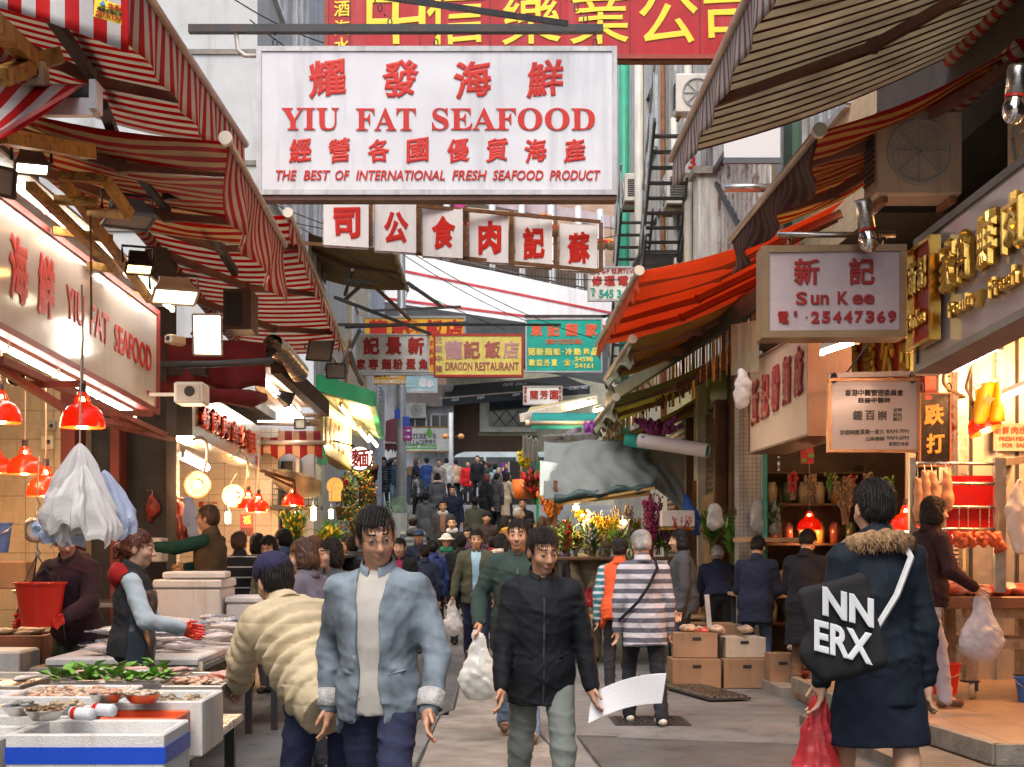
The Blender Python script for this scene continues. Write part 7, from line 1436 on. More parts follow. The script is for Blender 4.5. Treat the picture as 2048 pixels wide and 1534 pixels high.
for i, (px, w_, h_, l) in enumerate(((1892, .12, .06, 'knuckle of raw meat at the left end of the meat table'), (1938, .17, .05, 'long slab of raw meat in the middle of the table'), (1985, .13, .05, 'folded slab of raw meat towards the wall'), (2030, .15, .05, 'raw meat at the right edge of the table'), (1915, .1, .07, 'small raw piece wrapped in clear film'))):
    f = Field(.016); f.ell((0, 0, h_*.8), (w_, .12, h_)); f.ell((w_*.5, -.05, h_), (w_*.6, .08, h_*.9)); f.ell((-w_*.5, .02, h_*.9), (w_*.5, .1, h_*.8)); x = P(px, 1190, 11.8).x; skin('raw_meat', f.mesh(lambda q, D: D+.018*fold(q, 30, i)), RAWM if i != 4 else FATM, M=Matrix.Translation((x, 11.8+.1*(i % 2), tz)), label=l, cat='meat')
b = MB(); c = P(2003, 1178, 11.75); b.add([c+V((-.1, 0, 0)), c+V((-.03, .02, .09)), c+V((.03, .03, .06)), c+V((.12, .05, .05)), c+V((.1, -.06, .01)), c+V((0, -.08, -.01))], [(0, 5, 1), (1, 5, 2), (2, 5, 4), (2, 4, 3)]); b.build('paper_sheet', mat('crumpled_paper', (.7, .6, .5), .7), None, 'crumpled white paper on the raw meat', 'paper')
t = thing('meat_rack', 'steel hanging rack with four rails over the meat table', 'rack', (4.3, 11.6, tz)); d = 11.6
b = MB()
for px, w_ in ((1824, .05), (1999, .09)): b = MB(); b.bar(P(px, 1112 if px < 1900 else 1185, d), P(px, 916, d), w_, .05); b.build('post', BRUSHED, t)
b = MB()
b.bar(P(2000, 925, d), P(2045, 920, 12.6), .06); b.bar(P(2006, 975, d), P(2020, 930, 12), .04); b.build('bracket', BRUSHED, t)
for py in (927, 967, 1014, 1058): b = MB(); b.tube([P(1824, py, d), P(2000, py+1, d)], .014, 8); b.build('rail', STEEL, t, smooth=True)
b = MB(); b.box(P(1950, 985, 11.9), (.42, .02, .28)); b.box(P(1945, 1053, 11.95), (.44, .02, .3)); b.build('red_board', mat('red_plastic_board', (.5, .008, .008), .35, bump=.02), t)
HK = lambda p, q: (lambda b: b.tube([p+V((0, 0, .02)), p+V((.012, -.01, .005)), q], .004, 5))
for i, (px, ph, pt, pb) in enumerate(((1838, 930, 966, 1042), (1852, 930, 952, 1028), (1866, 930, 952, 1026), (1895, 930, 952, 1014))):
    a, b_ = P(px-1, pt, d-.06), P(px+(2 if i < 3 else 0)+(6 if i == 2 else 0), pb, d-.08); f = Field(.012); v = b_-a; o = a; f.cap((0, 0, 0), tuple(v*.25), .032, .036, k=.03); f.cap(tuple(v*.25), tuple(v*.75), .036, .05, k=.03); f.cap(tuple(v*.75), tuple(v), .05, .042, k=.03); f.cap((-.018, 0, .0), (-.02, 0, .035), .018, .016, k=.01); f.cap((.018, 0, 0), (.02, 0, .035), .018, .016, k=.01)
    t = thing('pig_leg', 'pink orange pig leg on the top rail, '+('first', 'second', 'third', 'fourth')[i]+' from the left post', 'meat', a, 'pig legs on the meat rack'); skin('leg_skin', f.mesh(lambda q, D: D+.003*fold(q, 60, i)), mat('pig_skin', (.66, .33, .16), .4, var=.15, vs=10, bump=.15), t); b = MB(); b.tube([P(px-5, ph-4, d), P(px-4, ph, d-.03), a+V((0, 0, .02))], .004, 5); b.build('hook', STEEL, t)
    f = Field(.012); f.ell(tuple(v*1.02), (.045, .045, .02)); skin('cut_end', f.mesh(), MEAT, t)
for i, (px, pb, m) in enumerate(((1918, 1096, 0), (1936, 1092, 1), (1960, 1092, 0), (1978, 1090, 1), (1996, 1106, 0))):
    a = P(px, 1064, d-.05); ln = (pb-1064)*d/F; f = Field(.012); f.box((0, 0, -ln*.5), (.075, .05, ln), .02); f.ell((.03, -.02, -ln*.7), (.03, .04, .05)); f.ell((-.03, 0, -ln*.3), (.03, .03, .04)); t = thing('hanging_rib', 'roasted red rib piece on the lower rails, '+('first', 'second', 'third', 'fourth', 'fifth')[i]+' from the left', 'meat', a, 'rib pieces on the meat rack'); skin('rib', f.mesh(lambda q, D: D+.012*fold(q, 45, i)), mat('roast_rib', (.5, .1, .03), .3, var=.5, vs=16, bump=.3), t); b = MB(); b.tube([P(px-3, 1012, d), P(px, 1016, d-.03), a], .004, 5); b.build('hook', STEEL, t)
f = Field(.016); f.cap((0, 0, 0), (-.02, 0, -.22), .02, .07, k=.05, flat=(1, .6, 1)); f.cap((-.02, 0, -.22), (.0, 0, -.5), .09, .06, k=.05, flat=(1, .6, 1)); skin('white_apron', f.mesh(lambda q, D: D+.018*fold(q, 24, 4)), mat('white_cotton', (.7, .62, .56), .8, bump=.1), M=Matrix.Translation(P(2038, 965, 11.2)), label='white apron hanging beside the meat rack', cat='apron')
t = thing('bag_dispenser', 'yellow plastic bags hanging behind the swan neck lamps', 'plastic bags', P(1975, 800, 12.6)); b = MB(); b.sheet(lambda u, v: P(1950+48*u+8*v*u, 776-18*u+(85-12*(1-u))*v, 12.8+.05*math.sin(u*9+v*4)), 14, 12, th=.02); b.build('bags', mat('yellow_bag', (.85, .6, .03), .35, trans=.4, bump=.1), t, smooth=True); b = MB(); b.tube([P(1948, 778, 12.8), P(2000, 757, 12.8)], .02, 8); b.tube([P(1995, 758, 12.8), P(2002, 735, 12.8), P(1992, 715, 12.8)], .006, 5); b.build('holder', WHITE, t); 
MSTAMP = frame(P(1975, 800, 12.7), (1, 0, .1), (0, 0, 1)); L = Lettering(MSTAMP); L.put('✦', 0, 0, .1, .12, .02, lift=.03); L.build(t, mat('orange_print', (.75, .2, .02), .5), 'print')
for i in range(14):
    x, y = rnd.uniform(-1, 2.4), rnd.uniform(6.5, 18); b = MB(); a = rnd.uniform(0, 6); e = rnd.uniform(.015, .04); b.add([(x+e*math.cos(a+k*1.57)*rnd.uniform(.6, 1.3), y+e*math.sin(a+k*1.57)*rnd.uniform(.6, 1.3), .012+.012*(k % 2)) for k in range(4)], [(0, 1, 2, 3)]); b.build('litter_scrap', (MATS['crumpled_paper'], LEAF, CARD)[i % 3], None, 'small '+('paper', 'leaf', 'cardboard')[i % 3]+' scrap lying on the road', 'litter', 'litter on the road')
# ------------------------------------------------------------------ clutter along both sides
for i, (px, py, d, m) in enumerate(((28, 1150, 12.5, CARD), (300, 1100, 14.2, FOAM))): b = MB(); b.box(P(px, py, d), (.3, .3, .24), bev=.01); b.build('stock_box', m, None, ('brown box on the shelf by the tiled wall', 'white box low by the dark pillar')[i], 'box')
t = thing('switch_box', 'cream fuse box on the tiled partition wall', 'switch', P(95, 886, 14)); b = MB(); b.box(P(96, 886, 13.96), (.12, .06, .14), bev=.01); b.build('box', CREAM, t); b = MB(); b.box(P(96, 884, 13.92), (.04, .02, .04)); b.build('knob', BLACK, t)
t = thing('switch_box', 'smaller fuse box above the cream one on the tiled wall', 'switch', P(103, 852, 14)); b = MB(); b.box(P(103, 852, 13.96), (.09, .06, .1), bev=.01); b.build('box', mat('grey_box', (.3, .26, .2), .5), t); b = MB(); b.lathe([(.02, .01), (0, .01)], 10, P(103, 852, 13.92), Matrix.Rotation(R(90), 3, 'X')); b.build('knob', BLACK, t)
t = thing('green_rope', 'loops of green rope hanging under the cream sign', 'rope', P(640, 920, 21)); b = MB()
for i in range(6): b.tube([P(636+i*1.5, 880, 21), P(634+i*3, 905, 21), P(630+i*5, 925+i, 21), P(640+i*3, 932-i, 21), P(639+i, 900, 21)], .012, 5)
b.build('loop', mat('green_rope', (.1, .4, .2), .7), t)
t = thing('tassel_ornament', 'round red and gold new year ornament in the noodle shop', 'ornament', P(670, 985, 24)); b = MB(); b.lathe([(0, 0), (.12, .01), (.14, 0), (.12, -.02)], 20, P(670, 972, 24), Matrix.Rotation(R(90), 3, 'X')); b.box(P(670, 985, 24), (.2, .03, .3)); b.build('disc', mat('lit_red_gold', (.75, .25, .04), .4, var=.6, vs=20, emit=((1, .4, .08), .6)), t)
b = MB(); b.box(P(692, 965, 24), (.09, .05, .09), bev=.01); b.build('red_lantern', RED, None, 'small red paper lantern box by the kumquat trees', 'lantern')
for i in range(14): a = P(742+2*math.sin(i), 905+i*9, 27); b = MB(); b.blob(a, .025, 6); b.build('fairy_light', glow('fairy_red', (1, .25, .05), 3) if i % 3 else GLOWY, None, 'tiny light on the string beside the noodle shop', 'fairy light', 'string of tiny lights by the noodle shop')
t = thing('plant_stand', 'orange plastic tub stand with flowers at the stall end', 'tub', P(1045, 970, 26)); b = MB(); q = P(1046, 965, 26); b.lathe([(0, -.3), (.16, -.3), (.2, .05), (.18, .05), (0, 0)], 16, q); b.build('tub', mat('orange_tub', (.7, .16, .03), .5), t, smooth=True); b = MB(); b.bar(q+V((.27, .1, -.9)), q+V((.27, .1, .5)), .05); b.build('green_post', mat('green_sheet', (0, 0, 0)), t)
t = thing('chalk_board', 'small dark menu board standing on the far pavement', 'board', P(1030, 960, 40)); b = MB(); b.box(P(1030, 948, 40), (.34, .04, .7)); b.build('panel', BLACK, t); b = MB(); b.bar(P(1018, 924, 39.95), P(1018, 978, 39.95), .04); b.bar(P(1042, 924, 39.95), P(1042, 978, 39.95), .04); b.build('frame', ALU, t)
t = thing('coiled_hose', 'tangle of green and white hoses by the lamp post', 'hose', P(795, 1010, 39)); b = MB()
for i in range(7): q = P(775+i*5, 1028, 39); b.tube([q, q+V((-.1, 0, .25)), q+V((0, 0, .35+.03*i)), q+V((.15, 0, .2)), q+V((.2, 0, 0))], .018, 5)
b.build('coil', mat('pale_green_hose', (.25, .36, .22), .5, var=.5), t)
b = MB(); b.prism([(-2.6, 36), (-1.75, 36), (-1.75, 42.5), (-2.6, 42.5)], 1.2, gz(41)+.1); b.build('path', CONC, kind='structure')
# ------------------------------------------------------------------ people
SKINS = [mat('skin_light', (.56, .33, .22), .5, var=.08, vs=12, bump=.03), mat('skin_tan', (.47, .25, .155), .5, var=.08, vs=12, bump=.03), mat('skin_brown', (.25, .12, .07), .5, var=.08, vs=12, bump=.03)]
LIPS = mat('lip_colour', (.43, .19, .15), .45, bump=0); EYEW = mat('eye_white', (.34, .28, .24), .3, bump=0); EYED = mat('eye_dark', (.015, .01, .008), .2, bump=0)
HB = mat('black_hair', (.012, .01, .009), .6, spec=.25, var=.3, vs=20, wave=(0, .012, .5), bump=.25); HBR = mat('brown_hair', (.07, .03, .016), .45, var=.3, vs=20, wave=(0, .012, .5), bump=.25); HR = mat('reddish_hair', (.12, .03, .015), .45, var=.3, vs=20, wave=(0, .012, .5), bump=.25); HG = mat('grey_hair', (.34, .33, .32), .55, var=.3, vs=20, bump=.2)
SHOE = mat('dark_shoe', (.03, .025, .022), .45, bump=.05); SHOEB = mat('brown_shoe', (.11, .06, .035), .5); SHOEW = mat('pale_shoe', (.5, .48, .45), .5)
def cloth(n, c, **k): return mat(n, c, k.pop('rough', .85), var=k.pop('var', .12), vs=k.pop('vs', 5), bump=k.pop('bump', .1), bs=k.pop('bs', 320), spec=k.pop('spec', .2), **k)
JEAN = cloth('blue_jeans', (.06, .1, .2)); JEANL = cloth('faded_jeans', (.17, .26, .38)); DTR = cloth('dark_trousers', (.022, .024, .03)); NAVYT = cloth('navy_trousers', (.025, .03, .07)); GREYT = cloth('grey_trousers', (.12, .13, .15)); BEIGET = cloth('beige_trousers', (.4, .34, .27)); BRT = cloth('brown_trousers', (.14, .09, .06))
BLK = cloth('black_cloth', (.014, .015, .018)); NAVY = cloth('navy_cloth', (.018, .024, .05)); DGRN = cloth('dark_green_cloth', (.03, .05, .045)); OLIVE = cloth('olive_cloth', (.07, .075, .05)); CHAR = cloth('charcoal_cloth', (.06, .065, .075))
def ik(a, b, l1, l2, pole):
    a, b = np.array(a, float), np.array(b, float); v = b-a; d = np.linalg.norm(v); mx = (l1+l2)*.995
    if d > mx: b = a+v/d*mx; v = b-a; d = mx
    if d < abs(l1-l2)+.02: d = abs(l1-l2)+.02
    u = v/np.linalg.norm(v); x = (l1*l1-l2*l2+d*d)/(2*d); h = math.sqrt(max(0, l1*l1-x*x)); p = np.array(pole, float); p = p-u*(p @ u); n = np.linalg.norm(p); p = p/n if n > 1e-6 else np.array([1., 0, 0])
    return a+u*x+p*h, b
def rotm(ax, deg): return np.array(Matrix.Rotation(R(deg), 3, ax))
def strands(vq, c0, Hm, n, ln, seed):    # loose hairs over a mass of hair or fur
    v, q = vq; rs = np.random.RandomState(seed); p0 = v[rs.randint(0, len(v), n)]; nr = p0-c0; nr /= np.linalg.norm(nr, axis=1)[:, None]; fw = ((p0-c0) @ Hm)[:, 1:2] > 0
    g = -Hm[:, 2][None]+Hm[:, 1][None]*np.where(fw, .5, -.25)+rs.normal(0, .3, (n, 3)); tg = g-nr*(g*nr).sum(1)[:, None]; tg /= np.linalg.norm(tg, axis=1)[:, None]+1e-9; sd = np.cross(nr, tg)*.0016; L_ = rs.uniform(.45, 1, n)[:, None]*ln
    a0, a1, a2 = p0-nr*.002, p0+tg*L_*.5+nr*.004, p0+tg*L_+nr*rs.uniform(-.003, .005, (n, 1)); sv = np.stack([a0-sd, a0+sd, a1-sd*.8, a1+sd*.8, a2-sd*.2, a2+sd*.2], 1).reshape(-1, 3); k = np.arange(n)[:, None]*6+len(v)
    return np.concatenate([v, sv]), np.concatenate([q, k+np.array([0, 1, 3, 2]), k+np.array([2, 3, 5, 4])])
def person(label, px, d, yaw=180., H=1.66, gzv=None, skin_=0, hair=('short', HB), top=NAVY, bottom=DTR, shoes=SHOE, hem=.8, loose=.018, puff=0., collar=True, hood=None, fur=None, inner=None, skirt=None, apron=None, sleeve=None, vest=None, scarf=None,
           lean=4., side=0., hy=0., hp=0., L=None, Rr=None, fl=None, fr=None, stride=.0, hat=None, glasses=False, wide=1., res=None, group=None, strap=None, backpack=None, dz=0., headk=1., gloves=None):
    """H in metres; hand targets L, Rr and feet fl, fr in the person's own space for a 1.70 m body, facing +Y"""
    z = (gz(d) if gzv is None else gzv)+dz; x = (px-VX)*d/F; s = H/1.70
    M = Matrix.Translation((x, d, z)) @ Matrix.Rotation(R(yaw), 4, 'Z') @ Matrix.Scale(s, 4)
    ppm = F/d; res = res or (.011 if ppm > 200 else .014 if ppm > 110 else .02 if ppm > 60 else .026); hres = min(res, .0052 if ppm > 250 else .007 if ppm > 150 else .0105 if ppm > 90 else .016)
    T = rotm('X', -lean) @ rotm('Y', side); pel = np.array((0, -.0 - .25*math.sin(R(lean))*.4, .93)); sp = lambda q: pel+T @ np.array(q, float); W = wide
    fl = fl or (-.1, stride*.5, .0); fr = fr or (.1, -stride*.5, .0)
    # skeleton
    J = {}
    for nm, sg, hand, foot in (('l', -1, L, fl), ('r', 1, Rr, fr)):
        S = sp((sg*.165*W, -.01, .42)); hand = np.array(hand, float) if hand is not None else sp((sg*.23*W, .06, -.1)); E, Hn = ik(S, hand, .285, .25, T @ np.array((sg*.6, -1, -.2)))
        hip = pel+np.array((sg*.088, 0, -.02)); ank = np.array(foot, float)+np.array((0, -.05, .085)); K, A = ik(hip, ank, .43, .42, (sg*.12, 1, 0)); J[nm] = (S, E, Hn, hip, K, A)
    nk, hd = sp((0, -.005, .47)), sp((0, .02, .655)); Hm = T @ rotm('X', lean*.65-hp) @ rotm('Z', hy) ; hc = nk+(T @ rotm('X', lean*.4)) @ np.array((0, .025, .17)); h3 = lambda q: hc+Hm @ (np.array(q, float)*headk)
    # body
    root = None; B = Field(res)
    B.ell(sp((0, 0, .02)), (.14*W, .095, .13), T, .06); B.ell(sp((0, .01, .18)), (.128*W, .09, .16), T, .06); B.ell(sp((0, .005, .34)), (.148*W, .098, .15), T, .06); B.cap(sp((-.12*W, -.01, .42)), sp((.12*W, -.01, .42)), .048, k=.06); B.cap(nk, h3((0, -.02, -.05)), .052, .05, k=.03)
    for q in 'lr':
        S, E, Hn, hip, K, A = J[q]; B.cap(S, E, .045, .036, .03); B.cap(E, Hn, .036, .026, .02); B.cap(hip, K, .078, .052, .04); B.cap(K, A, .052, .036, .03); B.cap(A, A+np.array((0, .1, -.05)), .034, .03, .03)
    v, q4 = B.mesh(); mi = np.zeros(len(q4), int)
    # head with a face
    Hd = Field(hres); e = lambda c, r, k=.015, op='u': Hd.ell(h3(c), np.array(r)*headk, Hm, k, op); e((0, -.012, .03), (.073, .094, .09)); e((0, .022, -.038), (.056, .066, .075), .03); e((0, .056, -.092), (.024, .02, .02), .02); e((-.034, .056, -.028), (.026, .026, .026), .02); e((.034, .056, -.028), (.026, .026, .026), .02)
    Hd.cap(h3((-.03, .08, .026)), h3((.03, .08, .026)), .011*headk, k=.015); e((-.031, .098, .008), (.017, .016, .012), .01, 's'); e((.031, .098, .008), (.017, .016, .012), .01, 's'); Hd.cap(h3((0, .086, .012)), h3((0, .104, -.03)), .009*headk, .0135*headk, .012); e((-.011, .097, -.034), (.008, .009, .007), .006); e((.011, .097, -.034), (.008, .009, .007), .006)
    e((0, .08, -.059), (.024, .014, .0055), .006); e((0, .079, -.069), (.021, .014, .0065), .006)
    for sg in (-1, 1): e((sg*.075, -.012, -.008), (.011, .02, .032), .01); e((sg*.031, .079, .007), (.0125, .0125, .0125), .003)
    Hd.cap(h3((0, -.015, -.05)), nk+(T @ np.array((0, 0, .0))), .05*headk, .054, .03)
    hv, hq = Hd.mesh(); loc = ((hv[hq].mean(1)-hc) @ Hm)/headk; hmi = np.zeros(len(hq), int)
    hmi[(np.abs(loc[:, 0]) < .023) & (np.abs(loc[:, 2]+.064) < .0105) & (loc[:, 1] > .078)] = 1
    for sg in (-1, 1):
        de = np.linalg.norm(loc-np.array((sg*.031, .079, .007)), axis=1); hmi[(de < .0145) & (np.abs(loc[:, 2]-.005) < .0042)] = 2; di = np.linalg.norm(loc-np.array((sg*.031, .093, .007)), axis=1); hmi[(di < (.0065 if hres < .01 else .01)) & (de < .02) & (np.abs(loc[:, 2]-.005) < .0052)] = 3
        br = (np.abs(loc[:, 0]-sg*.032) < .02) & (np.abs(loc[:, 2]-.032+abs(0)) < (.0045 if hres < .01 else .006)) & (loc[:, 1] > .06); hmi[br] = 4
    parts = [(v, q4, mi), (hv, hq, hmi)]
    # hands
    gl = {}
    for q, sg in (('l', -1), ('r', 1)):
        S, E, Hn = J[q][:3]; a = Hn-E; a = a/np.linalg.norm(a); up = np.array((0, 1, 0)) if abs(a[1]) < .8 else np.array((0, 0, 1)); n_ = np.cross(a, np.cross(up, a)); n_ /= np.linalg.norm(n_); w_ = np.cross(n_, a)*sg
        # the palm faces inwards: width along n_, thickness along w_
        X = lambda f_, u_, t_: Hn+a*f_+n_*u_+w_*t_
        hf = Field(.0055 if ppm > 180 else .009 if ppm > 90 else .014); hf.cap(X(-.02, 0, 0), X(.03, 0, 0), .026, .03, .015, ); hf.cap(X(.02, .018, 0), X(.075, .022, 0), .016, .014, .015); hf.cap(X(.02, -.018, 0), X(.07, -.022, 0), .016, .014, .015)
        for i, ln in enumerate((.07, .08, .074, .058)):
            u0 = .028-.019*i; b0, b1, b2 = X(.075-.003*abs(i-1), u0, 0), X(.075+ln*.5, u0*1.05, -.012), X(.075+ln*.82, u0*1.02, -.036); fr_ = .0085 if ppm > 90 else .011; hf.cap(b0, b1, fr_, fr_*.95, .004); hf.cap(b1, b2, fr_*.95, fr_*.8, .004)
        hf.cap(X(.012, .026, -.006), X(.045, .046, -.02), .011, .0095, .008); hf.cap(X(.045, .046, -.02), X(.075, .05, -.034), .0095, .008, .004)
        vv, qq = hf.mesh()
        if gloves: gl[q] = (vv, qq)
        else: parts.append((vv, qq, np.zeros(len(qq), int)))
    off = 0; VV, QQ, MI = [], [], []
    for a_, b_, c_ in parts: VV.append(a_); QQ.append(np.asarray(b_)+off); MI.append(c_); off += len(a_)
    root = skin('person', (np.concatenate(VV), np.concatenate(QQ)), [SKINS[skin_], LIPS, EYEW, EYED, hair[1] if hair else HB], None, mi=np.concatenate(MI), label=label, cat='person', group=group)
    # skin() moved the mesh to its own base: put it back into the person's own space
    o0 = np.array(root.location); me = root.data; co = np.empty(len(me.vertices)*3, np.float32); me.vertices.foreach_get('co', co); me.vertices.foreach_set('co', (co.reshape(-1, 3)+o0.astype(np.float32)).ravel()); root.matrix_world = M; WM[root.name] = M.copy(); seed = rnd.uniform(0, 9)
    if gloves:
        for q in gl: skin('glove', gl[q], gloves, root)
    # upper garment
    lo_ = loose; rt = (1+.0) ; sv = sleeve or top
    def torso(Fd, k):
        Fd.ell(sp((0, 0, .0)), (.158*W+k*.8, .116+k, .15), T, .08); Fd.ell(sp((0, .01, .18)), (.148*W+k*.8, .113+k, .17), T, .08); Fd.ell(sp((0, .005, .33)), (.166*W+k*.5, .12+k*.8, .155), T, .08)
        Fd.ell(sp((0, -.01, .45)), (.1, .078, .06), T, .05)
        for sg in (-1, 1): Fd.cap(sp((sg*.04, -.02, .465)), sp((sg*.15*W, -.01, .415)), .055, .062+k*.3, k=.05)
        if hem < .9:
            z0 = hem-.98; Fd.cap(sp((-.05*W, 0, .0)), sp((-.055*W, 0, z0)), .108+k*.8, .115+k*.8, .06, flat=None); Fd.cap(sp((.05*W, 0, .0)), sp((.055*W, 0, z0)), .108+k*.8, .115+k*.8, .06)
    Tp = Field(res); torso(Tp, lo_)
    if puff:
        for i in range(6): Tp.ell(sp((0, .005, -.06+i*.085)), (.185*W+lo_, .132+lo_, .05), T, .02)
    arms = Tp if sv is top and not vest else Field(res)
    for q in 'lr':
        S, E, Hn = J[q][:3]; we = Hn-(Hn-E)*.04; arms.cap(S, E, .058+lo_*.45, .05+lo_*.45, .035, puff=puff, pitch=.085); arms.cap(E, we, .049+lo_*.45, .038+lo_*.45, .02, puff=puff, pitch=.085)
    zc = hem-.93
    def cutpost(q, D):
        w_ = (q-pel) @ T; D = D+.005*fold(q, 13, seed)-(.011 if not puff else .006)*crease(q, seed)-.007*crease(q*2.1, seed+3)+.004; armz = np.minimum(*[np.linalg.norm(q-J[k_][2], axis=1) for k_ in 'lr'])
        D = np.maximum(D, np.where(w_[:, 1] > 0, .042+.05*np.abs(w_[:, 2]-.12)+.006*np.sin(23*w_[:, 2]+seed)-np.abs(w_[:, 0]-.008), -1)) if inner else D; D = D+puff*1.3*(.55-np.abs(np.sin(math.pi*w_[:, 2]/.078))**.5)*(np.abs(w_[:, 0]) < .21) if puff else D; return np.maximum(D, np.where((armz < .13) | (np.abs(w_[:, 0]) > .27*W), -1, zc-w_[:, 2]))
    if arms is not Tp:
        Av = arms.mesh(lambda q, D: D+.004*fold(q, 24, seed)-.009*crease(q*1.3, seed)-.006*crease(q*2.4, seed+3)+.003); skin('sleeve', Av, sv, root)
    Dt, l0 = Tp.grid(cutpost)
    if collar and ppm > 60:
        cb = MB(); cb.sheet(lambda u, v: V(sp(((.07+.026*v)*math.sin(.3+5.68*u), -.002-.01*v+(.074+.022*v)*math.cos(.3+5.68*u), .545-.09*v-.03*math.cos(.3+5.68*u)))), 18, 3, th=.008); cb.build('collar', vest or top, root, local=True, smooth=True)
    if ppm > 90 and not inner and not apron and hem < .86:
        zp = []
        for zz in np.linspace(zc+.02, .4, 14):
            ys = np.linspace(.32, .02, 60); qs = np.array([sp((.008, y_, zz)) for y_ in ys]); ix = np.clip(((qs-l0)/res).round().astype(int), 0, np.array(Dt.shape)-1); hit = np.argmax(Dt[ix[:, 0], ix[:, 1], ix[:, 2]] < 0); zp.append(V(sp((.008, ys[hit]+.002, zz))))
        zb_ = MB(); zb_.tube(zp, .0065, 5); zb_.build('zip', DARKM, root, local=True)
    if ppm > 180 and hem < .82 and not puff and not skirt:
        for sg in (-1, 1):
            zp = []
            for xx in np.linspace(.075, .135, 6):
                ys = np.linspace(.32, .0, 64); qs = np.array([sp((sg*xx*W, y_, .06+xx*.25)) for y_ in ys]); ix = np.clip(((qs-l0)/res).round().astype(int), 0, np.array(Dt.shape)-1); zp.append(V(sp((sg*xx*W, ys[np.argmax(Dt[ix[:, 0], ix[:, 1], ix[:, 2]] < 0)]+.001, .06+xx*.25))))
            zb_ = MB(); zb_.tube(zp, .007, 5); zb_.build('pocket', vest or top, root, local=True)
    skin('jacket' if hem < .86 else 'top', nets(Dt, l0, res), vest or top, root)
    if inner:
        In = Field(res); torso(In, lo_-.024); skin('shirt', In.mesh(lambda q, D: np.maximum(D+.002*fold(q, 20, seed)-.003*crease(q*1.5, seed), np.maximum(hem+.03-.93-((q-pel) @ T)[:, 2], np.where(((q-pel) @ T)[:, 2] > .33, np.abs(((q-pel) @ T)[:, 0])-.07, -1)))), inner, root)
    if apron:
        Ap = Field(res)
        def apf(q): w_ = (q-pel) @ T; return np.maximum(np.maximum(np.abs(w_[:, 0])-.19, -w_[:, 1]-.02), np.abs(w_[:, 2]+.12)-.5)
        torso(Ap, lo_+.016); Ap.cap(sp((-.08, .02, 0)), sp((-.09, .03, -.55)), .13, .15, .06); Ap.cap(sp((.08, .02, 0)), sp((.09, .03, -.55)), .13, .15, .06); D, l0 = Ap.grid()
        G_ = np.meshgrid(*[l0[i]+Ap.h*np.arange(D.shape[i]) for i in range(3)], indexing='ij'); pts = np.stack([g.ravel() for g in G_], 1); D = np.maximum(D.ravel()+.006*fold(pts, 16, seed), apf(pts)).reshape(D.shape); skin('apron', nets(D, l0, Ap.h), apron, root)
    if hood: Hf = Field(res); Hf.ell(sp((0, -.1, .46)), (.13, .075, .085), T, .03); Hf.cap(sp((-.1, -.03, .46)), sp((-.06, .07, .43)), .035, .025, .03); Hf.cap(sp((.1, -.03, .46)), sp((.06, .07, .43)), .035, .025, .03); skin('hood', Hf.mesh(lambda q, D: D+.006*fold(q, 26, seed)), hood, root)
    if fur:
        Hf = Field(res)
        for i in range(12): a_ = i/12*2*math.pi; c_ = sp((.12*math.cos(a_), -.02+.085*math.sin(a_), .475-.03*math.sin(a_))); Hf.ell(c_, (.045, .045, .04), None, .03)
        fv = Hf.mesh(lambda q, D: D+.007*fold(q, 70, seed)); skin('fur_collar', strands(fv, sp((0, -.02, .44)), T, 2600, .035, 3) if ppm > 200 else fv, fur, root)
    if scarf:
        Hf = Field(res); Hf.cap(sp((-.05, .03, .5)), sp((.05, .03, .5)), .06, k=.04); Hf.cap(sp((-.05, -.03, .5)), sp((.05, -.03, .5)), .06, k=.04); skin('scarf', Hf.mesh(lambda q, D: D+.006*fold(q, 50, seed)), scarf, root)
    # lower garment
    Lo = Field(res); Lo.ell(pel+np.array((0, 0, .0)), (.168*W, .122, .13), None, .06)
    if skirt:
        zk = skirt; Lo.cap(pel+np.array((-.05, 0, -.05)), np.array((-.075, 0, zk)), .13, .15, .06); Lo.cap(pel+np.array((.05, 0, -.05)), np.array((.075, 0, zk)), .13, .15, .06); skin('skirt', Lo.mesh(lambda q, D: np.maximum(D+.006*fold(q, 20, seed), zk-q[:, 2])), bottom, root)
    else:
        for q in 'lr':
            hip, K, A = J[q][3:]; Lo.cap(hip, K, .09, .068, .04); Lo.cap(K, A+np.array((0, 0, -.02)), .067, .06, .02)
        zb = min(J['l'][5][2], J['r'][5][2]); skin('trousers', Lo.mesh(lambda q, D: D+.004*fold(q, 13, seed)-.012*crease(q*1.2, seed)-.006*crease(q*2.3, seed+2)+.004), bottom, root)
    for q in 'lr':
        A = J[q][5]; Sh = Field(min(res, .012)); Sh.cap(A+np.array((0, .0, -.035)), A+np.array((0, .13, -.052)), .04, .034, .03); Sh.ell(A+np.array((0, -.03, -.05)), (.038, .05, .035), None, .02)
        zm = A[2]-.085; skin('shoe', Sh.mesh(lambda p_, D: np.maximum(D, zm-p_[:, 2])), shoes, root)
    # hair
    if hair:
        st = hair[0]; Hh = Field(hres); eh = lambda c, r, k=.015, op='u': Hh.ell(h3(c), np.array(r)*headk, Hm, k, op); eh((0, -.02, .042), (.083, .1, .092)); eh((0, -.05, -.01), (.074, .068, .075), .03)
        if st in ('bob', 'long'): eh((-.06, -.03, -.03), (.034, .07, .085), .02); eh((.06, -.03, -.03), (.034, .07, .085), .02); eh((0, -.065, -.05), (.07, .05, .08), .03)
        if st == 'long': eh((0, -.075, -.13), (.085, .045, .14), .04)
        if st == 'bun': eh((0, -.13, .02), (.04, .04, .04), .02); 
        if st == 'pony': eh((0, -.13, .0), (.03, .035, .03), .02); Hh.cap(h3((0, -.14, -.01)), h3((0, -.15, -.11)), .03*headk, .018*headk, .02)
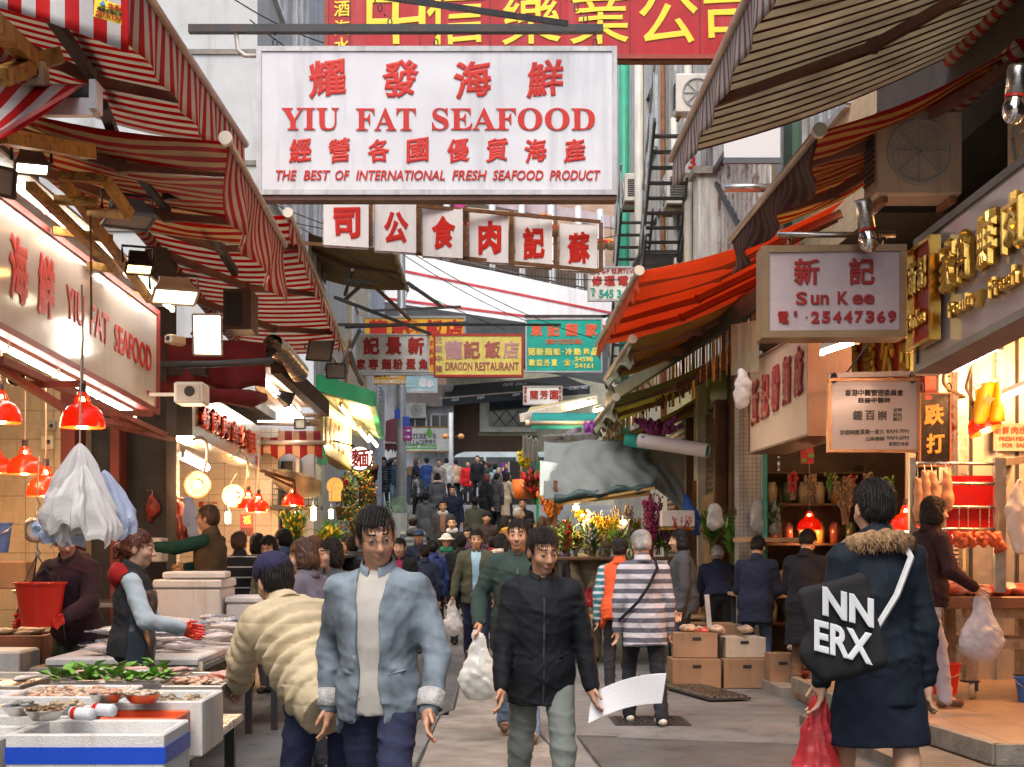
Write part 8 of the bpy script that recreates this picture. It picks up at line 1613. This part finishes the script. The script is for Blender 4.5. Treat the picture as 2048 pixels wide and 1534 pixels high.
        low = {'short': -.045, 'bun': -.05, 'pony': -.05, 'bob': -.13, 'long': -.3}.get(st, -.045); fr_ = {'short': .055, 'bun': .05, 'pony': .03, 'bob': .03, 'long': .045}.get(st, .05)
        def hpost(q, D):
            w_ = ((q-hc) @ Hm)/headk; D = D+.0012*np.sin(w_[:, 0]*260+3*np.sin(w_[:, 2]*40+seed)+w_[:, 1]*60)+.003*fold(q, 38, seed)
            face = np.minimum(w_[:, 1]-.028+np.where(w_[:, 2] < -.02, .03*(st not in ('bob', 'long')), 0), (fr_-w_[:, 2])+.06*np.abs(w_[:, 0])*4*(.5)); return np.maximum(np.maximum(D, face), low-w_[:, 2]-(.0 if st == 'long' else .25*np.maximum(0, -w_[:, 1]-.02)))
        hvq = Hh.mesh(hpost)
        if ppm > 130: hvq = strands(hvq, h3((0, -.02, .03)), Hm, 1500, .045, int(px))
        skin('hair', hvq, hair[1], root)
    if hat:
        hk, hm_ = hat; Ht = Field(hres); eh = lambda c, r, k=.015: Ht.ell(h3(c), np.array(r)*headk, Hm, k)
        eh((0, -.015, .06), (.092, .11, .085))
        if hk == 'bucket': eh((0, -.005, .04), (.15, .165, .02), .03)
        if hk == 'cap': eh((0, .1, .05), (.07, .08, .012), .02)
        hb = .022 if hk != 'beanie' else .0
        skin('hat', Ht.mesh(lambda q, D: np.maximum(D+.003*fold(q, 40, seed), hb-((q-hc) @ Hm)[:, 2])), hm_, root)
    if glasses:
        g = MB()
        for sg in (-1, 1):
            ring = [V(h3((sg*.031+.019*math.cos(a_), .101, .004+.0125*math.sin(a_)))) for a_ in [i*math.pi/6 for i in range(13)]]; g.tube(ring, .0016, 5, False); g.bar(V(h3((sg*.052, .1, .01))), V(h3((sg*.078, .0, .008))), .003)
        g.bar(V(h3((-.011, .104, .008))), V(h3((.011, .104, .008))), .003); g.build('glasses', BLACK, root, local=True)
    if strap:
        Sf = MB(); pts = [sp((.1*W, .06, .475)), sp((.02, .15+lo_, .36)), sp((-.1*W, .155+lo_, .2)), sp((-.19*W-lo_, .06, .02)), sp((-.2*W-lo_, -.05, -.02)), sp((-.1*W, -.155-lo_, .12)), sp((.0, -.16-lo_, .26)), sp((.09*W, -.13-lo_, .42)), sp((.11*W, -.04, .5)), sp((.1*W, .06, .475))]
        Sf.tube([V(p_) for p_ in pts], .014, 6); Sf.build('shoulder_strap', strap, root, local=True)
    if backpack: Bf = Field(res); Bf.box(sp((0, -.21-lo_, .26)), (.28, .15, .4), .06, T); skin('backpack', Bf.mesh(lambda q, D: D+.004*fold(q, 24, seed)), backpack, root)
    J['hands'] = {k: M @ V(J[k][2]+(J[k][2]-J[k][1])/np.linalg.norm(J[k][2]-J[k][1])*.09) for k in 'lr'}; J['M'] = M
    return root, J
def carry_bag(label, p, r, h, m, cat='bag', seed=0., knot=True):
    f = Field(.012); f.cap((0, 0, 0), (0, 0, -h*.4), .014, r*.55, k=.05, flat=(1, .65, 1)); f.ell((0, 0, -h*.72), (r, r*.65, h*.33), None, .05); f.cap((-.02, 0, .02), (-.04, 0, -h*.3), .01, .03, k=.02); f.cap((.02, 0, .02), (.04, 0, -h*.3), .01, .03, k=.02)
    return skin('carrier_bag', f.mesh(lambda q, D: D+.01*fold(q, 26, seed)-.01*crease(q*1.6, seed)+.011*np.cos(9*np.arctan2(q[:, 1], q[:, 0])+seed+6*q[:, 2])*np.clip(1+q[:, 2]/(h*.75), 0, 1)), m, M=Matrix.Translation(p), label=label, cat=cat)
# ---- the nearest figures
CREAMJ = cloth('cream_quilted_cloth', (.6, .5, .33), rough=.6, wave=(2, .085, 1.2), bump=.22); DENIM = cloth('grey_blue_denim', (.17, .21, .25), var=.5, vs=8); FLEECE = mat('grey_fleece', (.42, .42, .42), .95, var=.3, vs=30, bump=.4, bs=120)
person('person in a cream quilted jacket and navy cap bending over the fish stall', 640, 6.1, yaw=30, H=1.62, top=CREAMJ, bottom=NAVYT, puff=.014, loose=.04, hem=.76, lean=50, side=-6, hp=0, L=(-.14, .66, .86), Rr=(.24, .5, .84), hair=('short', HB), hat=('beanie', cloth('navy_knit', (.03, .028, .07), wave=(0, .01, .5))), wide=1.05, stride=.2)
_, J = person('person with glasses in a grey blue denim jacket walking to the camera', 758, 5.75, yaw=168, H=1.625, top=DENIM, bottom=cloth('dark_blue_trousers', (.03, .035, .075)), inner=cloth('pale_grey_shirt', (.45, .43, .4)), hem=.8, loose=.022, wide=1.02, lean=3, hy=25, hp=14, glasses=True, stride=.5, L=(-.25, .12, .86), Rr=(.24, -.05, .84), skin_=1)
for k in 'lr':
    a = V(J[k][2]); e = V(J[k][1]); u = (a-e).normalized(); b = MB(); b.lathe([(.05, -.085), (.058, -.08), (.058, -.012), (.05, -.005)], 16, a, u.to_track_quat('Z', 'Y').to_matrix()); b.build('fleece_cuff', FLEECE, _, local=True, smooth=True)
_, J = person('person in a black jacket walking with a sheaf of white papers', 1083, 7.15, yaw=186, H=1.56, top=cloth('black_windcheater', (.009, .011, .015), rough=.7), bottom=cloth('grey_green_trousers', (.16, .18, .17)), hem=.74, loose=.022, hp=14, hy=14, stride=.45, skin_=1, Rr=(.24, .12, .8), L=(-.27, .05, .82))
h = J['hands']['l']; t = thing('paper_sheaf', 'sheaf of white papers held low by the person in the black jacket', 'papers', h); b = MB(); q = h+V((-.01, .0, .0)); b.sheet(lambda u, v: q+V((-.02+.36*u+.02*v, -.06*u+.03*math.sin(u*3+v), -.1+.15*v+.09*u+.03*math.sin(u*2.6))), 10, 6, th=.012); b.build('sheet', mat('white_paper', (.75, .76, .8), .6, var=.03, bump=0), t)
_, J = person('person in a dark green jacket and faded jeans partly behind the black jacket', 1036, 10.8, yaw=180, H=1.68, top=DGRN, bottom=JEANL, shoes=SHOEB, loose=.04, hem=.78, skin_=1, stride=.5, Rr=(.3, .16, .9), wide=1.08, hy=-10)
carry_bag('white carrier bag of green vegetables held by the person in faded jeans', J['hands']['r'], .15, .48, mat('thin_white_bag', (.7, .72, .7), .3, var=.25, vs=7, trans=.35, bump=.1))
for i in range(5): a = J['hands']['r']+V((rnd.uniform(-.06, .06), -.06, -.38+rnd.uniform(-.06, .04)))
TOTE = cloth('black_tote', (.02, .02, .022)); FURB = mat('brown_fur', (.3, .18, .09), .95, var=.4, vs=40, bump=.5, bs=100)
_, J = person('person in a black coat with brown fur collar and pale strap walking away', 1757, 6.35, yaw=10, H=1.77, top=cloth('blue_black_coat', (.008, .013, .022), rough=.75), bottom=cloth('plaid_navy_skirt', (.011, .016, .03), wave=(2, .12, .5)), skirt=.56, hem=.72, loose=.02, fur=FURB, hair=('short', HB), wide=.95, stride=.3, strap=mat('pale_strap', (.5, .52, .53), .6), Rr=(.22, .0, .8), L=(-.26, .02, .78), hp=5)
carry_bag('red plastic carrier bag held low by the person in the black coat', J['hands']['l'], .16, .58, mat('red_bag', (.6, .05, .06), .35, trans=.35, var=.15, bump=.1), seed=2)
t = thing('tote_bag', 'black cloth tote with bold white lettering on the back of the coat', 'bag', P(1680, 1290, 6)); p = P(1684, 1255, 5.95); f = Field(.013); f.box((0, 0, 0), (.3, .07, .4), .03, rotm('Y', -14)); f.ell((-.02, 0, -.1), (.16, .05, .12)); skin('body', f.mesh(lambda q, D: D-.008*crease(q, 2)), TOTE, t, M=Matrix.Translation(p))
L_ = Lettering(Matrix.Translation(p+V((0, -.055, 0))) @ Matrix(((math.cos(.25), 0, 0, 0), (0, 0, -1, 0), (-math.sin(.25), 1, 0, 0), (0, 0, 0, 1)))); WL = mat('white_print', (.6, .63, .66), .6, bump=0); L_.put('NN', .01, .09, .22, .12, .045, th=.004); L_.put('ERX', -.01, -.06, .25, .13, .035, th=.004); L_.build(t, WL)
# ---- stallholders on the left
_, J = person('stallholder in a navy apron, red hood and red gloves standing behind the fish', 262, 8.35, yaw=-78, H=1.52, top=cloth('pale_blue_sleeves', (.42, .5, .56)), vest=cloth('dark_vest', (.03, .03, .035)), hood=cloth('red_hood', (.38, .02, .02)), apron=mat('navy_oilskin', (.015, .025, .04), .35, var=.15, bump=.1), bottom=DTR, hair=('pony', HR), gloves=mat('red_rubber', (.65, .03, .012), .35, bump=0), hp=4, hy=-12, lean=4, Rr=(.2, .33, 1.06), L=(-.12, .34, 1.02), gzv=.05, hem=.86)
_, J = person('stallholder in dark clothes and green waders bending over a red bucket', 150, 9.9, yaw=165, H=1.6, top=cloth('dark_purple_jacket', (.035, .02, .03)), bottom=mat('green_waders', (.03, .06, .03), .45, bump=.1), hood=cloth('dark_brown_hood', (.05, .035, .03)), hair=('short', HB), hp=25, hy=30, lean=14, gzv=.05, gloves=mat('red_rubber', (0, 0, 0)), L=(-.17, .42, 1.0), Rr=(.17, .42, 1.0), loose=.035)
a, b_ = J['hands']['l'], J['hands']['r']; m_ = (a+b_)/2; bucket('big red bucket held by the stallholder in dark clothes', m_+V((.02, 0, -.02)), .165, .29, PLASTR, handle=False)
_, J = person('butcher in a brown padded vest with dark green sleeves reaching to the meat', 425, 13.6, yaw=78, H=1.72, top=cloth('dark_green_sleeve', (.012, .05, .04)), vest=cloth('brown_padded_vest', (.09, .065, .035), wave=(2, .1, .6)), bottom=BRT, hair=('short', HBR), skin_=1, loose=.03, wide=1.12, L=(-.1, .52, 1.3), Rr=(.2, .35, 1.1), gzv=.15, glasses=True, hem=.72)
ST1 = cloth('black_white_striped_knit', (.02, .02, .025), stripe=((.5, .5, .5), .11, .88, 'Object', 2))
person('person in a black jumper with thin white stripes at the meat stall', 480, 14.6, yaw=12, H=1.63, top=ST1, bottom=DTR, hair=('short', HBR), hy=-25, loose=.03)
person('person with glasses and bobbed hair in a pale green top carrying a backpack', 543, 14.2, yaw=150, H=1.58, top=cloth('pale_sage_top', (.36, .36, .26), var=.25), bottom=GREYT, hair=('bob', HB), glasses=True, hy=15, hp=10, backpack=BLK)
person('person in a blue collared jacket turned away behind the pale green top', 568, 15.2, yaw=30, H=1.66, top=cloth('slate_blue_jacket', (.05, .085, .14)), hair=('short', HB), hy=20)
person('person with dark hair mostly hidden behind the pale green top', 516, 15.6, yaw=20, H=1.62, top=BLK, hair=('bob', HB))
person('person with short brown hair in a grey purple jacket looking left', 618, 9.2, yaw=62, H=1.52, top=cloth('grey_purple_jacket', (.14, .13, .17)), bottom=DTR, hair=('bob', HBR), hp=12, hy=10, loose=.035)
person('person in a brown knit cap between the yellow flowers', 628, 13.2, yaw=20, H=1.56, top=CHAR, hair=('short', HBR), hat=('beanie', cloth('brown_knit', (.1, .05, .03))))
person('person with glasses peering out beside the grey denim jacket', 668, 10.4, yaw=140, H=1.53, top=CHAR, hair=('bob', HB), glasses=True, hy=-15)
# ---- the middle of the street
_, J = person('person in an open olive jacket over a pale blue shirt walking to the camera', 952, 18.6, yaw=182, H=1.69, top=OLIVE, inner=cloth('pale_blue_shirt', (.3, .48, .6)), bottom=NAVYT, loose=.03, hem=.74, hair=('short', HB), skin_=1, stride=.45, wide=1.05, Rr=(.3, .05, .82))
carry_bag('small white carrier bag held by the person in the open olive jacket', J['hands']['r'], .13, .42, BAGW, seed=4)
STW = cloth('grey_white_striped_smock', (.46, .45, .5), stripe=((.1, .1, .13), .085, .5, 'Object', 2))
person('person in a loose grey and white striped smock with a cross strap walking away', 1288, 11.8, yaw=8, H=1.6, top=STW, bottom=DTR, shoes=SHOEW, loose=.035, hem=.68, hair=('short', HG), hat=('cap', cloth('grey_cap', (.2, .2, .2))), lean=9, hp=22, strap=BLK, stride=.35)
person('person in a teal striped top and orange vest beside the striped smock', 1238, 14.2, yaw=-10, H=1.55, top=cloth('teal_striped_knit', (.04, .16, .2), stripe=((.4, .45, .5), .07, .6, 'Object', 2)), vest=cloth('orange_vest', (.6, .09, .03)), bottom=DTR, hair=('short', HB), lean=12, hp=20, hat=('cap', BLK), loose=.04)
person('person with bobbed hair in a charcoal jacket standing side on near the boxes', 1368, 15.2, yaw=82, H=1.66, top=CHAR, bottom=cloth('slate_trousers', (.045, .055, .08)), hair=('bob', HB), loose=.035, hem=.78, stride=.12)
_, J = person('person in a beige jacket bending to the flowers with hands behind the back', 1180, 18.4, yaw=-12, H=1.66, top=cloth('beige_jacket', (.38, .35, .27), wave=(2, .2, .4)), bottom=BEIGET, shoes=SHOEB, hair=('short', HBR), lean=16, hp=16, loose=.06, wide=1.15, L=(-.08, -.26, .95), Rr=(.06, -.27, .95), stride=.2)
carry_bag('crumpled red bag held behind the beige jacket', J['hands']['r']+V((0, -.05, .05)), .1, .2, mat('red_bag', (0, 0, 0)), seed=5)
person('person with grey hair in a dark blue top with a belt stooping behind the boxes', 1438, 17.2, yaw=-5, H=1.62, top=NAVY, bottom=DTR, hair=('short', HG), lean=42, hp=20, L=(-.2, .5, .75), Rr=(.2, .5, .75), loose=.03, hem=.84)
person('person in a navy coat standing with bowed head in front of the sacks', 1512, 15.4, yaw=-25, H=1.58, top=NAVY, bottom=JEAN, hair=('short', HB), lean=8, hp=34, hem=.68, loose=.05, L=(-.12, .3, 1.0), Rr=(.12, .3, 1.0), wide=1.08)
person('person in a long dark coat and brown trousers looking down by the shop', 1612, 14.2, yaw=-35, H=1.64, top=cloth('long_dark_coat', (.016, .018, .025)), bottom=BRT, hair=('short', HB), hp=34, hem=.5, loose=.05, L=(-.1, .28, 1.05), Rr=(.12, .28, 1.05))
_, J = person('person in a dark top and pale trousers stepping along the tiled shop floor', 1858, 11.0, yaw=-78, H=1.66, top=cloth('dark_maroon_top', (.03, .014, .018)), bottom=cloth('pale_lilac_trousers', (.4, .4, .5)), shoes=SHOEB, gzv=.2, hair=('bob', HB), stride=.5, Rr=(.28, .22, .98), hem=.82)
carry_bag('bulging white carrier bag carried along the tiled shop floor', J['hands']['r'], .17, .5, mat('milky_bag', (.6, .6, .68), .35, trans=.35, var=.2, vs=6, bump=.1), seed=7)
person('person in a purple jacket smiling at the flower stall', 1132, 20.6, yaw=80, H=1.6, top=cloth('dark_purple_cloth', (.07, .02, .1)), hair=('bob', HB), inner=cloth('wine_shirt', (.3, .03, .08)))
# ---- the crowd
crowd = [
    ('person in a black jacket with yellow back lettering in the crowd', 922, 21.0, 0, 1.63, dict(top=BLK, hair=('short', HB), wide=1.1)),
    ('person in a white bucket hat and dark coat with a green scarf', 893, 22.5, 178, 1.56, dict(top=CHAR, hat=('bucket', cloth('white_hat', (.66, .6, .5))), glasses=True, scarf=cloth('green_scarf', (.03, .25, .14)))),
    ('person with a hair bun in a blue jacket looking aside', 868, 20.6, 40, 1.57, dict(top=cloth('royal_blue_jacket', (.03, .05, .17)), hair=('bun', HB), hy=-30, wide=1.1)),
    ('person in a navy cap and dark coat holding a paper cup', 838, 23, 170, 1.6, dict(top=NAVY, hat=('cap', cloth('navy_cap', (.03, .05, .1))), Rr=(.15, .3, 1.15))),
    ('person in a grey striped hooded jumper walking uphill', 826, 25.5, 5, 1.68, dict(top=cloth('grey_striped_jumper', (.09, .11, .15), stripe=((.22, .25, .3), .1, .5, 'Object', 2)), hood=CHAR, hat=('beanie', CHAR), stride=.4)),
    ('person with a white carrier bag strap in a navy top beside the blue jacket', 850, 19.6, 10, 1.5, dict(top=NAVY, hair=('short', HB))),
    ('person in an open dark jacket over a brown jumper coming downhill', 886, 29, 182, 1.7, dict(top=CHAR, inner=cloth('rose_brown_jumper', (.26, .13, .1)), scarf=cloth('pale_scarf', (.5, .5, .52)), skin_=1, stride=.4)),
    ('person in a grey jacket with pale fur hood walking uphill', 875, 38, 2, 1.6, dict(top=cloth('mid_grey_jacket', (.09, .1, .12)), fur=mat('pale_fur', (.5, .42, .34), .95, bump=.4), hair=('long', HB), stride=.4, hem=.74)),
    ('person in a shiny black jacket stooping with a green bag', 838, 40, 20, 1.55, dict(top=mat('shiny_black', (.02, .025, .03), .3, bump=.2), lean=22, stride=.5)),
    ('person in a black knit cap and brown collar coming downhill', 973, 27, 184, 1.64, dict(top=cloth('dark_brown_coat', (.045, .03, .028)), hat=('beanie', cloth('black_knit', (.02, .02, .025))), skin_=1, hood=CHAR)),
    ('person with long black hair and a pale fur collar seen from behind', 1002, 20.2, 0, 1.66, dict(top=BLK, hair=('long', HB), fur=mat('pale_fur', (0, 0, 0)), wide=1.1)),
    ('person in a black jacket smiling towards the camera', 1028, 23.5, 178, 1.72, dict(top=BLK, skin_=1, hair=('short', HBR), hy=12)),
    ('person in a brown coat with yellow scarf looking right', 1008, 26, -80, 1.64, dict(top=cloth('tan_coat', (.25, .12, .04)), scarf=cloth('yellow_scarf', (.6, .38, .04)), hair=('long', HB))),
    ('person with grey hair and dark jacket looking right', 1033, 27, -85, 1.72, dict(top=NAVY, hair=('short', HG))),
    ('person with bobbed hair in a navy hooded jacket looking right', 1056, 25, -75, 1.66, dict(top=NAVY, hood=CHAR, hair=('bob', HB))),
    ('person in a purple magenta coat at the flower stall', 1082, 25.5, -60, 1.66, dict(top=cloth('magenta_coat', (.2, .02, .17)), hair=('bob', HBR))),
    ('person with black hair and tanned face looking out of the crowd', 1086, 21.5, 165, 1.66, dict(top=cloth('maroon_coat', (.1, .02, .03)), skin_=1, hy=-20)),
    ('person with dark hair bent towards the flowers', 1072, 19.4, -30, 1.58, dict(top=BLK, hp=25, lean=10)),
    ('person with dark hair in a navy coat behind the black jacketed walker', 1046, 17.2, 0, 1.62, dict(top=NAVY, hair=('short', HB))),
    ('person in a red and black top among the crowd', 985, 22.5, 0, 1.52, dict(top=cloth('red_top', (.3, .02, .02)), hair=('short', HB))),
    ('person in a dark hood bent beside the brown jumper', 938, 24.5, 160, 1.55, dict(top=CHAR, hood=BLK, hair=('short', HB), hp=20)),
    ('person with reddish hair in a long black coat', 972, 37, -60, 1.65, dict(top=BLK, hem=.35, hair=('bob', HR), loose=.05)),
    ('person in a dark plaid coat standing next to the black coat', 992, 37.5, -40, 1.63, dict(top=cloth('plaid_coat', (.05, .05, .055), var=.5, vs=25), hem=.6, hair=('short', HB))),
    ('person in a beige trench coat with long hair holding a red packet', 1012, 37.5, -55, 1.66, dict(top=cloth('trench_beige', (.45, .36, .26)), hem=.5, hair=('long', HB), Rr=(.1, .32, 1.1))),
    ('person in a bright red jacket with black bag facing the camera', 936, 51.5, 180, 1.62, dict(top=cloth('bright_red_jacket', (.5, .015, .02)), bottom=DTR, hem=.72, loose=.05, wide=1.1)),
    ('person in a beige jumper and dark trousers by the pale pole', 912, 52, 20, 1.72, dict(top=cloth('peach_jumper', (.45, .3, .2)), hair=('short', HB))),
    ('person in a shiny black quilted coat holding something to the face', 768, 45.5, 172, 1.66, dict(top=mat('shiny_black', (0, 0, 0)), hem=.55, puff=.012, loose=.05, hat=('beanie', BLK), Rr=(.1, .22, 1.48), L=(-.1, .22, 1.48))),
    ('person in a dark wine coat taking a photograph under the round sign', 735, 26, 150, 1.55, dict(top=cloth('dark_wine_coat', (.03, .015, .015)), hem=.5, hair=('long', HBR), Rr=(.12, .22, 1.45), L=(-.1, .22, 1.42), dz=1.1)),
    ('person in a navy jumper with a tan backpack seen side on', 831, 50, -70, 1.66, dict(top=NAVY, backpack=cloth('tan_backpack', (.2, .13, .06)), hair=('long', HBR))),
    ('person in a blue coat and black cap turned away', 854, 50.5, 20, 1.68, dict(top=cloth('bright_blue_coat', (.02, .05, .17)), hem=.6, hat=('cap', BLK), hair=('short', HB))),
    ('person in sunglasses and a patterned coat coming down from the cross street', 878, 45, 178, 1.62, dict(top=cloth('speckled_coat', (.28, .24, .22), var=.6, vs=30), glasses=True)),
    ('person in a dark blue jacket walking past the van', 968, 52.3, 80, 1.68, dict(top=cloth('bright_blue_coat', (0, 0, 0)), stride=.4)),
    ('person in a blue grey jacket behind the lamp post', 790, 45.5, 185, 1.66, dict(top=cloth('slate_blue_jacket', (0, 0, 0)), bottom=JEANL)),
    ('person in a pale blue jacket among the group near the menu board', 990, 42, -30, 1.6, dict(top=cloth('pale_blue_jacket', (.3, .44, .52)), hair=('short', HB))),
    ('person in purple with reddish hair touching the face near the menu board', 1016, 42.5, 150, 1.62, dict(top=cloth('violet_jacket', (.13, .03, .22)), hair=('bob', HR), Rr=(.08, .16, 1.5))),
    ('person with tied back hair in a dark top near the menu board', 978, 43, 60, 1.62, dict(top=DGRN, hair=('bun', HBR))),
    ('person with thin grey hair below the pale blue jacket', 998, 40, 170, 1.6, dict(top=CHAR, hair=('short', HG), skin_=1)),
    ('person in a dark coat half seen behind the denim jacket', 800, 17.5, 175, 1.58, dict(top=BLK, inner=cloth('wine_shirt', (0, 0, 0)))),
    ('person in a grey jacket with a black rucksack in the left crowd', 706, 16.6, 10, 1.6, dict(top=CHAR, backpack=BLK)),
    ('person with a maroon scarf behind the denim jacket', 690, 19, 170, 1.6, dict(top=NAVY, scarf=cloth('maroon_scarf', (.2, .02, .03)))),
    ('person in a dark coat with a red bag strap under the kumquat trees', 778, 21.5, 175, 1.62, dict(top=BLK, inner=cloth('bright_red_jacket', (0, 0, 0)), hair=('bob', HB))),
    ('person in a brown coat with bobbed hair near the left crowd', 752, 19.5, -20, 1.58, dict(top=cloth('tan_coat', (0, 0, 0)), hair=('bob', HBR))),
    ('person in a black coat and grey scarf in the middle of the crowd', 905, 25.5, 175, 1.66, dict(top=BLK, scarf=cloth('pale_scarf', (0, 0, 0)))),
    ('person with dark hair in a plum jacket in the middle of the crowd', 956, 23, 10, 1.62, dict(top=cloth('plum_jacket', (.08, .03, .06)), hair=('short', HB))),
    ('person in a teal jacket seen from behind in the crowd', 1020, 19, -5, 1.6, dict(top=cloth('teal_jacket', (.02, .1, .11)), hair=('bob', HB))),
    ('person with a pale cap at the right of the crowd', 1108, 20, 20, 1.6, dict(top=CHAR, hat=('cap', cloth('pale_cap', (.4, .38, .33))))),
    ('person in a rust jacket between the crowd and the flower stall', 1098, 22.5, -40, 1.64, dict(top=cloth('rust_jacket', (.22, .06, .02)), hair=('bob', HBR))),
    ('person in a black coat farther up by the red flowers', 1046, 30, 170, 1.66, dict(top=BLK, skin_=1)),
    ('person with a dark bun farther up the slope', 950, 31, 5, 1.6, dict(top=OLIVE, hair=('bun', HB))),
    ('person in dark blue halfway up the slope', 905, 33, 180, 1.68, dict(top=NAVY, stride=.4)),
    ('person in a grey coat halfway up the slope beside the hoses', 852, 32, 0, 1.62, dict(top=cloth('mid_grey_jacket', (0, 0, 0)), stride=.4, hem=.6)),
    ('person in a white jacket far up by the traffic cone', 893, 47, 5, 1.62, dict(top=cloth('off_white_jacket', (.5, .48, .44)))),
    ('person in black far up in front of the van', 955, 49, 175, 1.7, dict(top=BLK, stride=.3)),
]
for lab, px, d, yaw, Hh, kw in crowd: person(lab, px, d, yaw=yaw, H=Hh, **kw)
